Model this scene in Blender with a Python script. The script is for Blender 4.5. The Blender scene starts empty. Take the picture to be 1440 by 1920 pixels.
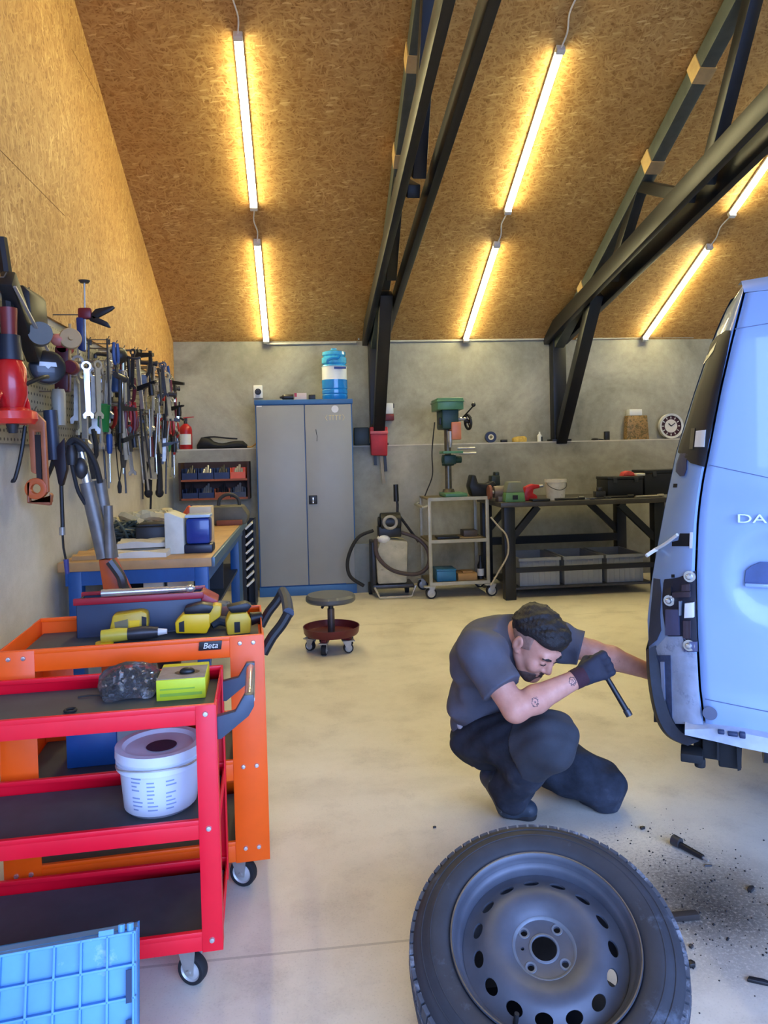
import bpy, bmesh, math, random
import numpy as np
from mathutils import Vector, Matrix, Euler

SC = bpy.context.scene
COL = SC.collection
rnd = random.Random(7)
PI = math.pi
V = Vector

# ------------------------------------------------------------------ camera model (1440 x 1920)
FPX, YAW, PITCH, ROLL, HCAM = 1350.0, math.radians(6.55), math.radians(1.5), 0.0235, 1.41
CX, CY = 720.0, 851 + 1350.0 * math.tan(math.radians(1.5))
CAM = V((0, 0, HCAM))
_fh = V((math.sin(YAW), math.cos(YAW), 0)); _r0 = V((math.cos(YAW), -math.sin(YAW), 0)); _z = V((0, 0, 1))
CF = _fh * math.cos(PITCH) - _z * math.sin(PITCH)
_u0 = _z * math.cos(PITCH) + _fh * math.sin(PITCH)
CR = _r0 * math.cos(ROLL) - _u0 * math.sin(ROLL)
CU = _u0 * math.cos(ROLL) + _r0 * math.sin(ROLL)

def ray(px, py): return CF + CR * ((px - CX) / FPX) - CU * ((py - CY) / FPX)
def atY(px, py, y): r = ray(px, py); return CAM + r * (y / r.y)
def atX(px, py, x): r = ray(px, py); return CAM + r * (x / r.x)
def atZ(px, py, z): r = ray(px, py); return CAM + r * ((z - HCAM) / r.z)
def at_plane(px, py, o, n): r = ray(px, py); return CAM + r * ((o - CAM).dot(n) / r.dot(n))

cd = bpy.data.cameras.new('camera'); cam = bpy.data.objects.new('camera', cd); COL.objects.link(cam)
cam.matrix_world = Matrix(((CR.x, CU.x, -CF.x, CAM.x), (CR.y, CU.y, -CF.y, CAM.y), (CR.z, CU.z, -CF.z, CAM.z), (0, 0, 0, 1)))
cd.sensor_fit = 'HORIZONTAL'; cd.sensor_width = 36; cd.lens = 36 * FPX / 1440
cd.shift_x = 0; cd.shift_y = (CY - 960) / 1440; cd.clip_start = .02; cd.clip_end = 200
SC.camera = cam

# ------------------------------------------------------------------ mesh builder
def frame(p, zdir, xhint=V((1, 0, 0))):
    z = V(zdir).normalized(); x = V(xhint) - z * V(xhint).dot(z)
    if x.length < 1e-4: x = V((0, 1, 0)) - z * z.y
    if x.length < 1e-4: x = V((0, 0, 1)) - z * z.z
    x.normalize(); y = z.cross(x)
    return Matrix(((x.x, y.x, z.x, p[0]), (x.y, y.y, z.y, p[1]), (x.z, y.z, z.z, p[2]), (0, 0, 0, 1)))

def TR(x=0, y=0, z=0, rx=0, ry=0, rz=0):
    return Matrix.Translation((x, y, z)) @ Euler((rx, ry, rz)).to_matrix().to_4x4()

class MB:
    def __init__(s, M=None): s.v = []; s.f = []; s.M = M or Matrix.Identity(4)
    def add(s, vs, fs, M=None):
        k = len(s.v); m = s.M @ M if M is not None else s.M
        s.v += [m @ V(p) for p in vs]; s.f += [tuple(i + k for i in f) for f in fs]; return s
    def box(s, c, d, M=None):
        x, y, z = c; a, b, e = d[0] / 2, d[1] / 2, d[2] / 2
        vs = [(x + i * a, y + j * b, z + k * e) for k in (-1, 1) for j in (-1, 1) for i in (-1, 1)]
        return s.add(vs, [(0, 2, 3, 1), (4, 5, 7, 6), (0, 1, 5, 4), (2, 6, 7, 3), (0, 4, 6, 2), (1, 3, 7, 5)], M)
    def bb(s, lo, hi, M=None):
        return s.box([(lo[i] + hi[i]) / 2 for i in range(3)], [abs(hi[i] - lo[i]) for i in range(3)], M)
    def beam(s, p0, p1, w, h, up=(0, 0, 1)):
        p0, p1 = V(p0), V(p1); d = p1 - p0; m = frame((p0 + p1) / 2, d, V(up))
        return s.box((0, 0, 0), (h, w, d.length), m)
    def lathe(s, prof, n=24, M=None, cap=True, a0=0, a1=2 * PI):
        full = abs(a1 - a0 - 2 * PI) < 1e-6; vs = []; fs = []; k = len(prof); m = n if full else n + 1
        for i in range(m):
            a = a0 + (a1 - a0) * i / n
            for r, z in prof: vs.append((r * math.cos(a), r * math.sin(a), z))
        for i in range(n):
            j = (i + 1) % m
            for q in range(k - 1): fs.append((i * k + q, j * k + q, j * k + q + 1, i * k + q + 1))
        if cap and full:
            if prof[0][0] > 1e-5: fs.append(tuple(i * k for i in range(m))[::-1])
            if prof[-1][0] > 1e-5: fs.append(tuple(i * k + k - 1 for i in range(m)))
        return s.add(vs, fs, M)
    def cyl(s, p0, p1, r0, r1=None, n=16):
        p0, p1 = V(p0), V(p1); r1 = r0 if r1 is None else r1
        return s.lathe([(r0, 0), (r1, (p1 - p0).length)], n, frame(p0, p1 - p0))
    def tube(s, pts, r, n=8, smooth=0, closed=False):
        pts = [V(p) for p in pts]
        if smooth: pts = spline(pts, smooth, closed)
        m = len(pts); rs = r if isinstance(r, (list, tuple)) else [r] * m
        if len(rs) != m: rs = [rs[min(int(i * len(rs) / m), len(rs) - 1)] for i in range(m)]
        vs = []; fs = []; px = None
        for i, p in enumerate(pts):
            d = (pts[(i + 1) % m] - pts[i - 1]) if closed else (pts[min(i + 1, m - 1)] - pts[max(i - 1, 0)])
            d.normalize()
            if px is None:
                px = V((0, 0, 1)) if abs(d.z) < .9 else V((1, 0, 0))
            px = px - d * px.dot(d); px.normalize(); py = d.cross(px)
            for k in range(n):
                a = 2 * PI * k / n; vs.append(p + (px * math.cos(a) + py * math.sin(a)) * rs[i])
        for i in range(m if closed else m - 1):
            j = (i + 1) % m
            for k in range(n):
                l = (k + 1) % n; fs.append((i * n + k, i * n + l, j * n + l, j * n + k))
        if not closed: fs.append(tuple(range(n))[::-1]); fs.append(tuple((m - 1) * n + k for k in range(n)))
        return s.add(vs, fs)
    def prism(s, poly, h0, h1, M=None):
        n = len(poly); vs = [(x, y, h0) for x, y in poly] + [(x, y, h1) for x, y in poly]
        fs = [tuple(range(n))[::-1], tuple(range(n, 2 * n))] + [(i, (i + 1) % n, n + (i + 1) % n, n + i) for i in range(n)]
        return s.add(vs, fs, M)
    def plate(s, pts, thick):                      # 3-D polygon given thickness along its normal
        pts = [V(p) for p in pts]; n = (pts[1] - pts[0]).cross(pts[2] - pts[0]).normalized() * thick; k = len(pts)
        return s.add(pts + [p + n for p in pts], [tuple(range(k))[::-1], tuple(range(k, 2 * k))] + [(i, (i + 1) % k, k + (i + 1) % k, k + i) for i in range(k)])
    def ell(s, c, r, n=16, M=None):
        r = (r, r, r) if not hasattr(r, '__len__') else r; k = max(6, n // 2)
        prof = [(max(math.sin(PI * i / k), 0), -math.cos(PI * i / k)) for i in range(k + 1)]
        m = Matrix.Translation(c) @ Matrix.Diagonal((r[0], r[1], r[2], 1))
        return s.lathe(prof, n, (M @ m) if M is not None else m, cap=False)
    def ring(s, c, axis, R, r, n=32, k=8):
        m = frame(c, axis)
        return s.lathe([(R + r * math.cos(2 * PI * i / k), r * math.sin(2 * PI * i / k)) for i in range(k + 1)], n, m, cap=False)
    def grid(s, rows, closed=False):               # rows of equal-length point lists
        n = len(rows[0]); vs = [p for r in rows for p in r]; fs = []
        for i in range(len(rows) - 1):
            for j in range(n if closed else n - 1):
                l = (j + 1) % n; fs.append((i * n + j, i * n + l, (i + 1) * n + l, (i + 1) * n + j))
        return s.add(vs, fs)
    def build(s, name, m, parent=None, bevel=0, smooth=35, W=False, loc=None, solid=0, seg=2, merge=True):
        me = bpy.data.meshes.new(name); vs = s.v
        if W and parent is not None:
            im = world(parent).inverted(); vs = [im @ p for p in vs]
        elif loc is not None:
            l = V(loc); vs = [p - l for p in vs]
        bm = bmesh.new(); bv = [bm.verts.new(p) for p in vs]
        for f in s.f:
            f2 = [i for k, i in enumerate(f) if i != f[k - 1]]
            if len(f2) > 2:
                try: bm.faces.new([bv[i] for i in f2])
                except ValueError: pass
        if merge: bmesh.ops.remove_doubles(bm, verts=bm.verts, dist=1e-5)
        bmesh.ops.recalc_face_normals(bm, faces=bm.faces)
        if solid: bmesh.ops.solidify(bm, geom=bm.faces[:], thickness=solid)
        if bevel:
            es = [e for e in bm.edges if len(e.link_faces) == 2 and e.calc_face_angle(0) > .5]
            if es: bmesh.ops.bevel(bm, geom=es, offset=bevel, segments=seg, affect='EDGES', clamp_overlap=True, profile=.5)
        bm.to_mesh(me); bm.free()
        if smooth:
            me.polygons.foreach_set('use_smooth', [True] * len(me.polygons)); me.set_sharp_from_angle(angle=math.radians(smooth))
        me.materials.append(m)
        o = bpy.data.objects.new(name, me); COL.objects.link(o)
        if parent is not None: o.parent = parent
        if loc is not None: o.location = loc
        return o

def spline(pts, k=6, closed=False):
    out = []; n = len(pts)
    for i in range(n if closed else n - 1):
        g = lambda j: pts[j % n] if closed else pts[max(0, min(n - 1, j))]
        a, b, c, d = g(i - 1), g(i), g(i + 1), g(i + 2)
        for q in range(k):
            t = q / k; out.append(.5 * ((2 * b) + (c - a) * t + (2 * a - 5 * b + 4 * c - d) * t * t + (3 * b - a - 3 * c + d) * t ** 3))
    if not closed: out.append(pts[-1])
    return out

def world(o):
    m = o.matrix_basis.copy()
    while o.parent is not None: o = o.parent; m = o.matrix_basis @ m
    return m

def thing(name, label, cat, loc=(0, 0, 0), rz=0, group=None):
    o = bpy.data.objects.new(name, None); COL.objects.link(o); o.location = loc; o.rotation_euler = (0, 0, rz); o.empty_display_size = .1
    o['label'] = label; o['category'] = cat
    if group: o['group'] = group
    return o
def tag(o, label, cat, group=None, kind=None):
    o['label'] = label; o['category'] = cat
    if group: o['group'] = group
    if kind: o['kind'] = kind
    return o
def struct(o, label=None):
    o['kind'] = 'structure'
    if label: o['label'] = label
    return o
def dup(root, loc=None, rot=None, label=None, group=None, parent=None):
    c = root.copy(); COL.objects.link(c)
    if parent is not None: c.parent = parent
    if loc is not None: c.location = loc
    if rot is not None: c.rotation_euler = rot
    if label: c['label'] = label
    if group: c['group'] = group
    for ch in [q for q in bpy.data.objects if q.parent == root]: dup(ch, parent=c)
    return c

# ------------------------------------------------------------------ materials
def lin(c):
    return tuple((x / 255 / 12.92 if x <= 10.3 else ((x / 255 + .055) / 1.055) ** 2.4) for x in c) + (1,)
_mats = {}
class NT:
    def __init__(s, name):
        s.m = bpy.data.materials.new(name); s.m.use_nodes = True; s.t = s.m.node_tree; s.n = s.t.nodes; s.l = s.t.links
        s.b = s.n['Principled BSDF']
    def nd(s, typ, **kw):
        n = s.n.new(typ)
        for k, v in kw.items():
            if k.startswith('i_'):
                key = k[2:]; n.inputs[int(key) if key.isdigit() else key.replace('_', ' ')].default_value = v
            else: setattr(n, k, v)
        return n
    def ln(s, a, ao, b, bi): s.l.new(a.outputs[ao], b.inputs[bi])
    def coord(s, scale=(1, 1, 1), rot=(0, 0, 0), loc=(0, 0, 0), out='Object'):
        tc = s.nd('ShaderNodeTexCoord'); mp = s.nd('ShaderNodeMapping')
        mp.inputs['Scale'].default_value = scale; mp.inputs['Rotation'].default_value = rot; mp.inputs['Location'].default_value = loc
        s.ln(tc, out, mp, 'Vector'); return mp
    def noise(s, vec, scale, detail=4, rough=.55, dist=0):
        n = s.nd('ShaderNodeTexNoise'); n.inputs['Scale'].default_value = scale; n.inputs['Detail'].default_value = detail
        n.inputs['Roughness'].default_value = rough; n.inputs['Distortion'].default_value = dist
        s.ln(vec, 0, n, 'Vector'); return n
    def ramp(s, src, so, stops):
        r = s.nd('ShaderNodeValToRGB'); e = r.color_ramp.elements
        while len(e) < len(stops): e.new(.5)
        for i, (p, c) in enumerate(stops): e[i].position = p; e[i].color = c if len(c) == 4 else lin(c)
        s.ln(src, so, r, 'Fac'); return r
    def mix(s, fac, a, b, mode='MIX'):
        m = s.nd('ShaderNodeMix', data_type='RGBA', blend_type=mode)
        for sock, v in ((m.inputs[0], fac), (m.inputs[6], a), (m.inputs[7], b)):
            if isinstance(v, tuple) and hasattr(v[0], 'outputs'): s.l.new(v[0].outputs[v[1]], sock)
            else: sock.default_value = v
        return m
    def math(s, op, a, b=0., c=None):
        m = s.nd('ShaderNodeMath', operation=op)
        for i, v in enumerate((a, b, c)):
            if v is None: continue
            if isinstance(v, tuple): s.l.new(v[0].outputs[v[1]], m.inputs[i])
            else: m.inputs[i].default_value = v
        return m
    def bump(s, src, so, strength=.3, dist=.01):
        b = s.nd('ShaderNodeBump'); b.inputs['Strength'].default_value = strength; b.inputs['Distance'].default_value = dist
        s.ln(src, so, b, 'Height'); s.ln(b, 0, s.b, 'Normal'); return b
    def fin(s, rough=.5, metal=0, spec=.5, coat=0):
        s.b.inputs['Roughness'].default_value = rough; s.b.inputs['Metallic'].default_value = metal
        s.b.inputs['Specular IOR Level'].default_value = spec; s.b.inputs['Coat Weight'].default_value = coat
        return s.m

def P(name, c, rough=.5, metal=0, var=.12, sc=9, bump=0, bsc=120, spec=.5, coat=0, dirt=None, trans=0, alpha=1):
    if name in _mats: return _mats[name]
    t = NT(name); mp = t.coord(); n = t.noise(mp, sc, 5, .6)
    a = tuple(x * (1 - var) for x in lin(c)[:3]) + (1,); b = tuple(min(1, x * (1 + var)) for x in lin(c)[:3]) + (1,)
    r = t.ramp(n, 0, [(.3, a), (.7, b)]); out = (r, 0)
    if dirt:
        n2 = t.noise(mp, dirt[1], 6, .7); r2 = t.ramp(n2, 0, [(dirt[2], (0, 0, 0, 1)), (min(1, dirt[2] + .12), (1, 1, 1, 1))])
        out = (t.mix((r2, 0), out, lin(dirt[0])), 2)
    t.l.new(out[0].outputs[out[1]], t.b.inputs['Base Color'])
    if bump:
        n3 = t.noise(mp, bsc, 3); t.bump(n3, 0, bump, .004)
    if trans: t.b.inputs['Transmission Weight'].default_value = trans
    if alpha < 1: t.b.inputs['Alpha'].default_value = alpha
    _mats[name] = t.fin(rough, metal, spec, coat); return _mats[name]

def emit(name, c, strength):
    t = NT(name); mp = t.coord(); n = t.noise(mp, 3)
    r = t.ramp(n, 0, [(0, tuple(x * .97 for x in lin(c)[:3]) + (1,)), (1, lin(c))])
    t.ln(r, 0, t.b, 'Base Color'); t.ln(r, 0, t.b, 'Emission Color'); t.b.inputs['Emission Strength'].default_value = strength
    return t.fin(.4)

def osb(name, axes):                                # strand board: layered elongated cells; axes = the two in-plane axes
    t = NT(name); tc = t.nd('ShaderNodeTexCoord'); sep = t.nd('ShaderNodeSeparateXYZ'); t.ln(tc, 'Object', sep, 0)
    cmb = t.nd('ShaderNodeCombineXYZ'); t.l.new(sep.outputs[axes[0]], cmb.inputs[0]); t.l.new(sep.outputs[axes[1]], cmb.inputs[1])
    wn = t.noise(cmb, 9, 2); wv = t.nd('ShaderNodeVectorMath', operation='MULTIPLY_ADD'); wv.inputs[1].default_value = (.03, .03, 0)
    t.ln(wn, 'Color', wv, 0); t.ln(cmb, 0, wv, 2)
    last = None
    for ang, sx, sy in ((.15, 22, 95), (-.5, 19, 85), (.75, 20, 90), (1.5, 25, 105), (-.1, 16, 120), (.35, 30, 140), (-1.0, 23, 115)):
        mp = t.nd('ShaderNodeMapping'); mp.vector_type = 'POINT'; t.ln(wv, 0, mp, 0); mp.inputs['Rotation'].default_value = (0, 0, ang)
        m2 = t.nd('ShaderNodeVectorMath', operation='MULTIPLY'); m2.inputs[1].default_value = (sx, sy, 1); t.ln(mp, 0, m2, 0)
        vo = t.nd('ShaderNodeTexVoronoi'); vo.inputs['Scale'].default_value = 1; vo.voronoi_dimensions = '2D'; t.ln(m2, 0, vo, 'Vector')
        sp = t.nd('ShaderNodeSeparateColor'); t.ln(vo, 'Color', sp, 0)
        if last is None: last = (sp, 0)
        else: last = (t.math('MAXIMUM', last, (t.math('MULTIPLY', (sp, 0), .96), 0)), 0)
    n2 = t.noise(cmb, 1.3, 3)
    mid = t.math('ADD', last, (t.math('MULTIPLY_ADD', (n2, 0), .22, -.11), 0))
    r = t.ramp(mid, 0, [(.45, (140, 98, 50)), (.72, (166, 122, 67)), (.88, (184, 142, 84)), (.97, (198, 158, 98)), (1, (216, 182, 122))])
    t.ln(r, 0, t.b, 'Base Color'); t.bump(mid, 0, .12, .003)
    return t.fin(.62, 0, .35)
LED_STRENGTH = 82.0
SKY = (150, 183, 252)
SKY_STRENGTH = 12.5
EXPOSURE = 0.0
WHEEL_TILT = 24.0
WHEEL_D = 1.66
BOLT_A = 40.0
# ------------------------------------------------------------------ room
XL, XR, YB, YLOW, YF = -1.33, 7.2, 7.86, 7.70, -1.6
ZLED = 1.505
ZE = atY(900, 638, YB).z                       # eave line on the back wall
SL = math.tan(math.radians(26.8))
YR = 2.4                                        # ridge
def zroof(y): return ZE + (YB - y) * SL if y > YR else ZE + (YB - YR) * SL - (YR - y) * SL
M_OSBC = osb('osb_ceiling', (0, 1)); M_OSBW = osb('osb_wall', (2, 1))

def concrete(name, stops, sc=1.1, rough=.85, stain_shade=None):
    t = NT(name); mp = t.coord(); a = t.noise(mp, sc, 7, .62, .8); b = t.noise(mp, 14, 4, .6); c = t.noise(mp, 160, 2)
    s = t.math('ADD', (t.math('MULTIPLY', (a, 0), .8), 0), (t.math('MULTIPLY', (b, 0), .2), 0))
    r = t.ramp(s, 0, stops); out = (r, 0)
    sp = t.ramp(c, 0, [(.30, (0.62, .62, .62, 1)), (.42, (1, 1, 1, 1))])
    out = (t.mix(.35, out, (sp, 0), 'MULTIPLY'), 2)
    if stain_shade: out = stain_shade(t, mp, out)
    t.l.new(out[0].outputs[out[1]], t.b.inputs['Base Color']); t.bump(b, 0, .12, .01)
    return t.fin(rough, 0, .35)

M_WALL = concrete('wall_render', [(.3, (118, 116, 104)), (.5, (154, 151, 137)), (.7, (182, 179, 164))])
M_WALLR = concrete('wall_render_plain', [(.3, (150, 146, 136)), (.7, (180, 176, 166))])
def floor_stain_shade(t, mp, out):
    # black brake dust and grit swept around where the van's wheel came off, worn patches, saw-cut joints, shade painted under the man
    tc = t.nd('ShaderNodeTexCoord')
    def spot(px, py, r, hard, dens):
        p = atZ(px, py, 0); d = t.nd('ShaderNodeVectorMath', operation='DISTANCE'); t.ln(tc, 'Object', d, 0); d.inputs[1].default_value = p
        n1 = t.noise(mp, 3.5, 5, .7); n2 = t.noise(mp, 95, 4, .8)
        fall = t.nd('ShaderNodeMapRange'); fall.inputs[1].default_value = r; fall.inputs[2].default_value = 0; t.ln(d, 'Value', fall, 0)
        k = t.math('ADD', (fall, 0), (t.math('MULTIPLY_ADD', (n1, 0), .7, -.35), 0))
        k = t.math('MULTIPLY', (k, 0), (t.ramp(n2, 0, [(hard, (0, 0, 0, 1)), (hard + .2, (1, 1, 1, 1))]), 0))
        k.use_clamp = True
        return (t.math('MULTIPLY', (k, 0), dens), 0)
    for a in ((1345, 1705, .42, .30, .95), (1330, 1690, .26, .15, .6), (1240, 1610, .30, .5, .8), (1130, 1580, .16, .55, .8)):
        out = (t.mix(spot(*a), out, lin((38, 36, 38))), 2)
    out = (t.mix(spot(1010, 1480, .22, .1, .35), out, lin((150, 100, 45))), 2)  # brown shade painted on the floor beneath the kneeling man
    sep = t.nd('ShaderNodeSeparateXYZ'); t.ln(tc, 'Object', sep, 0)
    for ax, pos, w in ((1, atZ(600, 1780, 0).y, .005), (0, 3.6, .005), (1, 5.9, .004)):
        g = t.math('ABSOLUTE', (t.math('SUBTRACT', (sep, ax), pos), 0)); g = t.math('LESS_THAN', (g, 0), w)
        out = (t.mix((t.math('MULTIPLY', (g, 0), .35), 0), out, lin((96, 90, 80))), 2)
    n3 = t.noise(mp, 7, 5, .7, 1.5); r3 = t.ramp(n3, 0, [(.66, (0, 0, 0, 1)), (.76, (1, 1, 1, 1))])
    out = (t.mix((t.math('MULTIPLY', (r3, 0), .22), 0), out, lin((120, 108, 86))), 2)
    return out
M_FLOOR = concrete('floor_concrete', [(.28, (188, 181, 164)), (.5, (212, 205, 188)), (.72, (226, 220, 204))], .8, .48, floor_stain_shade)

def wallbox(name, lo, hi, m): return struct(MB().bb(lo, hi).build(name, m, smooth=0))
wallbox('floor', (XL - .2, YF - .2, -.12), (XR + .2, YB + .2, 0), M_FLOOR)
b = MB(); b.bb((XL - .2, YB, 0), (XR + .2, YB + .2, ZE)); b.bb((XL - .2, YLOW, 0), (XR + .2, YB, ZLED))
struct(b.build('wall_back', M_WALL, smooth=0))
zr = zroof(YR)
def gable(name, x0, x1, m, zb=0, y0=YF - .2, y1=YB):
    ys = [y0, y1]; poly = [(y0, zb), (y1, zb), (y1, zroof(y1)), (YR, zr), (y0, zroof(y0))]
    b = MB(); b.prism(poly, x0, x1, Matrix(((0, 0, 1, 0), (1, 0, 0, 0), (0, 1, 0, 0), (0, 0, 0, 1)))); return struct(b.build(name, m, smooth=0))
M_WALLL = concrete('wall_render_lit_left', [(.3, (172, 167, 150)), (.5, (196, 192, 176)), (.7, (214, 210, 196))])  # wall render lightened in colour for the light on the left wall
gable('wall_left', XL - .2, XL, M_WALLL); gable('wall_right', XR, XR + .2, M_WALLR)
ob = gable('wall_left_upper', XL - .001, XL + .018, M_OSBW, 2.18, YF)
# thin seams between the boards of the left gable
b = MB(); b.bb((XL + .0175, YF, 2.819), (XL + .0188, 4.35, 2.823)); b.bb((XL + .0175, 4.6, 3.9), (XL + .0188, 5.2, 3.903))
struct(b.build('trim_1', P('board_gap', (110, 76, 36), .9), smooth=0))
t_ = .12
b = MB(); b.prism([(YB + .2, zroof(YB) - .2 * SL), (YR, zr), (YF - .2, zroof(YF) - .2 * SL), (YF - .2, zroof(YF) - .2 * SL + t_), (YR, zr + t_), (YB + .2, zroof(YB) - .2 * SL + t_)], XL - .2, XR + .2,
                  Matrix(((0, 0, 1, 0), (1, 0, 0, 0), (0, 1, 0, 0), (0, 0, 0, 1))))
struct(b.build('ceiling', M_OSBC, smooth=0))
# highlight along the ledge edge, painted as a pale strip
struct(MB().bb((XL, YLOW - .002, ZLED - .012), (XR, YLOW + .03, ZLED + .001)).build('trim_highlight', P('ledge_highlight', (206, 200, 182), .8), smooth=0))
# front wall behind the photographer, with the big roller-door opening the daylight comes through
zf = zroof(YF)
DX0, DX1, DZ = -.9, 5.2, zf - .12
wallbox('wall_front', (XL - .2, YF - .2, 0), (DX0, YF, zf), M_WALLR)
wallbox('wall_front_pier', (DX1, YF - .2, 0), (XR + .2, YF, zf), M_WALLR)
wallbox('wall_front_lintel', (DX0, YF - .2, DZ), (DX1, YF, zf), M_WALLR)
wallbox('ground', (-30, -40, -.14), (40, YF - .2, -.02), P('yard_asphalt', (120, 124, 130), .9))
# conduit and junction boxes along the eave
m_cond = P('conduit_grey', (186, 182, 170), .5)
b = MB(); b.tube([atY(500, 645, YB - .02), atY(668, 642, YB - .02)], .012); b.tube([atY(728, 640, YB - .02), atY(1022, 636, YB - .02)], .012); b.tube([atY(1080, 636, YB - .02), atY(1222, 632, YB - .02), atY(1300, 632, YB - .02)], .012)
tag(b.build('cable_conduit', m_cond, loc=atY(500, 645, YB - .02)), 'thin pale conduit running along the top of the back wall', 'conduit')
for i, (px, py) in enumerate(((672, 612), (1028, 608))):
    p = atY(px, py, YB - .05)
    b = MB(); b.box((0, 0, 0), (.07, .06, .08)); b.tube([(0, 0, -.04), (0, .02, -.14)], .01)
    o = b.build('junction_box', P('box_white', (214, 212, 204), .5), bevel=.006); o.location = p
    tag(o, 'small white junction box at the eave beside the %s truss' % ('nearer, left-hand' if i == 0 else 'farther, right-hand'), 'junction box')

# ------------------------------------------------------------------ steel roof trusses
M_STEEL = P('black_steel', (18, 20, 26), .42, .0, .25, 14, .05, spec=.45)
M_STEELG = P('grey_green_steel', (74, 80, 76), .5, 0, .2, 10)
M_WOOD = P('pale_wood', (190, 160, 110), .7, 0, .15, 12)
def truss(x, label, gap=.21):
    t = thing('roof_truss', label, 'roof truss', (x, 7.78, ZLED))
    def B(name, segs, w, h, m=M_STEEL, dx=0):
        b = MB()
        for (y0, z0), (y1, z1) in segs: b.beam((x + dx, y0, z0), (x + dx, y1, z1), w, h, (1, 0, 0))
        return b.build(name, m, t, bevel=.006, W=True)
    zc = lambda y: zroof(y) - .11
    # beam(): w is across, h along x here
    B('rafter', [((YB - .05, zc(YB - .05)), (YR, zc(YR)))], .13, .11, M_STEELG)
    ch = lambda y: 2.655 + (7.93 - y) * .190
    for s, nm in ((-1, 'bottom_chord'), (1, 'bottom_chord')):
        B(nm, [((7.86, ch(7.86)), (1.2, ch(1.2)))], .16, .06, M_STEEL, s * gap / 2)
    B('post', [((7.78, ZLED), (7.78, ch(7.78) + .02))], .13, .15)
    B('brace', [((7.74, ZLED), (6.71, ch(6.71) + .02))], .11, .12)
    B('web', [((6.34, ch(6.34)), (5.75, zc(5.75)))], .10, .09)
    B('web', [((4.80, ch(4.8)), (4.12, zc(4.12)))], .10, .09)
    B('strut', [((5.00, ch(5.0) + .02), (5.74, zc(5.74) - .03))], .09, .09)
    for y in (4.84, 5.55, 6.95):
        b = MB(); p = V((x, y, zroof(y) - .112)); b.beam(p - V((0, .055, -.055 * SL)), p + V((0, .055, -.055 * SL)), .145, .125, (1, 0, 0))
        b.build('spacer_block', M_WOOD, t, W=True)
    b = MB(); b.box((x, 7.77, ZLED + .012), (.22, .17, .024)); b.build('base_plate', M_STEEL, t, bevel=.003, W=True)
    return t
truss(atY(707, 800, 7.78).x, 'black steel roof truss whose post stands behind the red tool holster by the grey cabinet')
truss(atY(1048, 822, 7.78).x, 'black steel roof truss with a forked V post standing on the ledge behind the workbench')
# ------------------------------------------------------------------ LED battens on the sloping ceiling
M_LED = emit('led_diffuser', (255, 243, 182), LED_STRENGTH)
M_HOUS = P('batten_white', (226, 224, 216), .45)
nrm = V((0, -SL, -1)).normalized(); sdir = V((0, -1, SL)).normalized()      # into the room / up the slope
def on_roof(x, y): return V((x, y, zroof(y)))
rows = [(-.335, 'row nearest the side wall'), (1.837, 'row between the two trusses'), (3.907, 'row above the van')]
LT = 1.5
def batten(p, label):                                 # p = lower end, runs up the slope
    t = thing('tube_light', label, 'tube light', p, 0, 'LED tube lights on the sloping ceiling')
    m = Matrix((( 1, 0, 0, p.x), (0, sdir.y, nrm.y, p.y), (0, sdir.z, nrm.z, p.z), (0, 0, 0, 1)))     # y up the slope, z into room
    b = MB(m); b.bb((-.03, 0, .001), (.03, LT, .022)); b.build('housing', M_HOUS, t, bevel=.004, W=True)
    b = MB(m); prof = [(.028 * math.cos(a), .020 + .030 * math.sin(a)) for a in [PI * i / 10 for i in range(11)]]
    b.prism(prof, .04, LT - .04, Matrix(((1, 0, 0, 0), (0, 0, 1, 0), (0, 1, 0, 0), (0, 0, 0, 1)))); b.build('diffuser', M_LED, t, W=True)
    for y in (0, LT - .04): MB(m).bb((-.031, y, .015), (.031, y + .04, .055)).build('end_cap', M_HOUS, t, bevel=.006, W=True)
    b = MB(m); b.tube([(0, LT - .005, .03), (.012, LT + .10, .02), (-.012, LT + .22, .012), (0, LT + .34, .02)], .006, 6, 4); b.build('cable', M_HOUS, t, W=True)
    return t
for x, nm in rows:
    y0 = YB - .03
    for k, wh in enumerate(('lower tube', 'upper tube', 'third tube up')):
        yy = y0 - k * (LT + .37) * math.cos(math.atan(SL))
        batten(on_roof(x, yy) + nrm * .002, 'lit LED tube on the ceiling, %s, %s' % (wh, nm))
# ------------------------------------------------------------------ daylight
w = bpy.data.worlds.new('sky'); SC.world = w; w.use_nodes = True
bg = w.node_tree.nodes['Background']; bg.inputs[0].default_value = lin(SKY); bg.inputs[1].default_value = SKY_STRENGTH
pl = bpy.data.lights.new('door_portal', 'AREA'); pl.shape = 'RECTANGLE'; pl.size = DX1 - DX0; pl.size_y = DZ; pl.cycles.is_portal = True
po = bpy.data.objects.new('door_portal', pl); COL.objects.link(po); po.location = ((DX0 + DX1) / 2, YF - .1, DZ / 2); po.rotation_euler = (PI / 2, 0, 0)
po.rotation_euler = (-PI / 2, 0, 0) if False else (PI / 2, 0, 0)
vs = SC.view_settings; vs.view_transform = 'Standard'; vs.look = 'None'; vs.gamma = 1; vs.exposure = EXPOSURE; vs.use_curve_mapping = False
SC.cycles.max_bounces = 8; SC.cycles.diffuse_bounces = 5; SC.cycles.use_denoising = True
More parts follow.
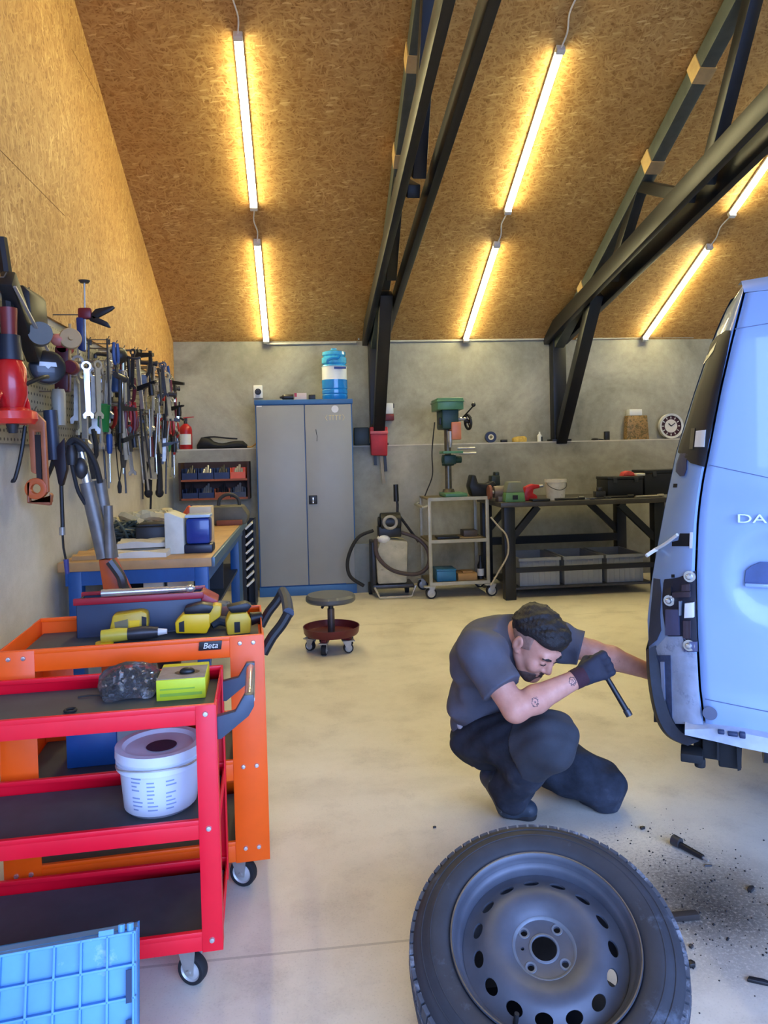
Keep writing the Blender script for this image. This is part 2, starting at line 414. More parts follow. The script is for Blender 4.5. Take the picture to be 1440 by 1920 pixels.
# ------------------------------------------------------------------ along the back wall
def XZ(px, py, y): p = atY(px, py, y); return p.x, p.z
m_chrome = P('chrome', (210, 210, 206), .24, .8, .05)
m_steel = P('bare_steel', (168, 166, 158), .38, .45, .15, 20)
m_dsteel = P('dark_steel', (66, 66, 68), .4, .5, .2, 20)
m_black = P('black_plastic', (20, 21, 24), .45, 0, .2, 15)
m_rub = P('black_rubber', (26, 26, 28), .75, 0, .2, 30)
m_white = P('white_plastic', (222, 222, 216), .4, 0, .05)
m_red = P('red_paint', (176, 24, 30), .4, 0, .15)
m_blue = P('blue_paint', (26, 84, 150), .4, 0, .12)
m_cab = P('cabinet_grey', (150, 153, 152), .45, 0, .04, 3)
m_cabb = P('cabinet_blue', (52, 104, 158), .42, 0, .08)
m_yel = P('yellow_plastic', (236, 190, 20), .4, 0, .08)
m_orange = P('orange_paint', (226, 88, 18), .38, 0, .08)
m_green = P('machine_green', (78, 126, 92), .42, 0, .15, 10)
m_dgreen = P('dark_green', (24, 58, 46), .45, 0, .2, 10)
m_card = P('cardboard', (176, 136, 84), .8, 0, .12)
m_paper = P('paper', (216, 208, 186), .8, 0, .06)

# steel cabinet
YC = 7.28
cx0, cz1 = -.442, 1.975; cx1 = .528
t = thing('metal_cabinet', 'tall grey two-door steel cabinet with blue top and blue base', 'cabinet', ((cx0 + cx1) / 2, 7.48, 0))
MB().bb((cx0, YC + .02, .09), (cx1, 7.695, cz1 - .04)).build('carcass', m_cabb, t, bevel=.004, W=True)
MB().bb((cx0 - .004, YC + .004, 0), (cx1 + .004, 7.695, .095)).build('plinth', m_cabb, t, bevel=.004, W=True)
MB().bb((cx0 - .006, YC - .004, cz1 - .05), (cx1 + .006, 7.698, cz1)).build('top_panel', m_cabb, t, bevel=.006, W=True)
xm = atY(575, 930, YC).x
def door(x0, x1):
    b = MB(); b.bb((x0, YC, .105), (x1, YC + .024, cz1 - .055)); return b.build('door', m_cab, t, bevel=.006, W=True)
d1 = door(cx0 + .012, xm - .004); d2 = door(xm + .004, cx1 - .012)
hx, hz = XZ(587, 937, YC)
b = MB(); b.bb((hx - .042, YC - .012, hz - .045), (hx + .042, YC + .002, hz + .045)); hd = b.build('handle_plate', m_black, d2, bevel=.008, W=True)
b = MB(); b.box((hx, YC - .018, hz + .004), (.018, .016, .045)); b.cyl((hx, YC - .011, hz - .028), (hx, YC - .017, hz - .028), .009); b.build('latch', m_chrome, d2, bevel=.003, W=True)
m_mark = P('pale_marker', (226, 214, 170), .7)
x, z = XZ(628, 767, YC); MB().cyl((x, YC - .0006, z), (x, YC - .0022, z), .036, n=24).build('sticker', m_white, d2, W=True)
b = MB()
for k, dx in enumerate((-.085, -.05, -.02, .015, .05, .085)):      # hand-drawn strokes: ( T T T )
    x, z = XZ(628, 783, YC); x += dx
    if k in (0, 5):
        s = -1 if k == 0 else 1
        b.tube([(x - s * .008, YC - .001, z + .03), (x + s * .008, YC - .001, z), (x - s * .008, YC - .001, z - .03)], .003, 5, 4)
    else:
        b.box((x, YC - .001, z), (.008, .002, .05)); b.box((x, YC - .001, z + .022), (.024, .002, .008))
b.build('marking', m_mark, d2, W=True)
b = MB(); x, z = XZ(592, 805, YC); b.tube([(x, YC - .0005, z), (x + .012, YC - .0005, z - .07), (x + .008, YC - .0005, z - .12)], .003, 5); b.build('scratch', m_black, d2, W=True)
x, z = XZ(486, 762, YC); MB().box((x, YC - .001, z), (.05, .002, .012)).build('maker_plate', m_white, d1, W=True)

# water-cooler bottle
bx, bz = XZ(628, 742, 7.45)
t = thing('water_bottle', 'large blue water-cooler bottle with white label standing on the cabinet', 'bottle', (bx, 7.45, cz1))
m_bot = P('blue_water_bottle', (22, 132, 214), .18, 0, .12, 8, coat=.4)
m_botl = P('pale_blue_bottle', (70, 176, 226), .2, 0, .25, 18, coat=.4)
R = .132
pr = [(0, 0), (R - .01, .002), (R, .02), (R, .05), (R - .006, .058), (R, .066), (R, .10), (R - .006, .108), (R, .116), (R, .205)]
MB().lathe(pr, 36).build('bottle_body', m_bot, t)
pr = [(R, .205), (R - .005, .21), (R - .005, .335), (R, .34)]
MB().lathe(pr, 36, cap=False).build('label_band', P('white_label', (224, 232, 236), .4, 0, .04), t)
b = MB(); b.box((.04, -R + .002, .318), (.12, .012, .022), TR(rz=.1)); b.build('label_print', P('label_blue_print', (40, 66, 140), .5), t)
pr = [(R, .34), (R - .004, .352), (R - .022, .362), (R - .004, .375), (R - .004, .43), (R - .022, .445), (R - .01, .458), (R - .012, .49), (R - .05, .505), (.03, .512), (.03, .53), (0, .53)]
MB().lathe(pr, 36).build('bottle_shoulder', m_botl, t)
b = MB(); b.tube([(-.07, -R - .006, .36), (-.07, -R - .022, .39), (-.02, -R - .03, .41), (.03, -R - .022, .41), (.05, -R, .44)], .014, 8, 3); b.build('carry_handle', m_bot, t)

# small things on the cabinet top
x, z = XZ(545, 744, 7.36)
b = MB(); b.lathe([(.03, 0), (.03, .10), (.012, .125), (.012, .14)], 16, TR(x + .03, 7.36, cz1 + .0305, ry=-PI / 2 * 1.0)); o = b.build('spray_can', P('dark_label', (38, 34, 36), .4), loc=(x, 7.36, cz1), bevel=.002)
tag(o, 'small dark can lying on the cabinet top, nearest the wall socket', 'can')
b = MB(); b.box((x + .10, 7.37, cz1 + .035), (.12, .08, .066)); t = b.build('small_carton', P('carton_white_red', (214, 196, 190), .6, 0, .1), loc=(x + .10, 7.37, cz1), bevel=.003)
tag(t, 'small white and red carton on the cabinet top', 'box')
c = MB(); c.bb((x + .038, 7.329, cz1 + .03), (x + .062, 7.331, cz1 + .068)); c.build('carton_stripe', m_red, t, W=True)
b = MB(); b.box((x + .215, 7.38, cz1 + .028), (.07, .05, .052)); o = b.build('black_case', m_black, loc=(x + .215, 7.38, cz1), bevel=.008); tag(o, 'small black case on the cabinet top, right of the white carton', 'case')

# wall socket left of the bottle
def socket(px, py, y, label, name='wall_socket', plug=True, m2=None):
    p = atY(px, py, y); t = thing(name, label, 'socket', p)
    MB().box((0, -.012, 0), (.10, .026, .14)).build('housing', m_white, t, bevel=.008)
    MB().cyl((0, -.024, .0), (0, -.03, .0), .034, n=24).build('socket_face', m2 or m_black, t)
    if plug: b = MB(); b.cyl((0, -.03, 0), (0, -.085, -.005), .024, .018, 16); b.build('plug', m_black, t)
    return t
socket(484, 735, YB, 'white wall socket with black plug above the left end of the cabinet')
# white and red switch box right of the truss post
p = atY(728, 770, YB); t = thing('power_inlet_box', 'white and red power box on the wall beside the truss post', 'socket', p)
MB().box((0, -.03, .02), (.10, .06, .12)).build('cover', m_white, t, bevel=.012)
MB().box((0, -.032, -.075), (.11, .066, .07)).build('lower_half', P('dark_red', (110, 26, 24), .5), t, bevel=.006)
MB().box((.052, -.03, .05), (.016, .04, .05)).build('latch', m_black, t, bevel=.004)

# ledge: fire extinguisher, black bag
def on_ledge(px, y=7.775): return V((atY(px, 835, y).x, y, ZLED))
p = on_ledge(349); t = thing('fire_extinguisher', 'red fire extinguisher with white label standing on the ledge in the corner', 'fire extinguisher', p)
MB().lathe([(0, 0), (.06, 0), (.066, .012), (.066, .20), (.058, .235), (.03, .262), (.022, .27), (0, .27)], 24).build('cylinder', m_red, t)
MB().lathe([(.0668, .05), (.0668, .16)], 24, cap=False, a0=-2.6, a1=-.5).build('label', m_white, t)
b = MB(); b.cyl((0, 0, .27), (0, 0, .30), .018); b.box((.005, 0, .315), (.03, .022, .03)); b.build('valve', m_dsteel, t, bevel=.003)
b = MB(); b.prism([(-.02, 0), (.09, .012), (.09, .02), (-.02, .012)], -.01, .01, TR(0, 0, .325, rx=PI / 2)); b.build('squeeze_handle', m_red, t)
b = MB(); b.tube([(-.015, 0, .31), (-.07, -.01, .33), (-.095, -.015, .24), (-.085, -.01, .1)], .011, 8, 5); b.build('hose', m_rub, t)
p = on_ledge(417); b = MB()
rows_ = []
for i in range(13):
    u = i / 12; xx = -.26 + .52 * u; h = .062 + .028 * math.sin(u * 9) * (1 - u) + .02 * (u < .3); w_ = .065 + .01 * math.sin(u * 7)
    if i in (0, 12): h *= .5; w_ *= .7
    rows_.append([V((xx, w_ * math.cos(a), max(0, h * (1 + math.sin(a)) * (.55 if math.sin(a) < 0 else .62)))) for a in [2 * PI * k / 14 for k in range(14)]])
b.grid(rows_, True); b.add([r for r in rows_[0]], [tuple(range(14))]); b.add([r for r in rows_[-1]], [tuple(range(14))])
t = b.build('tool_bag', P('black_nylon', (22, 23, 26), .7, 0, .3, 12, .2, 40)); t.location = p
tag(t, 'long slumped black bag lying on the ledge beside the fire extinguisher', 'bag')
b = MB(); b.tube([(-.18, -.03, .12), (-.08, -.05, .125), (.05, -.05, .11), (.16, -.03, .10)], .008, 6, 4); b.build('strap', m_rub, t)
p = on_ledge(470); b = MB(); b.tube([(-.05, 0, .012), (0, -.02, .012), (.02, .02, .02), (.06, .01, .05)], .008, 6, 4); o = b.build('cable_end', m_card); o.location = p; tag(o, 'short tan cable end on the ledge touching the cabinet side', 'cable')

# wooden bin shelf under the ledge
sx0, sz1 = XZ(337, 868, 7.45); sx1, sz0 = XZ(467, 935, 7.45); 
m_shw = P('orange_wood', (150, 76, 36), .6, 0, .2, 10); m_shd = P('shelf_dark', (58, 34, 24), .7, 0, .2)
t = thing('wall_shelf', 'small brown wooden two-tier shelf on the wall beside the cabinet', 'shelf', ((sx0 + sx1) / 2, 7.55, sz0))
MB().bb((sx0, 7.66, sz0), (sx1, 7.698, sz1)).build('back_panel', m_shd, t, W=True)
for x in (sx0, sx1): MB().bb((x - .011, 7.42, sz0), (x + .011, 7.66, sz1)).build('side_panel', m_shd, t, W=True)
zm = atY(400, 902, 7.45).z
for z in (sz0, zm): MB().bb((sx0 + .011, 7.42, z), (sx1 - .011, 7.66, z + .02)).build('shelf_board', m_shw, t, W=True)
m_bin = P('navy_bin', (24, 40, 78), .4, 0, .25, 10)
def bin_(x0, x1, z, h, m, label, grp='open bins on the wall shelf', lip=True):
    b = MB(); y0, y1 = 7.43, 7.64; e = .006
    b.bb((x0, y0, 0), (x1, y1, e)); b.bb((x0, y0, e), (x0 + e, y1, h)); b.bb((x1 - e, y0, e), (x1, y1, h)); b.bb((x0 + e, y1 - e, e), (x1 - e, y1, h)); b.bb((x0 + e, y0, e), (x1 - e, y0 + e, h * .6))
    o = b.build('storage_bin', m, loc=((x0 + x1) / 2, 7.53, 0)); o.location.z = z; tag(o, label, 'bin', grp); return o
L_ = sx1 - sx0
names = ['first', 'second', 'third', 'fourth']
for k in range(4):
    x0 = sx0 + .02 + k * (L_ - .04) / 4; x1 = x0 + (L_ - .04) / 4 - .008
    bin_(x0, x1, zm + .0205, .11, m_bin if k < 3 else m_orange, '%s open bin on the upper board of the wall shelf, %s from the corner' % ('navy' if k < 3 else 'orange', names[k]))
    bin_(x0, x1, sz0 + .0205, .09, m_bin if k < 2 else (m_shw if k == 2 else m_dsteel), '%s open bin on the lower board of the wall shelf, %s from the corner' % ('navy' if k < 2 else ('brown' if k == 2 else 'grey'), names[k]))
    for lv, zz in (('upper', zm + .027), ('lower', sz0 + .027)):
        b = MB(); xc = (x0 + x1) / 2
        for q in range(4): b.cyl((xc - .04 + .025 * q, 7.47 + .02 * (q % 2), 0), (xc - .03 + .02 * q, 7.56, .09 + .02 * (q % 3)), .012, .012, 8)
        o = b.build('small_parts', m_steel if k % 2 else m_dsteel, loc=(xc, 7.52, 0)); o.location.z = zz
        tag(o, 'loose metal parts sticking out of the %s bin of the wall shelf, %s board' % (names[k], lv), 'parts', 'loose parts in the wall shelf bins', 'stuff')

# red holster with hanging tools, in front of the truss post
p = atY(710, 827, 7.62); t = thing('tool_holster', 'red holster hung on the truss post below the roof truss', 'holster', p)
poly = [(-.085, -.15), (.085, -.16), (.095, .15), (-.095, .15)]
MB().prism(poly, -.05, .05, TR(rx=PI / 2)).build('holster_body', P('holster_red', (178, 34, 40), .55, 0, .2, 10), t, bevel=.012)
b = MB(); b.box((0, -.055, .09), (.19, .012, .03)); b.build('band', P('pale_red', (206, 96, 96), .5), t, bevel=.003)
MB().tube([(-.08, .05, .12), (-.05, .09, .18), (.05, .09, .18), (.08, .05, .12)], .008, 6, 4).build('hanging_strap', m_rub, t)
for k, (dx, l, m, nm) in enumerate(((-.04, .10, m_black, 'short black tool'), (.02, .30, P('tool_buff', (150, 138, 112), .5), 'long pale saw blade'), (.062, .17, m_black, 'mid-length black tool'))):
    b = MB(); b.prism([(-.014, 0), (.014, 0), (.02, -l), (-.012, -l)], -.006, .006, TR(rx=PI / 2) if False else Matrix(((1, 0, .0, 0), (0, 0, 1, 0), (.0, 1, 0, 0), (0, 0, 0, 1)))); b.M = Matrix.Identity(4)
    o = b.build('hanging_tool', m); o.location = p + V((dx, 0, -.155)); o.rotation_euler = (0, -.12 + .05 * k if k else .05, 0)
    tag(o, nm + ' sticking out below the red holster on the truss post', 'tool', 'tools in the red holster')
x, z = XZ(680, 818, 7.62)
b = MB(); b.box((x - .01, 7.66, z), (.16, .07, .19)); o = b.build('switch_box', P('dark_green_black', (20, 36, 34), .5), loc=(x - .01, 7.66, z), bevel=.01); tag(o, 'dark green-black box on the wall between cabinet and red holster', 'box')

# ledge things on the right
def led(px, y=7.775): return on_ledge(px, y)
p = led(920); t = thing('tape_roll', 'dark blue roll of tape standing on the ledge right of the drill press', 'tape roll', p)
Mx = TR(0, 0, .062, rx=PI / 2)
MB().lathe([(.03, -.022), (.062, -.022), (.062, .022), (.03, .022), (.03, -.022)], 32, Mx, cap=False).build('tape', P('navy_tape', (36, 46, 78), .45), t)
MB().lathe([(.018, -.023), (.031, -.023), (.031, .023), (.018, .023), (.018, -.023)], 24, Mx, cap=False).build('core', m_paper, t)
b = MB(); p = led(945); b.box((0, 0, .016), (.07, .05, .032)); o = b.build('black_box', m_black, bevel=.006); o.location = p; tag(o, 'low black box on the ledge between the tape roll and yellow sponge', 'box')
p = led(974); b = MB(); b.prism([(-.07, 0), (.07, 0), (.075, .045), (.05, .065), (-.04, .062), (-.075, .04)], -.045, .045, TR(rx=PI / 2)); o = b.build('yellow_sponge', P('sponge', (196, 164, 82), .9, 0, .2, 40, .4, 200), bevel=.008); o.location = p; tag(o, 'yellow sponge on the ledge', 'sponge')
p = led(1012); t = thing('glue_bottle', 'small white bottle standing on the ledge left of the V post', 'bottle', p)
MB().lathe([(0, 0), (.026, 0), (.026, .07), (.012, .085), (.009, .095), (.009, .11), (0, .11)], 20).build('bottle_body', m_white, t)
b = MB(); b.box((.018, -.02, .03), (.02, .012, .05)); b.build('label', m_black, t, bevel=.003)
p = led(1116); b = MB(); b.ell((0, 0, .014), (.045, .03, .014)); b.tube([(.03, 0, .014), (.07, -.01, .01), (.10, .01, .008)], .007, 6, 3); o = b.build('black_clip', m_black); o.location = p; tag(o, 'flat black clip lying on the ledge right of the V post', 'clip')
p = led(1138); b = MB(); b.box((0, 0, .05), (.055, .05, .10)); o = b.build('black_canister', m_black, bevel=.008); o.location = p; tag(o, 'small upright black box on the ledge', 'box')
p = led(1193); t = thing('firewood_carton', 'brown and green printed carton with a white top on the ledge', 'carton', p)
def pcard(name):
    tt = NT(name); mp = tt.coord((1, 1, 1)); v = tt.noise(mp, 16, 5, .7, 2.); r = tt.ramp(v, 0, [(.3, (54, 70, 40)), (.45, (112, 92, 50)), (.55, (168, 132, 80)), (.68, (74, 62, 36))]); tt.ln(r, 0, tt.b, 'Base Color'); return tt.fin(.5)
MB().prism([(-.135, 0), (.135, 0), (.115, .27), (-.115, .27)], -.045, .045, TR(rx=PI / 2)).build('carton_body', pcard('printed_carton'), t, bevel=.008)
MB().box((-.02, 0, .305), (.15, .09, .07)).build('top_label', m_white, t, bevel=.006)
p = led(1258, 7.78); t = thing('wall_clock', 'round white clock with a dark red rim standing on the ledge near the van', 'clock', p)
Mx = TR(0, 0, .145, rx=PI / 2)
MB().lathe([(.118, .02), (.142, .025), (.142, -.02), (.118, -.02)], 40, Mx, cap=False).build('rim', P('clock_rim_pale', (206, 206, 202), .35), t)
MB().lathe([(0, .005), (.12, .005), (.12, -.018), (0, -.018)], 40, Mx).build('ring', P('clock_ring', (64, 28, 32), .4), t)
MB().lathe([(0, .008), (.075, .008)], 40, Mx, cap=False).build('dial', P('clock_dial', (222, 216, 208), .5), t)
b = MB(Mx)
for k in range(12): a = k * PI / 6; b.box((.097 * math.cos(a), .097 * math.sin(a), .007), (.03, .011, .004), TR(0, 0, 0)) if False else b.beam((.086 * math.cos(a), .086 * math.sin(a), .007), (.108 * math.cos(a), .108 * math.sin(a), .007), .01, .004, (0, 0, 1))
b.build('hour_marks', m_white, t)
b = MB(Mx); b.beam((0, 0, .011), (.05, .035, .011), .008, .004, (0, 0, 1)); b.beam((0, 0, .011), (-.03, .03, .011), .01, .004, (0, 0, 1)); b.build('hands', m_black, t)
b = MB(); b.box((0, .03, .02), (.09, .06, .04)); b.build('foot', m_black, t)

# ------------------------------------------------------------------ pressure washer / grey machine by the cabinet
p = atZ(735, 1122, 0); gx, gy = p.x, p.y + .16
t = thing('parts_washer', 'grey wheeled machine with hoses and a black motor standing by the cabinet', 'machine', (gx, gy, 0)); t.scale = (1.12, 1.0, 1.06)
m_gm = P('dirty_grey', (176, 170, 146), .6, 0, .25, 8, .1, 40, dirt=((70, 56, 44), 7, .62))
MB().prism([(-.12, .13), (.14, .13), (.155, .52), (-.08, .55), (-.13, .42)], -.14, .14, TR(rx=PI / 2)).build('tank', m_gm, t, bevel=.02)
MB().ell((-.055, -.1, .545), (.06, .06, .045)).build('filler_cap', m_white, t)
b = MB(); b.cyl((-.08, -.07, .70), (.10, -.07, .70), .085, n=20); b.cyl((-.10, -.07, .70), (-.08, -.07, .70), .05); b.box((0, -.05, .61), (.2, .16, .10)); b.build('motor', m_black, t, bevel=.012)
b = MB(); b.ring((0, -.16, .70), (0, 1, 0), .055, .014, 20); b.build('motor_guard', m_steel, t)
MB().tube([(.08, .02, .60), (.09, .03, .85), (.08, .03, .95)], .012, 8).build('handle_rod', m_dsteel, t)
MB().cyl((.08, .03, .88), (.078, .03, 1.04), .024, .022).build('grip', m_black, t)
MB().tube([(.1, -.05, .74), (.18, -.06, .62), (.26, -.06, .50)], .012, 8, 4).build('lever', m_black, t)
b = MB(); b.tube([(-.14, -.05, .62), (-.28, -.08, .56), (-.37, -.1, .38), (-.36, -.12, .22), (-.24, -.12, .12)], .016, 8, 6); b.build('hose', m_rub, t)
b = MB(); b.tube([(-.13, -.14, .55), (-.12, -.19, .40), (0, -.21, .27), (.2, -.2, .22), (.32, -.16, .28), (.33, -.14, .42), (.24, -.12, .54), (.1, -.1, .60)], .018, 8, 6); b.build('hose', P('brown_hose', (66, 54, 54), .6), t)
MB().bb((-.165, -.13, .05), (-.13, .15, .52)).build('side_frame', m_black, t, bevel=.008)
b = MB(); b.bb((-.16, -.15, .09), (.2, .14, .125)); b.build('base_tray', m_dsteel, t, bevel=.008)
MB().tube([(-.15, -.17, .11), (-.11, -.2, .02), (.17, -.2, .02), (.21, -.17, .11)], .011, 8).build('foot_rail', m_chrome, t)
for s in (-1, 1): MB().cyl((s * .15, .10, .06), (s * .18, .10, .06), .06, n=20).build('wheel', m_rub, t)
b = MB(); b.bb((gx - .42, gy + .20, 0), (gx - .16, gy + .23, .50)); o = b.build('leaning_sheet', P('panel_grey', (120, 126, 124), .6), loc=(gx - .29, gy + .14, 0)); tag(o, 'grey flat sheet leaning behind the wheeled machine beside the cabinet', 'sheet')

# ------------------------------------------------------------------ trolley with the drill press
YT = atZ(797, 1124, 0).y + .02; TD = .48
tx0 = atY(806, 1000, YT).x; tx1 = atY(914, 1000, YT).x; tz1 = atY(860, 934, YT).z; tz0 = atY(860, 1092, YT).z; tzm = atY(860, 1013, YT).z
m_tf = P('trolley_frame', (168, 164, 146), .45, .2, .15, dirt=((96, 80, 58), 9, .66)); m_sh = P('trolley_shelf', (112, 102, 78), .6, 0, .2, 8)
t = thing('drill_trolley', 'pale metal three-shelf trolley on castors carrying the green drill press', 'trolley', ((tx0 + tx1) / 2, YT + TD / 2, 0))
for x in (tx0, tx1):
    for y in (YT, YT + TD): MB().bb((x - .016, y - .016, tz0 - .03), (x + .016, y + .016, tz1)).build('post', m_tf, t, bevel=.003, W=True)
for z in (tz0, tzm, tz1):
    MB().bb((tx0 - .014, YT - .014, z - .012), (tx1 + .014, YT + TD + .014, z + .004)).build('shelf', m_sh, t, W=True)
    b = MB(); b.bb((tx0 - .01, YT - .02, z - .02), (tx1 + .01, YT - .012, z + .012)); b.build('shelf_edge', m_tf, t, W=True)
b = MB(); b.tube([(tx0 - .06, YT, tz1 - .08), (tx0 - .06, YT + TD, tz1 - .08)], .013); b.tube([(tx0 - .06, YT, tz1 - .08), (tx0, YT, tz1 - .06)], .011); b.tube([(tx0 - .06, YT + TD, tz1 - .08), (tx0, YT + TD, tz1 - .06)], .011); b.build('push_handle', m_tf, t, W=True)
def caster(b_or_t, x, y, r, w=.03, m_w=None, top=.12, parent=None, rz=0, fork=None):
    """fork + wheel as two parts"""
    M = TR(x, y, 0, rz=rz)
    b = MB(M); h = top
    for s in (-1, 1): b.prism([(-.012, r * .8), (.012, r * .8), (.04, h - .006), (-.02, h - .006)], s * (w / 2 + .004) - .002, s * (w / 2 + .004) + .002, TR(r * .35, 0, 0, rx=PI / 2))
    b.bb((-.03, -w / 2 - .012, h - .008), (.055, w / 2 + .012, h)); b.cyl((r * .35, -w / 2 - .01, r), (r * .35, w / 2 + .01, r), .007, n=8)
    f = b.build('caster_fork', fork or m_steel, parent, W=True)
    M2 = M @ TR(r * .35, 0, r, rx=PI / 2)
    MB(M2).lathe([(r * .72, -w / 2), (r * .95, -w / 2), (r, -w / 3), (r, w / 3), (r * .95, w / 2), (r * .72, w / 2), (r * .72, -w / 2)], 28, cap=False).build('caster_wheel', m_w or m_rub, parent, W=True)
    MB(M2).lathe([(0, -w / 2 + .001), (r * .3, -w / 2 - .002), (r * .62, -w / 2 + .004), (r * .73, -w / 2), (r * .73, w / 2), (r * .62, w / 2 - .004), (r * .3, w / 2 + .002), (0, w / 2 - .001)], 24).build('caster_hub', P('hub_grey', (178, 178, 174), .4, .3), f, W=True)
for x in (tx0 - .02, tx1 + .01):
    for y in (YT, YT + TD): caster(None, x, y, .055, .032, parent=t, top=tz0 - .03)
    MB().bb((x - .05, YT - .03, tz0 - .035), (x + .06, YT + .03, tz0 - .022)).build('caster_plate', m_tf, t, W=True)
# things on the trolley
def on(px, py, y, z, b, name, m, label, cat, bevel=.004, **k):
    o = b.build(name, m, bevel=bevel); o.location = (atY(px, py, y).x, y, z); return tag(o, label, cat, **k)
b = MB(); b.box((0, 0, .05), (.19, .22, .10)); b.box((0, 0, .11), (.195, .225, .02)); on(833, 1068, YT + .16, tz0 + .0045, b, 'blue_tub', P('teal_blue', (38, 110, 150), .4), 'teal blue box on the bottom shelf of the drill trolley', 'box')
b = MB(); b.box((0, 0, .035), (.19, .24, .07)); b.box((.01, -.02, .078), (.10, .12, .016)); on(872, 1072, YT + .17, tz0 + .0045, b, 'cardboard_tray', m_card, 'tan cardboard tray on the bottom shelf of the drill trolley', 'box', bevel=.003)
t2 = thing('spray_bottle', 'dark spray bottle with a pale label on the bottom shelf of the drill trolley', 'bottle', (atY(901, 1060, YT + .14).x, YT + .14, tz0 + .0045))
MB().lathe([(0, 0), (.033, 0), (.033, .13), (.014, .18), (.014, .23), (0, .23)], 18).build('bottle_body', m_black, t2); MB().lathe([(.0338, .03), (.0338, .10)], 18, cap=False).build('label', m_white, t2)
b = MB(); b.box((0, 0, .012), (.22, .16, .022)); on(838, 1003, YT + .16, tzm + .0045, b, 'black_tray', m_black, 'flat black tray on the middle shelf of the drill trolley', 'tray')
b = MB(); b.box((0, 0, .032), (.14, .16, .062)); on(879, 1000, YT + .2, tzm + .0165, b, 'small_case', P('brown_case', (86, 74, 62), .5), 'small brown case lying on a board on the middle trolley shelf', 'case')
b = MB(); b.box((0, 0, .006), (.22, .2, .011)); on(878, 1004, YT + .2, tzm + .0045, b, 'wooden_board', P('thin_board', (166, 140, 96), .7), 'thin pale board under the brown case on the middle trolley shelf', 'board', bevel=.001)
# drill press
p = atY(848, 925, YT + .22); dz = tz1 + .0045
t = thing('drill_press', 'green pillar drill press with black handwheel standing on the trolley', 'drill press', (p.x, YT + .24, dz))
m_g = m_green; zz = lambda py: atY(845, py, YT + .2).z - dz
m_col = P('column_steel', (110, 104, 90), .35, .6, .2, 20)
b = MB(); b.box((.005, -.03, .02), (.22, .34, .04)); b.build('base', m_g, t, bevel=.01)
b = MB(); b.lathe([(.065, .04), (.055, .07), (.042, .075)], 20, TR(-.02, .06, 0)); b.cyl((-.02, .06, .04), (-.02, .06, zz(765)), .034, n=20); b.build('column', m_col, t)
zt = zz(862); b = MB(); b.cyl((-.02, .06, zt - .06), (-.02, .06, zt + .05), .062, n=20); b.box((-.03, -.03, zt), (.12, .14, .09)); b.cyl((-.10, -.02, zt), (.10, -.02, zt), .035, n=16); b.build('table_bracket', m_dgreen, t, bevel=.008)
b = MB(); b.box((-.02, -.1, zz(848)), (.2, .2, .025)); b.build('work_table', m_g, t, bevel=.006)
for k, dy in enumerate((0, -.05)): MB().cyl((.05, -.08 + dy, zz(845) + .02 - .05 * k), (.22, -.10 + dy, zz(845) + .02 - .05 * k), .012, n=12).build('clamp_bar', m_steel, t)
b = MB(); hz = zz(790); b.prism([(-.11, -.13), (.06, -.13), (.06, .16), (-.11, .16)], hz - .08, hz + .13); b.build('head', m_dgreen, t, bevel=.02)
b = MB(); pz = zz(758); b.prism([(-.16, -.17), (-.03, -.20), (.10, -.17), (.115, .22), (-.15, .22)], pz - .06, pz + .055); b.prism([(-.17, -.18), (-.03, -.21), (.11, -.18), (.125, .23), (-.16, .23)], pz + .015, pz + .03); b.build('pulley_cover', m_g, t, bevel=.012)
b = MB(); b.cyl((-.03, -.12, hz - .10), (-.03, -.12, hz - .20), .026, n=16); b.cyl((-.03, -.12, hz - .2), (-.03, -.12, hz - .26), .02, .014, 16); b.build('spindle', m_steel, t)
b = MB(); b.prism([(-.02, -.16), (.075, -.16), (.07, -.02), (-.02, -.02)], zz(825), zz(792)); b.build('chuck_guard', P('guard_orange', (196, 120, 84), .4), t, bevel=.01)
b = MB(); b.cyl((.05, -.05, hz + .02), (.16, -.05, hz + .02), .018); b.build('handwheel_shaft', m_steel, t)
b = MB(); b.ring((.165, -.06, hz - .01), (1, .2, .1), .07, .014, 24)
for k in range(3):
    a = k * 2 * PI / 3 + .4; b.cyl((.165, -.06, hz - .01), (.165 + .02, -.06 + .07 * math.cos(a), hz - .01 + .07 * math.sin(a)), .007)
b.cyl((.13, -.06, hz), (.2, -.06, hz), .022); b.build('handwheel', m_black, t)
b = MB(); b.tube([(.11, -.05, hz + .03), (.16, -.16, hz + .1), (.19, -.2, hz + .14)], .008, 6); b.ell((.19, -.2, hz + .15), .022); b.build('feed_lever', m_black, t)
b = MB(); b.tube([(-.14, .1, hz), (-.17, .12, .45), (-.17, .12, .22), (-.23, .12, .06), (-.25, .14, .005)], .006, 6, 6); b.build('power_cord', m_rub, t)
b = MB(); b.box((-.118, -.05, hz), (.02, .08, .07)); b.build('switch', m_black, t, bevel=.004)
# black vice and dark lump on the trolley top
p = atY(902, 935, YT + .16); t = thing('bench_vice', 'black bench vice standing on the trolley top beside the drill press', 'vice', (p.x + .02, YT + .18, dz))
m_bk = P('vice_black', (24, 26, 26), .5, .2, .25)
b = MB(); b.prism([(-.12, 0), (.11, 0), (.13, .10), (.10, .15), (.04, .12), (-.06, .13), (-.08, .21), (-.12, .215), (-.15, .10)], -.08, .08, TR(rx=PI / 2)); b.build('vice_body', m_bk, t, bevel=.015)
b = MB(); b.box((.13, .02, .15), (.09, .12, .10)); b.box((.15, .02, .21), (.045, .1, .05)); b.build('moving_jaw', P('vice_green_black', (30, 44, 38), .5), t, bevel=.012)
b = MB(); b.cyl((.12, -.1, .06), (.12, .1, .06), .012); b.ell((.12, -.1, .06), .018); b.build('tommy_bar', m_steel, t)
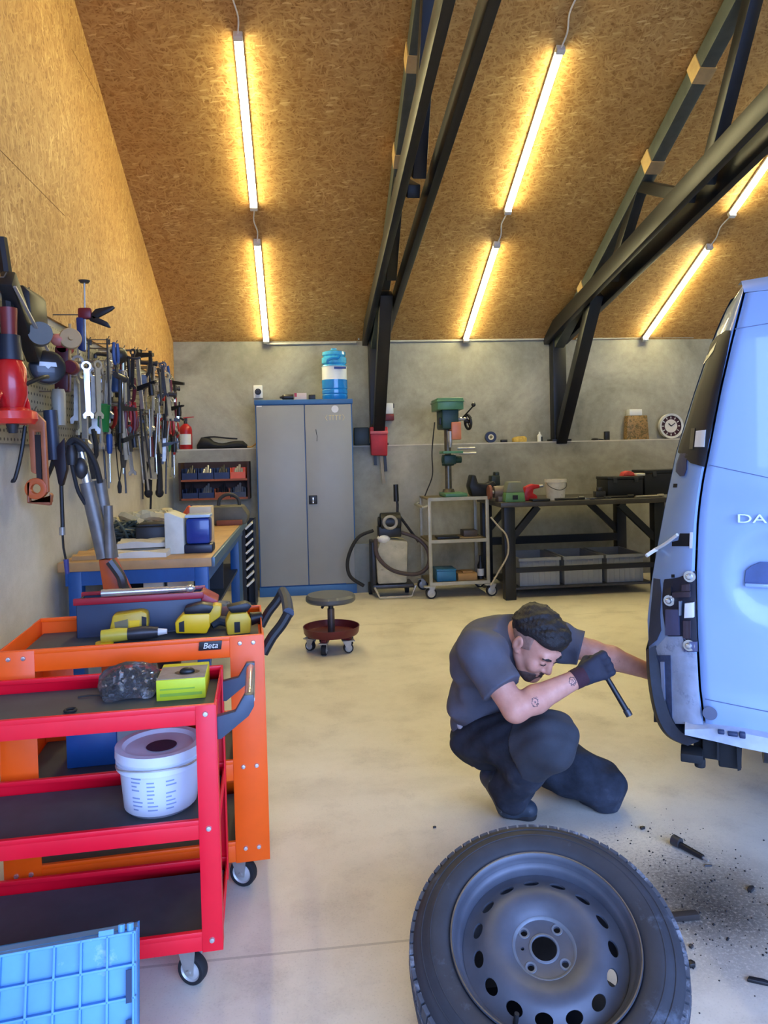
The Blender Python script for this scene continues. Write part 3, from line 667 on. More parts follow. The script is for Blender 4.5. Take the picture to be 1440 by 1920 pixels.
# bench grinder hanging at the trolley's right end, white cable below
YW = atZ(958, 1126, 0).y                        # workbench front
p = atY(938, 925, YW + .18); 
t = thing('bench_grinder', 'small grey bench grinder with a reddish wheel on the left end of the workbench', 'grinder', (p.x + .03, YW + .20, .925))
b = MB(); b.cyl((-.09, 0, .09), (.09, 0, .09), .06, n=20); b.box((0, 0, .025), (.12, .12, .05)); b.build('motor', P('grinder_grey', (104, 92, 84), .5), t, bevel=.005)
MB().lathe([(.015, -.012), (.07, -.012), (.07, .012), (.015, .012)], 28, TR(-.13, 0, .09, ry=PI / 2)).build('grinding_wheel', P('wheel_redbrown', (122, 72, 62), .8), t)
MB().cyl((-.14, 0, .09), (-.085, 0, .09), .016, n=12).build('spindle', m_steel, t)
p = atY(941, 1000, YW); b = MB(); b.tube([(p.x - .12, YW - .06, .80), (p.x - .06, YW - .08, .72), (p.x + .02, YW - .09, .62), (p.x + .03, YW - .08, .45), (p.x - .06, YW - .06, .28), (p.x - .13, YW - .05, .16)], .008, 6, 6)
o = b.build('extension_cable', P('pale_cable', (170, 160, 140), .5), loc=(p.x, YW - .06, .16)); tag(o, 'pale cable hanging in a loop between the drill trolley and the workbench', 'cable')

# black steel workbench
bx0, bx1, bzt, byb = 1.845, 3.50, .925, 7.52
t = thing('steel_workbench', 'long black steel workbench with diagonal braces along the back wall', 'workbench', ((bx0 + bx1) / 2, (YW + byb) / 2, 0))
MB().bb((bx0, YW - .02, bzt - .045), (bx1, byb, bzt)).build('worktop', P('worktop_dark', (66, 62, 58), .4, .3, .25, 6), t, bevel=.004, W=True)
for x in (1.935, 3.42):
    for y in (YW + .055, byb - .06): MB().bb((x - .053, y - .053, 0), (x + .053, y + .053, bzt - .045)).build('leg', M_STEEL, t, bevel=.006, W=True)
for y in (YW + .04, byb - .06):
    MB().beam((1.96, y, .58), (2.22, y, bzt - .05), .05, .06, (1, 0, 0)).build('brace', M_STEEL, t, W=True)
    MB().beam((3.40, y, .52), (3.03, y, bzt - .05), .05, .06, (1, 0, 0)).build('brace', M_STEEL, t, W=True)
MB().bb((1.98, YW + .02, .255), (3.37, YW + .06, .30)).build('front_rail', M_STEEL, t, W=True)
MB().bb((1.98, YW + .07, .085), (3.37, byb - .05, .105)).build('lower_shelf', m_dsteel, t, W=True)
MB().bb((1.98, byb - .11, .42), (3.37, byb - .07, .50)).build('back_rail', M_STEEL, t, W=True)
m_crate = P('grey_crate', (142, 146, 150), .5, 0, .08)
def tub(cx, cy, z, sx, sy, h, m, name, label, cat, grp=None, ribs=0, e=.008, bevel=.003):
    b = MB(); b.bb((-sx / 2, -sy / 2, 0), (sx / 2, sy / 2, e))
    for s in (-1, 1):
        b.bb((s * sx / 2 - e / 2 - s * e / 2, -sy / 2, e), (s * sx / 2 + e / 2 - s * e / 2, sy / 2, h)); b.bb((-sx / 2 + e, s * sy / 2 - e / 2 - s * e / 2, e), (sx / 2 - e, s * sy / 2 + e / 2 - s * e / 2, h))
        b.bb((-sx / 2 - .012, s * (sy / 2 + .006) - .006, h - .03), (sx / 2 + .012, s * (sy / 2 + .006) + .006, h)); b.bb((s * (sx / 2 + .006) - .006, -sy / 2, h - .03), (s * (sx / 2 + .006) + .006, sy / 2, h))
        for k in range(ribs): x = -sx / 2 + sx * (k + .5) / ribs; b.bb((x - .006, s * sy / 2 - .004, .01), (x + .006, s * sy / 2 + .004 * s + .004, h - .03))
    o = b.build(name, m); o.location = (cx, cy, z); return tag(o, label, cat, grp)
for k, (xa, xb) in enumerate(((2.045, 2.47), (2.49, 2.90), (2.92, 3.32))):
    tub((xa + xb) / 2, YW + .40, .1055, xb - xa - .03, .55, .27, m_crate, 'storage_crate', 'grey plastic crate under the workbench, %s' % ('nearest the left leg', 'middle of the three', 'partly behind the van')[k], 'crate', 'grey crates under the workbench', ribs=7)
def onb(px, y): return V((atY(px, 935, y).x, y, bzt + .0005))
p = onb(962, YW + .10); t = thing('battery_charger', 'green and grey electrical box at the front left corner of the workbench', 'charger', p)
b = MB(); b.prism([(-.095, 0), (.10, 0), (.09, .09), (-.085, .09)], -.07, .07, TR(rx=PI / 2)); b.build('housing', P('charger_green', (92, 134, 84), .45), t, bevel=.006)
b = MB(); b.prism([(-.085, .09), (.09, .09), (.065, .19), (-.06, .19)], -.065, .065, TR(rx=PI / 2)); b.build('top_housing', P('charger_grey', (112, 116, 102), .45), t, bevel=.008)
b = MB(); b.box((0, -.072, .045), (.05, .006, .04)); b.build('switch', m_black, t)
p = onb(993, YW + .2); t = thing('red_clamp', 'red machine clamp on the workbench right of the green box', 'clamp', p)
b = MB(); b.prism([(-.07, 0), (.07, 0), (.06, .05), (.02, .07), (.03, .11), (.09, .12), (.09, .15), (.02, .16), (-.05, .13), (-.07, .06)], -.05, .05, TR(rx=PI / 2)); b.build('clamp_body', m_red, t, bevel=.01)
b = MB(); b.cyl((.06, 0, .13), (.13, -.02, .14), .014); b.build('screw', m_steel, t)
p = onb(1042, YW + .16); t = thing('plaster_bucket', 'small stained white bucket standing on the workbench', 'bucket', p)
MB().lathe([(0, 0), (.085, 0), (.10, .17), (.106, .172), (.106, .20), (.10, .20), (.096, .17), (.082, .006), (0, .006)], 28).build('bucket_body', P('stained_white', (196, 192, 180), .55, 0, .15, 14, dirt=((116, 110, 96), 16, .6)), t)
b = MB(); b.tube([(-.1, 0, .18), (-.08, -.08, .13), (0, -.115, .10), (.08, -.08, .13), (.1, 0, .18)], .004, 6, 4); b.build('wire_handle', m_dsteel, t)
b = MB(); b.box((0, 0, .012), (.17, .12, .022)); o = b.build('black_tray', m_black, bevel=.004); o.location = onb(1006, YW + .06) + V((.03, 0, 0)); tag(o, 'flat black tray on the workbench in front of the red clamp', 'tray')
for k, (px, l, m, lab, a) in enumerate(((1068, .3, m_dsteel, 'long dark steel bar lying right of the stained bucket', .05), (1098, .22, m_chrome, 'chrome spanner lying on the workbench right of the bucket', -.15), (1126, .26, m_dsteel, 'dark spanner lying on the workbench in front of the toolbox', .3), (1160, .3, m_rub, 'black rod lying along the front of the workbench', 0), (1218, .3, m_steel, 'steel rod lying in front of the right toolbox', .1))):
    b = MB(); 
    if k in (1, 2): b.box((0, 0, .006), (l * .7, .02, .01)); b.lathe([(.012, 0), (.024, 0), (.024, .012), (.012, .012), (.012, 0)], 16, TR(l * .38, 0, 0), cap=False); b.lathe([(.012, 0), (.026, 0), (.026, .012), (.012, .012), (.012, 0)], 16, TR(-l * .38, 0, 0), cap=False)
    else: b.cyl((-l / 2, 0, .012), (l / 2, 0, .012), .011, n=10); b.cyl((l / 2 - .06, 0, .016), (l / 2, 0, .016), .016, n=10)
    o = b.build('bench_tool', m); o.location = onb(px, YW + .08 + .05 * (k % 2)); o.rotation_euler = (0, 0, a); tag(o, lab, 'tool', 'tools lying on the workbench')
b = MB(); b.box((0, 0, .03), (.10, .08, .06)); b.cyl((0, 0, .06), (0, 0, .10), .03, n=14); o = b.build('metal_part', m_dsteel, bevel=.004); o.location = onb(1124, YW + .35); tag(o, 'small dark machine part on the workbench left of the toolboxes', 'part')
def toolbox(px0, px1, y, h, lab):
    x0 = atY(px0, 930, y).x; x1 = atY(px1, 930, y).x; t = thing('toolbox', lab, 'toolbox', ((x0 + x1) / 2, y + .14, bzt + .0005)); w_ = x1 - x0
    b = MB(); b.bb((-w_ / 2, -.14, 0), (w_ / 2, .14, h * .86)); b.build('box_body', m_black, t, bevel=.008)
    b = MB(); b.bb((-w_ / 2 - .004, -.145, h * .86), (w_ / 2 + .004, .145, h)); b.build('lid', m_dsteel if False else m_black, t, bevel=.006)
    for s in (-1, 1): MB().box((s * w_ * .3, -.148, h * .84), (.04, .012, .05)).build('latch', m_dsteel, t, bevel=.002)
    return t
toolbox(1140, 1206, YW + .3, .20, 'black toolbox on the workbench with a red packet on its lid'); toolbox(1209, 1300, YW + .42, .255, 'taller black toolbox on the workbench half behind the van')
xx = atY(1177, 890, YW + .42).x
b = MB(); b.prism([(-.07, 0), (.06, 0), (.05, .035), (.0, .055), (-.05, .04)], -.05, .05, TR(rx=PI / 2)); o = b.build('red_packet', P('packet_red', (196, 70, 66), .5, 0, .25, 20), bevel=.008); o.location = (xx, YW + .43, bzt + .2012); tag(o, 'red packet on the lid of the lower black toolbox', 'packet')
b = MB(); b.box((0, 0, .014), (.09, .1, .026)); o = b.build('white_rag', m_white, bevel=.008); o.location = (xx + .11, YW + .40, bzt + .2012); tag(o, 'small white thing beside the red packet on the toolbox lid', 'rag')

# rolling stool with parts dish
p = atZ(622, 1205, .05); t = thing('mechanic_stool', 'low rolling stool with round grey seat and dark red parts dish', 'stool', (p.x, p.y + .0, 0))
m_dish = P('dish_maroon', (98, 30, 32), .4, .1, .15)
MB().lathe([(0, .118), (.19, .118), (.198, .13), (.205, .175), (.199, .175), (.192, .135), (.185, .125), (0, .125)], 44).build('parts_dish', m_dish, t)
MB().lathe([(0, 0), (.17, 0), (.18, .012), (.18, .035), (.165, .052), (0, .056)], 44, TR(0, 0, .352)).build('seat', P('seat_vinyl', (84, 86, 84), .35, 0, .1, coat=.2), t)
MB().cyl((0, 0, .12), (0, 0, .30), .026, n=18).build('pillar', P('pillar_grey', (96, 84, 78), .35, .5), t)
MB().cyl((0, 0, .27), (0, 0, .354), .019, n=16).build('piston', m_black, t)
b = MB(); b.tube([(-.01, 0, .34), (-.04, -.02, .33), (-.06, -.03, .32)], .006, 6); b.ell((-.062, -.031, .318), .011); b.build('height_lever', m_black, t)
for k in range(5):
    a = k * 2 * PI / 5 + .55; b = MB(); b.beam((.03 * math.cos(a), .03 * math.sin(a), .105), (.17 * math.cos(a), .17 * math.sin(a), .10), .04, .025); b.build('base_arm', m_dish, t, bevel=.004)
    caster(None, t.location.x + .165 * math.cos(a), t.location.y + .165 * math.sin(a), .036, .034, parent=t, top=.092, rz=a + 1.2 + .7 * k)
# ------------------------------------------------------------------ left side: blue workbench and what lies on it
BY0, BY1, BXR, BZ = 3.98, 6.33, -.497, .87
t = thing('wooden_top_workbench', 'blue steel workbench with a wooden top along the side wall', 'workbench', (-.9, 5.15, 0))
m_wood = P('bench_wood', (176, 136, 86), .55, 0, .2, 6, dirt=((104, 74, 44), 5, .6)); m_bl = P('bench_blue', (20, 78, 138), .4, 0, .15)
MB().bb((XL + .03, BY0, BZ - .05), (BXR, BY1, BZ)).build('worktop', m_wood, t, bevel=.004, W=True)
b = MB(); b.bb((BXR - .001, BY0, BZ - .052), (BXR + .018, BY1, BZ + .001)); b.build('edge_strip', P('edge_bluegrey', (86, 112, 128), .4, .3), t, bevel=.003, W=True)
MB().bb((XL + .06, BY0 + .03, BZ - .13), (BXR - .02, BY0 + .07, BZ - .05)).build('apron', m_bl, t, W=True)
MB().bb((BXR - .06, BY0 + .07, BZ - .13), (BXR - .02, BY1 - .05, BZ - .05)).build('apron', m_bl, t, W=True)
for x in (XL + .11, BXR - .06):
    for y in (BY0 + .06, BY1 - .35): MB().bb((x - .035, y - .035, 0), (x + .035, y + .035, BZ - .05)).build('leg', m_bl, t, bevel=.004, W=True)
MB().bb((BXR - .055, BY1 - .33, .05), (BXR - .03, BY1 - .05, BZ - .13)).build('side_panel', m_bl, t, W=True)
MB().bb((XL + .08, BY0 + .12, .48), (BXR - .04, BY1 - .06, .50)).build('lower_shelf', P('shelf_navy', (22, 40, 66), .5), t, W=True)
MB().bb((XL + .08, BY0 + 1.1, .50), (BXR - .06, BY0 + 1.13, BZ - .06)).build('divider', P('bench_dark', (24, 30, 38), .6), t, W=True)
def LB(px, y): return V((atY(px, 1010, y).x, y, BZ + .0005))
# under-shelf binders
for k, (a, c, m, lab) in enumerate(((268, 305, m_paper, 'pale binder upright on the lower shelf of the blue workbench, left of two'), (313, 352, m_paper, 'pale binder upright on the lower shelf of the blue workbench, right of two'), (309.3, 312, m_black, 'thin black folder between the two pale binders'))):
    y = BY0 + .25 + .012 * k; x0 = atY(a, 1080, y).x; x1 = atY(c, 1080, y).x
    b = MB(); b.bb((-(x1 - x0) / 2, -.1, 0), ((x1 - x0) / 2, .12, .27)); o = b.build('binder', m, bevel=.003); o.location = ((x0 + x1) / 2, y + .1, .5005); tag(o, lab, 'binder')
# paper and cardboard sheets
for k, (px, y, w_, d_, h, a, m, lab) in enumerate(((196, BY0 + .22, .30, .26, .022, .1, m_card, 'cardboard sheet at the left front corner of the workbench'), (262, BY0 + .24, .36, .30, .03, -.05, m_paper, 'stack of papers on the workbench front edge'), (275, BY0 + .34, .30, .26, .03, .12, P('paper_grey', (190, 184, 170), .8), 'crumpled grey paper lying on the stack of papers'))):
    b = MB(); n = 9; rows_ = []
    for i in range(n): rows_.append([V((w_ * (j / (n - 1) - .5), d_ * (i / (n - 1) - .5), .010 + .008 * math.sin(i * 1.3 + k) * math.cos(j * .9 + k * 2))) for j in range(n)])
    lower = [[V((p.x, p.y, 0)) for p in r] for r in rows_]; b.grid([[V((p.x, p.y, p.z + h - .01)) for p in r] for r in rows_])
    top = [[V((p.x, p.y, p.z + h - .01)) for p in r] for r in rows_]
    peri = [(0, j) for j in range(n)] + [(i, n - 1) for i in range(1, n)] + [(n - 1, j) for j in range(n - 2, -1, -1)] + [(i, 0) for i in range(n - 2, -1, -1)]
    b.grid([[lower[i][j] for i, j in peri], [top[i][j] for i, j in peri]]); b.add([lower[0][0], lower[0][-1], lower[-1][-1], lower[-1][0]], [(0, 1, 2, 3)])
    o = b.build('paper_sheet' if k else 'cardboard_sheet', m); o.location = LB(px, y) + V((0, 0, .0405 if k == 2 else 0)); o.rotation_euler = (0, 0, a); tag(o, lab, 'paper' if k else 'cardboard')
b = MB(); b.box((0, 0, .075), (.19, .20, .13)); b.box((0, 0, .145), (.17, .18, .02)); o = b.build('black_case', m_black, bevel=.012); o.location = LB(289, BY0 + .52) ; o.rotation_euler = (0, .0, .1); tag(o, 'black case on the workbench left of the white magazine box', 'case')
def wire_clump(name, p, r, n, m, lab, cat, seed, rad=.006, sq=.6):
    q = random.Random(seed); b = MB()
    for i in range(n):
        c = V((q.uniform(-.3, .3) * r, q.uniform(-.3, .3) * r, 0)); pts = []
        for k in range(7): a = q.uniform(0, 6.28); pts.append(V((c.x + r * q.uniform(.3, .8) * math.cos(a), c.y + r * q.uniform(.3, .8) * math.sin(a), q.uniform(rad, r * sq * 1.3))))
        b.tube(pts, rad, 5, 4)
    o = b.build(name, m); o.location = p; return tag(o, lab, cat, kind='stuff')
wire_clump('cable_tangle', LB(233, BY0 + .62), .17, 14, P('cable_green_black', (52, 62, 56), .5, 0, .4, 20), 'tangle of dark cables on the workbench left of the black case', 'cables', 3, .009, .75)
wire_clump('rag_heap', LB(278, BY0 + 1.05), .22, 16, P('rag_cream', (186, 178, 144), .9, 0, .2), 'heap of cream rags on the workbench behind the black case', 'rags', 5, .028, .62)
p = LB(334, BY0 + .30); b = MB(); b.prism([(-.055, 0), (.05, 0), (.05, .20), (-.03, .235), (-.055, .235)], -.11, .11, TR(rx=PI / 2)); o = b.build('magazine_box', P('ivory_plastic', (200, 196, 176), .5), bevel=.004); o.location = p; tag(o, 'upright ivory magazine box on the workbench', 'box')
p = LB(374, BY0 + .26); t = thing('blue_jar', 'blue plastic jar with pale rim on a dark base on the workbench corner', 'jar', p)
MB().box((0, 0, .125), (.135, .12, .15)).build('jar_body', P('jar_blue', (14, 52, 128), .3, 0, .1, coat=.3), t, bevel=.018)
MB().box((0, 0, .21), (.14, .125, .018)).build('jar_rim', P('rim_pale', (170, 190, 206), .3), t, bevel=.006)
MB().box((.0, 0, .025), (.16, .14, .05)).build('jar_base', P('base_navy', (22, 30, 48), .4), t, bevel=.01)
p = LB(380, BY0 + .62); b = MB(); b.box((0, 0, .12), (.13, .14, .24)); o = b.build('pale_carton', P('pale_carton', (206, 186, 150), .7), bevel=.003); o.location = p; tag(o, 'pale carton standing behind the blue jar', 'box')
b = MB(); b.prism([(-.05, 0), (.05, 0), (.06, .16), (.0, .245), (-.06, .16)], -.03, .03, TR(rx=PI / 2)); o = b.build('orange_tool_case', m_orange, bevel=.012); o.location = LB(356, BY0 + .72); tag(o, 'orange thing peeking out behind the magazine box', 'case')
p = LB(430, BY1 - .35); t = thing('grey_tool_case', 'olive grey tool case with an arched handle at the far end of the workbench', 'case', p)
b = MB(); b.prism([(-.16, 0), (.15, 0), (.17, .07), (.12, .15), (-.12, .15), (-.17, .07)], -.12, .12, TR(rx=PI / 2)); b.build('case_body', P('olive_grey', (84, 80, 64), .6, 0, .2), t, bevel=.02)
MB().tube([(-.08, 0, .14), (-.07, 0, .20), (-.02, 0, .235), (.03, 0, .235), (.08, 0, .20), (.09, 0, .14)], .014, 8, 3).build('case_handle', P('handle_dark', (50, 48, 42), .6), t)
b = MB(); b.box((.02, -.15, .02), (.2, .05, .04)); b.build('front_tray', P('tray_rust', (124, 66, 36), .7), t, bevel=.004)

# narrow black rack with slanted white slats between bench and cabinet
x0, z1 = XZ(460, 975, 6.85); x1, z0 = XZ(478, 1112, 6.85)
t = thing('slat_rack', 'narrow black rack with slanted white slats beside the cabinet', 'rack', ((x0 + x1) / 2, 6.95, 0))
MB().bb((x0 - .035, 6.80, 0), (x0, 7.1, z1 + .02)).build('side_panel', m_black, t, W=True); MB().bb((x1, 6.86, 0), (x1 + .012, 7.1, z1)).build('side_panel', m_black, t, W=True)
MB().bb((x0, 7.06, 0), (x1, 7.1, z1)).build('back_panel', m_black, t, W=True)
for k in range(8):
    z = z0 + .1 + (z1 - z0 - .12) * k / 7.5; b = MB(); b.beam((x0 + .004, 6.9, z - .02), (x1 - .004, 6.9, z + .035), .28, .018, (0, 0, 1)); b.build('slat', m_white, t, W=True)

# orange hoist with grey tubes and hoses, behind the trolleys
HY = 3.42
t = thing('engine_hoist', 'orange hoist with thick grey tubes and black hoses behind the trolleys', 'hoist', (atY(210, 1050, HY).x, HY, 0))
h0 = atY(207, 1050, HY); g = lambda px, py, dy=0: atY(px, py, HY + dy)
b = MB(); pts = [g(184, 1050), g(206, 1048), g(236, 1110), g(236, 1150), g(200, 1150)]; b.plate(pts, .12); b.build('mast_plate', P('hoist_orange', (176, 74, 22), .45, 0, .15), t, bevel=.006, W=True)
b = MB(); q = g(205, 1120); b.bb((q.x - .05, HY + .01, .04), (q.x + .05, HY + .11, q.z)); b.bb((q.x - .25, HY - .04, .03), (q.x + .25, HY + .16, .10)); b.build('mast_base', P('hoist_orange', (176, 74, 22)), t, bevel=.006, W=True)
for s in (-1, 1): MB().cyl((q.x + .2 * s, HY - .05, .04), (q.x + .2 * s, HY + .17, .04), .04, n=16).build('roller', m_rub, t, W=True)
m_tube = P('tube_grey', (112, 108, 102), .4, .3, .25, 12)
for k, (a, c, r) in enumerate((((196, 1046, .02), (163, 905, .02), .034), ((210, 1046, .06), (186, 900, .06), .030), ((206, 1046, -.02), (203, 948, -.02), .020))):
    MB().cyl(g(*a), g(*c), r, n=18).build('mast_tube', m_tube, t, W=True)
MB().cyl(g(163, 905, .02), g(150, 830, .02), .022, .018, 16).build('piston_rod', m_chrome, t, W=True)
b = MB(); b.ell(g(152, 878, .0), (.03, .03, .05)); b.box(g(150, 835, .02), (.06, .05, .06)); b.build('joint', m_dsteel, t, bevel=.006, W=True)
MB().tube([g(188, 905, .02), g(178, 868, .0), g(160, 838, -.02), (g(140, 824, -.02)), g(128, 838, -.02), g(134, 870, -.02)], .014, 8, 6).build('hose', m_rub, t, W=True)
MB().tube([g(134, 868, -.03), g(139, 892, -.03), g(147, 922, -.02), g(160, 945, 0)], .009, 8, 5).build('hose', m_rub, t, W=True)
MB().lathe([(0, 0), (.022, 0), (.028, .05), (.016, .09), (0, .09)], 14, Matrix.Translation(g(135, 872, -.03))).build('hose_grip', m_black, t, W=True)
MB().tube([g(206, 1052, -.03), g(226, 1080, -.03), g(232, 1100, -.02), g(246, 1120, .05)], .022, 8, 4).build('lever_arm', m_dsteel, t, W=True)

# ------------------------------------------------------------------ pegboard with hanging tools on the side wall
def pegmat():
    tt = NT('pegboard'); tc = tt.nd('ShaderNodeTexCoord'); sp = tt.nd('ShaderNodeSeparateXYZ'); tt.ln(tc, 'Object', sp, 0)
    d = []
    for ax in (1, 2):
        f = tt.math('FRACT', (tt.math('MULTIPLY', (sp, ax), 1 / .038), 0)); f = tt.math('SUBTRACT', (f, 0), .5); d.append(tt.math('MULTIPLY', (f, 0), (f, 0)))
    r = tt.math('LESS_THAN', (tt.math('ADD', (d[0], 0), (d[1], 0)), 0), .035)
    mp = tt.coord(); n = tt.noise(mp, 4, 4); rr = tt.ramp(n, 0, [(.3, (132, 128, 112)), (.7, (158, 154, 136))])
    m = tt.mix((r, 0), (rr, 0), lin((36, 34, 30))); tt.ln(m, 2, tt.b, 'Base Color'); return tt.fin(.5, .2)
PZ0, PZ1, PY0, PY1 = 1.495, 2.12, 3.0, 7.55
PX = XL + .045
peg = thing('pegboard', 'long grey perforated tool board on the side wall', 'tool board', (PX, (PY0 + PY1) / 2, PZ0))
MB().bb((PX - .012, PY0, PZ0), (PX, PY1, PZ1)).build('perforated_panel', pegmat(), peg, W=True)
for z in (PZ0 + .02, PZ1 - .02): MB().bb((XL + .001, PY0, z - .02), (PX - .012, PY1, z + .02)).build('batten', m_dsteel, peg, W=True)
m_hook = P('hook_steel', (120, 112, 100), .4, .8)
HK = MB(); nhook = [0]
def hook(y, z, d):
    nhook[0] += 1; b = MB() if nhook[0] > 62 else HK                  # far ones merge, about ninety nearer ones stay single
    b.tube([(PX, y, z), (PX + d, y, z), (PX + d + .012, y, z + .02)], .0035, 6)
    if b is not HK: b.build('hook', m_hook, peg, W=True)
# tool shapes are modelled hanging: origin at the hanging point, +z up, face in the x-z plane
XZM = Matrix(((1, 0, 0, 0), (0, 0, 1, 0), (0, 1, 0, 0), (0, 0, 0, 1)))       # polygon (x,z) extruded along y
def T_spanner(name, L, m, open_=True):
    b = MB(); w_ = L * .05; b.prism([(-w_, -L * .12), (w_, -L * .12), (w_ * .8, -L * .9), (-w_ * .8, -L * .9)], -.004, .004, XZM)
    b.lathe([(L * .05, -.006), (L * .085, -.006), (L * .085, .006), (L * .05, .006), (L * .05, -.006)], 18, TR(0, 0, -L * .07, rx=PI / 2), cap=False)
    a = L * .09; b.prism([(-w_ * .8, -L * .88), (w_ * .8, -L * .88), (a, -L * .93), (a * .9, -L), (a * .45, -L), (a * .35, -L * .955), (-a * .35, -L * .955), (-a * .45, -L), (-a * .9, -L), (-a, -L * .93)], -.006, .006, XZM)
    return [(b, 'spanner', m, None)]
def T_pliers(L, mh, jaw=m_dsteel, up=False):
    parts = []; s_ = -1
    b = MB(); J = L * .36
    b.prism([(-.012, 0), (.001, 0), (.006, J * .6), (.022, J), (-.022, J), (-.02, J * .6)], -.006, .006, XZM); b.prism([(-.001, 0), (.012, 0), (.02, J * .6), (.012, J * 1.05), (-.004, J * .7)], -.005, .007, XZM)
    b.cyl((0, -.009, J * .95), (0, .010, J * .95), .016, n=14)
    parts.append((b, 'jaws', jaw, None))
    for s in (-1, 1):
        b = MB(); b.tube([(s * .012, 0, J), (s * .030, 0, J + L * .12), (s * .034, 0, J + L * .34), (s * .026, 0, L)], [.009, .011, .012, .010], 8); parts.append((b, 'handle', mh, None))
    for q in parts:
        q[0].v = [V((p.x, p.y, p.z - L)) for p in q[0].v]
        if up: q[0].v = [V((p.x, p.y, -p.z - L)) for p in q[0].v]
    return parts
def T_driver(L, mh):
    b = MB(); b.lathe([(0, 0), (.012, -.003), (.016, -.02), (.014, -L * .36), (.010, -L * .42), (0, -L * .42)][::-1], 12)
    c = MB(); c.cyl((0, 0, -L * .41), (0, 0, -L), .004, n=8); c.box((0, 0, -L), (.009, .003, .012)); return [(b, 'handle', mh, None), (c, 'shank', m_chrome, None)]
def T_clamp(L, mh):
    b = MB(); b.bb((-.012, -.004, -L), (.012, .004, 0)); c = MB(); c.prism([(-.014, 0), (.014, 0), (.02, -.02), (.11, -.035), (.11, -.055), (.014, -.05), (-.014, -.05)], -.012, .012, XZM)
    d = MB(); d.prism([(-.016, -L * .62), (.016, -L * .6), (.11, -L * .56), (.11, -L * .59), (.018, -L * .68), (-.016, -L * .7)], -.012, .012, XZM)
    e = MB(); e.lathe([(.0, -L * .80), (.016, -L * .80), (.018, -L * .72), (.014, -L * .6), (0, -L * .6)], 12, TR(.075, 0, 0)); e.cyl((.075, 0, -L * .6), (.075, 0, -L * .5), .006)
    return [(b, 'bar', m_steel, None), (c, 'fixed_jaw', mh, None), (d, 'sliding_jaw', mh, None), (e, 'screw_handle', m_black, None)]
def T_hammer(L, mh):
    b = MB(); b.cyl((-.06, 0, -.02), (.05, 0, -.02), .016, n=14); b.cyl((.05, 0, -.02), (.065, 0, -.02), .020, n=14); c = MB(); c.tube([(0, 0, 0), (0, 0, -L * .5), (0, 0, -L)], [.009, .011, .014], 10); return [(b, 'head', m_dsteel, None), (c, 'handle', mh, None)]
def T_scraper(L, mh):
    b = MB(); b.tube([(0, 0, 0), (0, 0, -L * .2), (0, 0, -L * .48)], [.012, .018, .012], 10); c = MB(); c.prism([(-.01, -L * .46), (.01, -L * .46), (.045, -L), (-.045, -L)], -.003, .003, XZM); return [(b, 'handle', mh, None), (c, 'blade', m_steel, None)]
def T_rod(L, m, r=.006):
    b = MB(); b.tube([(.03, 0, -.03), (.028, 0, 0), (0, 0, .0), (0, 0, -.05), (0, 0, -L)], r, 7); return [(b, 'rod', m, None)]
def T_ratchet(L, mh):
    b = MB(); b.ell((0, 0, -.03), (.022, .014, .032), 14); b.cyl((0, 0, -.05), (0, 0, -L * .55), .008); c = MB(); c.lathe([(0, -L), (.016, -L), (.017, -L * .6), (.011, -L * .54), (0, -L * .54)], 12); return [(b, 'ratchet_head', m_chrome, None), (c, 'handle', mh, None)]
def T_saw(L, mh):
    b = MB(); b.prism([(-.045, 0), (.04, 0), (.02, -.03), (.03, -.09), (-.03, -.10), (-.05, -.05)], -.012, .012, XZM); c = MB(); c.tube([(0, 0, -.01), (.09, 0, -.02), (.09, 0, -L), (.0, 0, -L)], .008, 7); d = MB(); d.bb((-.012, -.001, -L), (.002, .001, -.09))
    return [(c, 'frame', m_steel, None), (b, 'grip', mh, None), (d, 'blade', m_dsteel, None)]
m_hr = P('handle_red', (158, 26, 30), .4, 0, .2); m_hm = P('handle_maroon', (96, 22, 34), .45, 0, .2); m_hb = P('handle_blue', (34, 70, 130), .4, 0, .15); m_hk = m_black; m_ho = P('handle_orange', (196, 92, 40), .45); m_hg = P('handle_green', (28, 120, 64), .4); m_hy = P('handle_buff', (168, 148, 104), .5)
TOOLS = {
 'chrome_spanner': lambda: T_spanner('s', .24, m_chrome), 'steel_spanner': lambda: T_spanner('s', .30, m_steel), 'dark_spanner': lambda: T_spanner('s', .26, m_dsteel),
 'red_pliers': lambda: T_pliers(.22, m_hr), 'maroon_pliers': lambda: T_pliers(.25, m_hm), 'black_pliers': lambda: T_pliers(.24, m_hk), 'blue_pliers': lambda: T_pliers(.22, m_hb),
 'red_screwdriver': lambda: T_driver(.26, m_hr), 'black_screwdriver': lambda: T_driver(.28, m_hk), 'blue_screwdriver': lambda: T_driver(.24, m_hb), 'green_screwdriver': lambda: T_driver(.24, m_hg),
 'red_clamp': lambda: T_clamp(.32, m_hr), 'black_clamp': lambda: T_clamp(.36, m_hk), 'hammer': lambda: T_hammer(.30, m_hy), 'black_hammer': lambda: T_hammer(.32, m_hk),
 'maroon_scraper': lambda: T_scraper(.30, m_hm), 'steel_rod': lambda: T_rod(.34, m_steel), 'dark_rod': lambda: T_rod(.40, m_dsteel), 'ratchet': lambda: T_ratchet(.26, m_hk), 'hacksaw': lambda: T_saw(.34, m_hr),
}
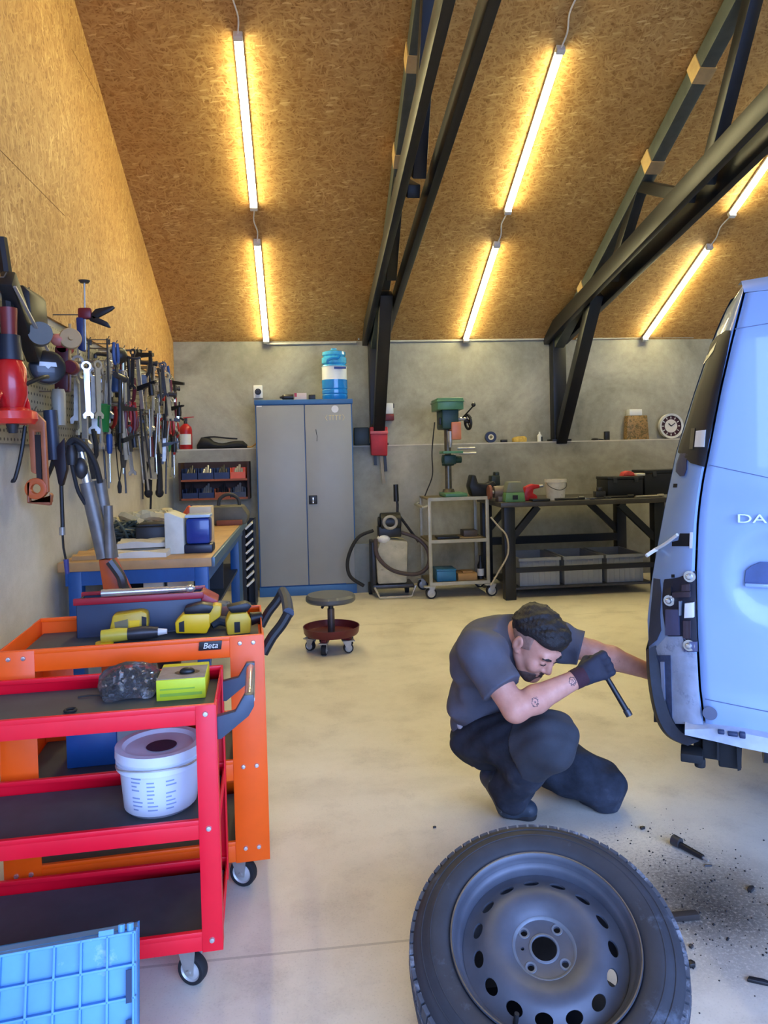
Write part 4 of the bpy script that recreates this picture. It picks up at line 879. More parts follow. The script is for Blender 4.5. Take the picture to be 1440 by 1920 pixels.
WORDS = {'chrome_spanner': 'chrome spanner', 'steel_spanner': 'long grey spanner', 'dark_spanner': 'dark spanner', 'red_pliers': 'red-handled pliers', 'maroon_pliers': 'maroon-handled pliers', 'black_pliers': 'black-handled pliers', 'blue_pliers': 'blue-handled pliers',
 'red_screwdriver': 'red-handled screwdriver', 'black_screwdriver': 'black-handled screwdriver', 'blue_screwdriver': 'blue-handled screwdriver', 'green_screwdriver': 'green-handled screwdriver', 'red_clamp': 'red bar clamp', 'black_clamp': 'black bar clamp', 'hammer': 'hammer with pale handle', 'black_hammer': 'hammer with black handle',
 'maroon_scraper': 'broad scraper with maroon handle', 'steel_rod': 'hooked grey rod', 'dark_rod': 'hooked dark rod', 'ratchet': 'ratchet with black handle', 'hacksaw': 'hacksaw with red grip'}
CAT = lambda k: k.split('_')[-1]
_proto = {}
def tool(kind, y, z, out, label, lean=0., turn=0., sc=1.0):
    if kind not in _proto:
        t = thing(kind, label, CAT(kind)); _proto[kind] = t
        for b, nm, m, _ in TOOLS[kind](): b.build(nm, m, t)
    else: t = dup(_proto[kind], label=label)
    t.location = (PX + out, y, z); t.rotation_euler = (0, lean, turn); t.scale = (sc, sc, sc); t['group'] = 'hand tools on the perforated board'
    hook(y, z - .004, out); return t
ORD = ['first', 'second', 'third', 'fourth', 'fifth', 'sixth', 'seventh', 'eighth', 'ninth', 'tenth', 'eleventh', 'twelfth', 'thirteenth', 'fourteenth', 'fifteenth', 'sixteenth', 'seventeenth', 'eighteenth', 'nineteenth', 'twentieth', 'twenty-first', 'twenty-second', 'twenty-third', 'twenty-fourth', 'twenty-fifth', 'twenty-sixth']
# three rows of hooks; each list runs from the far corner towards the camera
import itertools
ROWS = (('top', 2.12, 34, ['dark_spanner', 'red_pliers', 'black_pliers', 'steel_rod', 'chrome_spanner', 'hammer', 'black_pliers', 'black_clamp', 'chrome_spanner', 'maroon_pliers', 'steel_spanner', 'ratchet', 'chrome_spanner', 'blue_pliers', 'dark_rod', 'steel_spanner', 'dark_spanner']),
        ('upper middle', 1.95, 30, ['steel_rod', 'chrome_spanner', 'dark_spanner', 'red_screwdriver', 'steel_rod', 'maroon_pliers', 'steel_spanner', 'ratchet', 'black_screwdriver', 'dark_spanner', 'red_clamp', 'chrome_spanner', 'steel_spanner', 'black_hammer']),
        ('lower middle', 1.78, 32, ['red_screwdriver', 'red_pliers', 'red_screwdriver', 'steel_rod', 'red_screwdriver', 'maroon_pliers', 'dark_rod', 'black_pliers', 'red_pliers', 'dark_spanner', 'red_screwdriver', 'hacksaw', 'maroon_scraper', 'black_clamp', 'steel_spanner', 'dark_rod']),
        ('bottom', 1.60, 26, ['steel_rod', 'chrome_spanner', 'steel_rod', 'red_screwdriver', 'steel_rod', 'dark_rod', 'green_screwdriver', 'black_pliers', 'steel_rod', 'dark_rod', 'blue_screwdriver', 'maroon_scraper', 'black_screwdriver']))
ORD += ['twenty-seventh', 'twenty-eighth', 'twenty-ninth', 'thirtieth', 'thirty-first', 'thirty-second', 'thirty-third', 'thirty-fourth']
q = random.Random(11)
for row, z, n, kinds in ROWS:
    for i in range(n):
        k = kinds[i % len(kinds)] if i < len(kinds) or q.random() < .6 else q.choice(kinds)
        y = 7.44 + (4.28 - 7.44) * (i / (n - 1)); out = .03 + q.choice((.02, .06, .10, .15, .19)) * (.55 if row == 'bottom' else 1); out = min(out, .05 + .17 * min(1, max(0, (7.3 - y) / 1.2)))
        tool(k, y, z + q.uniform(-.03, .03) + (.05 if row == 'top' and q.random() < .4 else 0), out, '%s, tool board, %s row, %s from far corner' % (WORDS[k], row, ORD[i]), q.uniform(-.12, .12), q.choice((0, .3, -.4, .9, 1.4, -.9)), q.uniform(.95, 1.3))

def LW(px, py, off): return atX(px, py, PX + off)
# special tools near the camera
p = LW(20, 700, .10); t = thing('air_sander', 'big red air tool with a round flange at the near end of the board', 'air tool', (p.x, p.y, p.z))
zz = lambda py: LW(20, py, .10).z - p.z
m_ar = P('air_red', (196, 20, 26), .3, 0, .12, coat=.3)
MB().lathe([(0, zz(765)), (.045, zz(765)), (.062, zz(740)), (.06, zz(690)), (.045, zz(676)), (0, zz(676))], 24).build('body', m_ar, t, bevel=0)
MB().lathe([(0, zz(795)), (.085, zz(795)), (.098, zz(786)), (.094, zz(772)), (.05, zz(764)), (0, zz(764))], 32).build('flange', P('flange_red', (216, 48, 36), .35, coat=.3), t)
for k in range(3):
    a = 1.2 + k * 1.6; MB().tube([(.05 * math.cos(a), .05 * math.sin(a), zz(735)), (.085 * math.cos(a), .085 * math.sin(a), zz(752)), (.088 * math.cos(a), .088 * math.sin(a), zz(785))], .012, 8, 3).build('guard_arm', m_ar, t)
MB().cyl((0, 0, zz(676)), (0, 0, zz(630)), .05, .042, 20).build('motor', P('air_navy', (24, 32, 48), .4), t); MB().cyl((0, 0, zz(630)), (0, 0, zz(580)), .030, .034, 16).build('neck', P('air_dark_red', (120, 40, 40), .4), t)
MB().tube([(0, 0, zz(585)), (-.01, .02, zz(520)), (-.03, .03, zz(450))], .024, 8, 4).build('grip', m_black, t)
MB().cyl((0, 0, zz(795)), (0, 0, zz(812)), .026, .016, 14).build('nozzle', m_dsteel, t)
MB().tube([(.05, 0, zz(722)), (.10, .06, zz(706)), (.10, .14, zz(700))], .009, 8, 3).build('trigger', m_black, t)
hook(p.y, p.z + zz(585), .09)
o_ = [LW(12, 520, .12), LW(88, 690, .12)]
t = thing('belt_sander', 'long black bar-shaped tool with a round head hanging diagonally', 'sander', (o_[1].x, o_[1].y, o_[1].z)); d_ = o_[0] - o_[1]
b = MB(); b.beam(o_[1] + d_ * .14 - V((.03, 0, 0)), o_[0], .085, .06, (1, 0, 0)); b.build('arm', m_black, t, bevel=.012, W=True)
b = MB(); b.beam(o_[1] + d_ * .16 + V((.035, -.012, .02)), o_[0] + V((.035, -.012, -.04)), .008, .012, (1, 0, 0)); b.build('arm_edge', m_steel, t, W=True)
ax = frame(o_[1], V((.5, -1, .05))); MB(ax).lathe([(0, -.03), (.07, -.03), (.078, -.02), (.078, .028), (.066, .036), (0, .036)], 32).build('round_head', P('head_black', (22, 26, 32), .35, 0, .15, coat=.3), t, W=True)
lg = MB(ax @ TR(0, .012, .0362)); lg.prism([(-.038, -.010), (-.012, -.010), (0, -.022), (.012, -.010), (.038, -.010), (.034, .010), (-.036, .010)], 0, .0015); lg.build('emblem', P('emblem_white', (206, 216, 222), .4), t, W=True)
hook(o_[0].y, o_[0].z, .11)
p = LW(52, 592, .05); b = MB(); b.prism([(-.06, -.12), (.06, -.12), (.05, .09), (.02, .12), (-.05, .10)], -.11, .11, XZM); o = b.build('black_pouch', m_black, bevel=.012); o.location = p; o['group'] = ''; del o['group']; tag(o, 'black square pouch hanging behind the diagonal bar tool', 'pouch'); hook(p.y, p.z + .11, .05)
p = LW(74, 630, .14); b = MB(frame(p, V((.4, -1, 0)))); b.lathe([(0, 0), (.045, 0), (.05, .01), (.05, .08), (0, .08)], 24); o = b.build('grey_canister', P('canister_grey', (90, 90, 82), .5), loc=p); tag(o, 'round grey canister hanging behind the diagonal bar tool', 'canister'); hook(p.y + .04, p.z, .12)
p = LW(131, 636, .13); b = MB(frame(p, V((.45, -1, .05)))); b.lathe([(0, 0), (.05, 0), (.054, .006), (.054, .024), (.05, .03), (0, .03)], 32); b.cyl((0, 0, .03), (0, 0, .05), .012); b.cyl((0, .05, .015), (0, .075, .015), .008); o = b.build('wooden_disc', P('disc_wood', (178, 150, 104), .6), loc=p); tag(o, 'pale round wooden disc hanging left of the black-jawed clamp', 'disc'); hook(p.y + .03, p.z + .03, .12)
# large clamp with two black jaws
p = LW(158, 590, .16); t = thing('spreader_clamp', 'red bar clamp with two long black jaws standing above the other tools', 'clamp', p)
zz = lambda py: LW(158, py, .16).z - p.z
MB().cyl((0, 0, zz(655)), (.006, 0, zz(532)), .005, n=8).build('bar', m_steel, t); MB().lathe([(0, 0), (.022, 0), (.03, .012), (0, .012)], 16, TR(.006, 0, zz(532))).build('bar_stop', m_dsteel, t)
MB().box((.005, 0, zz(588)), (.07, .04, .06)).build('clamp_body', P('clamp_maroon', (110, 24, 32), .4), t, bevel=.012)
b = MB(); b.prism([(.03, zz(592)), (.06, zz(580)), (.15, zz(574)), (.16, zz(577)), (.14, zz(583)), (.05, zz(600))], -.012, .012, XZM); b.build('jaw', m_black, t, bevel=.004)
b = MB(); b.prism([(.02, zz(594)), (.05, zz(592)), (.12, zz(604)), (.135, zz(614)), (.12, zz(614)), (.03, zz(602))], -.012, .012, XZM); b.build('jaw', m_black, t, bevel=.004)
b = MB(); b.prism([(-.04, zz(595)), (.0, zz(595)), (.0, zz(660)), (-.035, zz(655))], -.02, .02, XZM); b.build('grip', P('grip_navy', (26, 46, 96), .4), t, bevel=.01); hook(p.y, p.z, .14)
# crimson trigger tool below it, pale red cup
p = LW(122, 690, .10); t = thing('impact_gun', 'dark crimson air gun hanging below the wooden disc', 'air tool', p); zz = lambda py: LW(122, py, .10).z - p.z
MB().cyl((0, .06, zz(652)), (0, -.03, zz(652)), .03, n=18).build('barrel', P('gun_red', (140, 30, 40), .4), t); b = MB(); b.prism([(-.04, zz(650)), (.03, zz(650)), (.02, zz(735)), (-.05, zz(735))], -.03, .03, XZM); b.build('grip', P('gun_maroon', (70, 16, 26), .45), t, bevel=.012)
MB().lathe([(.03, 0), (.036, .01), (.036, .05), (.03, .06)], 20, TR(.05, -.03, zz(692), rx=PI / 2)).build('ring', m_hm, t); MB().ell((-.02, -.03, zz(640)), (.036, .03, .032)).build('cup', P('cup_pink', (206, 128, 112), .4), t); hook(p.y, p.z + zz(640), .08)
p = LW(110, 760, .09); b = MB(); b.lathe([(0, -.10), (.03, -.10), (.034, .06), (.028, .08), (0, .08)], 18); o = b.build('grease_cartridge', P('cartridge_grey', (150, 148, 134), .4), loc=None); o.location = p; tag(o, 'pale grey cartridge hanging below the crimson air gun', 'cartridge'); hook(p.y, p.z + .07, .08)
# orange-handled saw / drywall tool
p = LW(68, 770, .07); t = thing('orange_saw', 'orange-handled saw with a ring grip hanging low at the near end', 'saw', p); zz = lambda py: LW(65, py, .07).z - p.z
b = MB(); b.prism([(-.03, zz(885)), (-.035, zz(800)), (.0, zz(772)), (.04, zz(790)), (.045, zz(925)), (.02, zz(925)), (.018, zz(810)), (-.008, zz(810)), (-.006, zz(890))], -.014, .014, XZM); b.build('handle_arm', P('saw_copper', (178, 104, 66), .45), t, bevel=.006)
b = MB(); b.prism([(-.008, zz(815)), (.018, zz(815)), (.016, zz(900)), (-.006, zz(898))], -.010, .010, XZM); b.build('blade_sheath', P('sheath_dark', (36, 22, 20), .5), t)
b = MB(); b.lathe([(.022, -.018), (.05, -.018), (.05, .018), (.022, .018), (.022, -.018)], 24, TR(-.01, 0, zz(917), rx=PI / 2), cap=False); b.build('ring_grip', m_ho, t, bevel=.004)
b = MB(); b.prism([(-.05, zz(905)), (-.03, zz(900)), (-.04, zz(940)), (.05, zz(942)), (.05, zz(925)), (.06, zz(930)), (.05, zz(950)), (-.05, zz(944))], -.018, .018, XZM); b.build('grip_base', P('grip_base', (150, 84, 50), .5), t, bevel=.004); hook(p.y, p.z, .06)
b = MB(); p = LW(40, 850, .06); b.tube([(.02, 0, .12), (0, 0, .0), (-.03, 0, -.11), (-.045, 0, -.12)], .009, 8, 3); o = b.build('pry_hook', m_black); o.location = p; tag(o, 'short black hooked bar left of the orange saw', 'bar')
hook(p.y, p.z + .11, .07)
# grease gun with a long thin tube
p = LW(103, 800, .09); t = thing('grease_gun', 'dark grease gun with a very long thin tube hanging below the board', 'grease gun', p); zz = lambda py: LW(105, py, .09).z - p.z
MB().cyl((-.02, 0, zz(770)), (-.01, 0, zz(862)), .032, n=18).build('barrel', P('barrel_slate', (52, 62, 82), .4, .2), t)
b = MB(); b.prism([(-.02, zz(850)), (.05, zz(820)), (.055, zz(880)), (.03, zz(912)), (.012, zz(910)), (0, zz(880))], -.022, .022, XZM); b.build('grip', P('grip_aubergine', (30, 20, 32), .45), t, bevel=.008)
b = MB(); b.prism([(-.02, zz(862)), (-.005, zz(868)), (-.04, zz(898)), (-.05, zz(902))], -.012, .012, XZM); b.build('trigger', m_black, t)
MB().tube([(.02, 0, zz(908)), (.02, 0, zz(985)), (.018, 0, zz(998))], .010, 8).build('tube', m_black, t); MB().cyl((.018, 0, zz(990)), (.018, 0, zz(1005)), .015, n=12).build('coupling', m_steel, t)
MB().tube([(.018, 0, zz(1005)), (.02, 0, zz(1030)), (.03, 0, zz(1055))], .006, 6).build('flexible_tip', m_black, t); MB().cyl((.03, 0, zz(1052)), (.034, 0, zz(1080)), .013, .011, 12).build('nozzle_cap', P('cap_violet', (62, 66, 130), .4), t); hook(p.y, p.z + zz(772), .07)
# green tub of small parts
p = LW(184, 782, .10); t = thing('green_tub', 'green plastic tub on the lower part of the tool board', 'tub', p)
b = MB(); b.lathe([(0, -.09), (.058, -.09), (.068, .06), (.072, .065), (.072, .075), (.064, .075), (.056, -.08), (0, -.08)], 26); b.build('tub_body', P('tub_green', (18, 110, 52), .35), t)
for k in range(7):
    a = k * .9; MB().cyl((.03 * math.cos(a), .03 * math.sin(a), -.085), (.06 * math.cos(a), .06 * math.sin(a), .20 + .02 * (k % 3)), .006, n=6).build('stored_rod', m_steel, t)
hook(p.y, p.z + .07, .02)
for k in range(12):                                       # pale spanners packed closely around the tub
    px = 146 + 5.2 * k; py = 668 + (k * 37 % 50); o_ = .07 + .03 * (k % 4); p = LW(px, py, o_)
    tool('chrome_spanner' if k % 2 else 'steel_spanner', p.y, p.z, o_, '%s in the close bunch above the green tub, %s from near end' % ('chrome spanner' if k % 2 else 'long grey spanner', ORD[k]), .05 - .02 * (k % 5), (.2, .9, -.5)[k % 3], 1.25 + .1 * (k % 3))
# blue sealant gun with dark plunger
p = LW(217, 705, .13); t = thing('sealant_gun', 'blue sealant gun with a dark round plunger at the top of the board', 'sealant gun', p); zz = lambda py: LW(217, py, .13).z - p.z
MB().cyl((0, 0, zz(735)), (0, 0, zz(694)), .042, n=18).build('barrel', m_hb, t); MB().ell((.02, -.01, zz(668)), (.06, .05, .055)).build('plunger', m_black, t); MB().tube([(-.02, 0, zz(668)), (-.11, 0, zz(664)), (-.12, 0, zz(672))], .012, 8, 3).build('trigger_bar', m_dsteel, t); MB().tube([(.06, 0, zz(668)), (.12, -.02, zz(674)), (.16, -.02, zz(672))], .008, 6, 3).build('release_lever', m_dsteel, t); hook(p.y, p.z + zz(690), .11)
# black loppers low on the wall, with a long rod
p = LW(286, 835, .05); t = thing('black_shears', 'long black shears hanging low on the wall near the far corner', 'shears', p); zz = lambda py: LW(286, py, .05).z - p.z
for s in (-1, 1): MB().tube([(s * .03, 0, zz(830)), (s * .05, 0, zz(880)), (s * .045, 0, zz(925))], [.022, .024, .028], 10, 3).build('handle', m_black, t); MB().ell((s * .045, 0, zz(925)), (.035, .025, .04)).build('grip_end', m_rub, t)
MB().tube([(0, 0, zz(835)), (.0, 0, zz(790))], .018, 8).build('blades', m_dsteel, t); MB().tube([(-.02, 0, zz(900)), (-.03, 0, zz(945)), (-.035, 0, zz(962))], .009, 6).build('rod', m_rub, t); hook(p.y, p.z + zz(800), .04)
for k, (px, py, l, lab) in enumerate(((224, 905, .2, 'thin black looped tool hanging below the board right of the scraper'), )):
    p = LW(px, py, .05); b = MB(); b.tube([(-.02, 0, .34), (-.01, 0, .12), (.0, 0, 0)], .004, 6); b.tube([(.03, 0, .32), (.02, 0, .12), (0, 0, 0)], .004, 6); b.lathe([(0, 0), (.012, .005), (.016, .05), (.008, .085), (0, .09)], 10, TR(0, 0, -.075)); o = b.build('looped_brush', m_black); o.location = p; tag(o, lab, 'brush'); hook(p.y, p.z + .32, .06)

hk = HK.build('hooks', m_hook, peg, W=True); hk['kind'] = 'stuff'
# ------------------------------------------------------------------ tool trolleys
def cart(name, label, cx, cy, rz, L, D, zt, zm, zb, rim, pw, m, m_mat, handle, wr=.042):
    t = thing(name, label, 'trolley', (cx, cy, 0), rz)
    e = .004
    for nm, z in (('top_tray', zt), ('middle_tray', zm), ('bottom_tray', zb)):
        b = MB(); b.bb((-L, 0, z - rim), (0, .004, z)); b.bb((-L, D - .004, z - rim), (0, D, z)); b.bb((-L, .004, z - rim), (-L + .004, D - .004, z)); b.bb((-.004, .004, z - rim), (0, D - .004, z))
        b.bb((-L + .004, .004, z - rim), (-.004, D - .004, z - rim + .004))
        b.bb((-L, -.0015, z - .012), (0, .012, z + .0015)); b.bb((-L, D - .012, z - .012), (0, D + .0015, z + .0015))
        b.build(nm, m, t, bevel=.0015)
        MB().bb((-L + .012, .012, z - rim + .005), (-.012, D - .012, z - rim + .012)).build('tray_mat', m_mat, t)
    for x in (-L, 0):
        for y in (0, D):
            s = 1 if x < 0 else -1; r = 1 if y == 0 else -1; b = MB()
            b.bb((x, y - r * .003, zb - rim - .002), (x + s * pw, y + r * .001, zt)); b.bb((x - s * .003, y - r * .003, zb - rim - .002), (x + s * .001, y + r * pw * .9, zt))
            b.build('post', m, t, bevel=.001)
            b = MB()
            for z in (zt - .022, zm - .022, zb - .022):
                for k in ((.3, .7) if pw > .08 else (.5,)): b.lathe([(.008, 0), (.006, .004), (0, .005)], 12, frame((x + s * pw * k, y - r * .003, z), (0, -r, 0)))
            b.build('bolt', m_chrome, t)
            caster(None, *(world(t) @ V((x + s * .07, y + r * .05, 0))).xy, wr, .028, parent=t, top=zb - rim, rz=rz + (PI if k else 0) + (.3 if y else -.5))
    if handle == 'chrome':
        for y in (.03, D - .03):
            b = MB(); b.prism([(0, zt - .10), (.012, zt - .10), (.085, zt - .045), (.10, zt - .02), (.10, zt + .012), (.075, zt + .012), (.05, zt - .03), (0, zt - .04)], -.012, .012, TR(0, y, 0, rx=PI / 2)); b.build('handle_bracket', P('bracket_slate', (60, 74, 92), .4), t, bevel=.003)
        MB().cyl((.088, .03, zt - .004), (.088, D - .03, zt - .004), .014, n=16).build('handle_bar', m_chrome, t)
    else:
        for y in (.04, D - .04):
            MB().tube([(0, y, zt - .07), (.03, y, zt - .02), (.062, y, zt + .018), (.085, y, zt + .055)], .017, 10, 3).build('handle_bracket', m_black, t)
        MB().tube([(.085, .04, zt + .055), (.089, D / 2, zt + .062), (.085, D - .04, zt + .055)], .019, 10, 3).build('handle_bar', P('grip_slate', (44, 56, 74), .4), t)
    return t
m_mat = P('tray_mat_dark', (62, 70, 76), .6, 0, .15, 12); m_matb = P('tray_mat_slate', (50, 56, 66), .55, 0, .15, 12)
m_cred = P('trolley_red', (236, 8, 40), .42, 0, .05); m_cor = P('trolley_orange', (246, 92, 4), .42, 0, .05)
RC = atY(403, 1321, 1.90); RZT = RC.z; RRZ = math.radians(3.2)
red = cart('tool_trolley', 'red three-tray tool trolley with a white bucket on its middle tray', RC.x, 1.90, RRZ, .72, .36, RZT, .466, .170, .050, .05, m_cred, m_mat, 'chrome', .04)
OC = atY(493, 1190, 2.33); OZT = OC.z; ORZ = math.radians(4.2)
ora = cart('tool_trolley', 'orange three-tray tool trolley loaded with yellow power tools', OC.x, 2.33, ORZ, .79, .47, OZT, .44, .175, .065, .105, m_cor, m_mat, 'black', .045)
MR = world(red); MO = world(ora)
# badge on the orange trolley's front rail
bp = V((-.165, -.0055, OZT - .022))
b = MB(); b.prism([(-.037, -.014), (.033, -.014), (.037, .014), (-.033, .014)], 0, .003, TR(bp.x, bp.y + .0015, bp.z, rx=PI / 2)); b.build('badge', m_black, ora, bevel=.001)
def text(s, name, m, parent, M, size, ext=.0008, align='CENTER', shear=0):
    cu = bpy.data.curves.new(name, 'FONT'); cu.body = s; cu.size = size; cu.extrude = ext; cu.align_x = align; cu.align_y = 'CENTER'; cu.shear = shear
    tmp = bpy.data.objects.new('tmp', cu); COL.objects.link(tmp); dg = bpy.context.evaluated_depsgraph_get(); me = bpy.data.meshes.new_from_object(tmp.evaluated_get(dg)); bpy.data.objects.remove(tmp)
    me.transform(M); me.materials.clear(); me.materials.append(m); o = bpy.data.objects.new(name, me); COL.objects.link(o); o.parent = parent; return o
text('Beta', 'badge_lettering', m_white, ora, TR(bp.x, bp.y - .002, bp.z, rx=PI / 2), .026, .0006, shear=.25)

def onR(px, py, lv=0):                                   # point on the red trolley's tray mat (lv 0 top, 1 middle)
    z = (RZT, .466, .170)[lv] - .050 + .0122; p = atZ(px, py, z); return p
def onO(px, py, lv=0): z = (OZT, .44, .175)[lv] - .065 + .0122; return atZ(px, py, z)
def put(o, p, rz): o.location = p; o.rotation_euler = (0, 0, rz); return o
# red trolley: glove box, bag of clips, cap, ring
p = onR(340, 1312); t = thing('glove_box', 'yellow-green cardboard box with an oval opening on the red trolley', 'box', p, RRZ)
bw, bh, bd = .135, .058, .165
MB().bb((-bw / 2, 0, 0), (bw / 2, bd, bh)).build('carton', P('box_lime', (206, 222, 40), .5, 0, .08), t, bevel=.002)
MB().bb((-bw / 2 + .002, .006, bh), (bw / 2 - .002, bd * .78, bh + .0012)).build('top_print', P('box_top_print', (126, 122, 126), .5, 0, .25, 30), t)
b = MB(); b.lathe([(0, 0), (1, 0)], 28, TR(.012, .062, bh + .0018) @ Matrix.Diagonal((.036, .024, 1, 1)), cap=False); b.build('opening', m_black, t)
b = MB(); b.ell((.012, .062, bh + .004), (.022, .014, .012)); b.build('glove_edge', m_black, t)
b = MB(); b.bb((-bw / 2 + .01, -.0012, .012), (bw / 2 - .01, 0, .02)); b.bb((-bw / 2 + .01, -.0012, .03), (bw / 2 - .03, 0, .034)); b.build('front_print', P('box_print_green', (150, 190, 60), .5), t)
def bag():
    t = thing('clip_bag', 'clear plastic bag full of black and silver clips on the red trolley', 'bag', onR(245, 1300), RRZ + .1)
    b = MB(); rows_ = []
    for i in range(15):
        u = i / 14; prof = math.sin(PI * min(1, max(.03, u))) ** .55; ww = .085 * (.75 + .25 * prof)
        rows_.append([V((ww * math.cos(a) * (1 + .05 * math.sin(5 * a + i)), -.07 + .15 * u, .002 + max(0, (.045 + .02 * u) * prof * (1 + math.sin(a)) * .74 + .005 * math.sin(3 * a + 1.7 * i)))) for a in [2 * PI * k / 22 for k in range(22)]])
    b.grid(rows_, True); b.add(rows_[0], [tuple(range(22))]); b.add(rows_[-1], [tuple(range(22))])
    tt = NT('clear_bag'); tt.b.inputs['Transmission Weight'].default_value = .96; tt.b.inputs['IOR'].default_value = 1.15; mp = tt.coord(); n = tt.noise(mp, 45, 4, .7); tt.bump(n, 0, .6, .006); r = tt.ramp(n, 0, [(0, (235, 235, 238)), (1, (255, 255, 255))]); tt.ln(r, 0, tt.b, 'Base Color')
    b.build('bag_film', tt.fin(.12), t)
    q = random.Random(4)
    for nm, m, n, s in (('black_clips', m_black, 230, 0), ('silver_clips', m_chrome, 90, 1)):
        b = MB()
        for k in range(n):
            u = q.uniform(.12, .88); x = q.uniform(-.07, .07); y = -.07 + .15 * u; z = q.uniform(.010, .02 + .05 * math.sin(PI * u) * (1 - (x / .075) ** 2)); M = TR(x, y, z, q.uniform(0, 3), q.uniform(0, 3), q.uniform(0, 3))
            b.box((0, 0, 0), (.022, .010, .006), M) if k % 2 else b.lathe([(.002, 0), (.006, 0), (.006, .01), (.002, .01)], 8, M)
        o = b.build(nm, m, t); o['kind'] = 'stuff'
bag()
p = onR(318, 1252); b = MB(); b.lathe([(0, 0), (.035, 0), (.04, .03), (.02, .045), (0, .045)], 20); o = b.build('rubber_bung', m_black); o.location = p; tag(o, 'black rubber bung behind the clip bag on the red trolley', 'bung')
p = onR(132, 1335); b = MB(); b.ring((0, 0, .005), (0, 0, 1), .014, .004, 24); o = b.build('rubber_ring', m_rub); o.location = p; tag(o, 'small black rubber ring on the red trolley top tray', 'ring')
b = MB(); p = onR(180, 1308); b.tube([(-.05, 0, .004), (-.02, .004, .006), (.03, .0, .005)], .003, 6, 3); o = b.build('wire_piece', m_dsteel); o.location = p; tag(o, 'short piece of dark wire left of the clip bag', 'wire')
# white bucket on the middle tray
zb = .466 - .050 + .0122; p = atZ(300, 1512, zb); t = thing('white_bucket', 'round white bucket with printed label on the middle tray of the red trolley', 'bucket', (p.x, p.y + .02, zb))
bh = .172; rb = .100; rt = .113
MB().lathe([(0, 0), (rb - .01, 0), (rb, .01), (rt - .004, bh - .05), (rt + .006, bh - .048), (rt + .006, bh - .03), (rt, bh - .028), (rt, bh)], 40, cap=False).build('bucket_body', P('bucket_white', (214, 222, 234), .38, 0, .03, coat=.1), t)
MB().lathe([(0, bh - .004), (rt - .02, bh - .004), (rt - .012, bh + .006), (rt + .007, bh + .006), (rt + .008, bh - .018), (rt + .001, bh - .02)], 40, cap=False).build('lid', P('lid_white', (206, 212, 222), .4, 0, .05), t)
MB().lathe([(0, bh - .002), (.042, bh - .002)], 32, TR(.008, -.012, .0008), cap=False).build('lid_sticker', P('sticker_plum', (52, 36, 60), .5), t)
MB().tube([(-rt - .004, 0, bh - .04), (-rt * .8, -rt * .85, bh - .028), (0, -rt - .012, bh - .026), (rt * .8, -rt * .85, bh - .028), (rt + .004, 0, bh - .04)], .0025, 6, 5).build('wire_handle', m_steel, t)
b = MB(); q = random.Random(2)
for row in range(9):
    zz_ = .115 - row * .011; r_ = rb + (rt - rb) * zz_ / bh + .0008
    for (a0, a1) in ((-2.15, -1.85), (-1.72, -1.42), (-1.25, -.98)):
        if q.random() < .15: continue
        l = (a1 - a0) * q.uniform(.45, 1); b.lathe([(r_, zz_), (r_ + .0003, zz_ + .004)], 5, cap=False, a0=a0, a1=a0 + l)
b.build('label_print', P('print_grey_blue', (140, 156, 190), .6), t)

# orange trolley top: toolbox, bar, power tools
p = onO(262, 1198); tz = p.z
ty = 2.645; x0 = atY(143, 1150, ty).x; x1 = atY(375, 1150, ty).x; th = atY(260, 1122, ty).z - tz
t = thing('tray_toolbox', 'long navy toolbox with a dark red rim on the orange trolley', 'toolbox', ((x0 + x1) / 2, ty + .06, tz), ORZ)
w_ = x1 - x0; m_nv = P('toolbox_navy', (26, 42, 66), .45, 0, .15); m_rim = P('rim_dark_red', (150, 22, 36), .4, 0, .12)
b = MB(); b.bb((-w_ / 2, -.06, 0), (w_ / 2, -.054, th)); b.bb((-w_ / 2, .054, 0), (w_ / 2, .06, th)); b.bb((-w_ / 2, -.054, 0), (-w_ / 2 + .006, .054, th)); b.bb((w_ / 2 - .006, -.054, 0), (w_ / 2, .054, th)); b.bb((-w_ / 2, -.06, 0), (w_ / 2, .06, .006)); b.build('box_body', m_nv, t, bevel=.002)
for y in (-.064, .064): MB().bb((-w_ / 2 - .008, y - .006, th - .012), (w_ / 2 + .008, y + .006, th + .012)).build('rim', m_rim, t, bevel=.003)
b = MB(); b.prism([(w_ / 2, th * .35), (w_ / 2 + .05, th * .55), (w_ / 2 + .06, th * .8), (w_ / 2, th + .01)], -.06, .06, TR(rx=PI / 2)); b.build('end_piece', m_rim, t, bevel=.006)
MB().bb((-w_ / 2 + .008, -.05, th - .03), (w_ / 2 - .008, .05, th - .024)).build('lift_tray', m_nv, t)
p = V(((x0 + x1) / 2, ty, tz + th + .0265)); b = MB(); l = .30; b.cyl((-l / 2, 0, 0), (l * .25, 0, 0), .0125, n=14); b.cyl((l * .25, 0, 0), (l / 2, 0, 0), .010, n=14); b.ell((l / 2, 0, 0), (.02, .014, .014)); b.cyl((-l / 2 - .002, 0, 0), (-l * .28, 0, 0), .0135, n=14)
o = b.build('torque_wrench', m_chrome); o.location = p + V((.03, -.004, .0)); o.rotation_euler = (0, 0, ORZ); tag(o, 'chrome torque wrench lying along the rim of the navy toolbox', 'wrench')
p = atZ(414, 1150, tz + .012); b = MB(); b.lathe([(.022, 0), (.034, .075), (.036, .075), (.037, .07), (.025, -.002), (0, -.002), (0, 0), (.022, 0)], 20)
tt = NT('clear_cup'); tt.b.inputs['Transmission Weight'].default_value = .85; tt.b.inputs['IOR'].default_value = 1.2; mp = tt.coord(); n = tt.noise(mp, 12); r = tt.ramp(n, 0, [(0, (190, 196, 186)), (1, (226, 230, 222))]); tt.ln(r, 0, tt.b, 'Base Color')
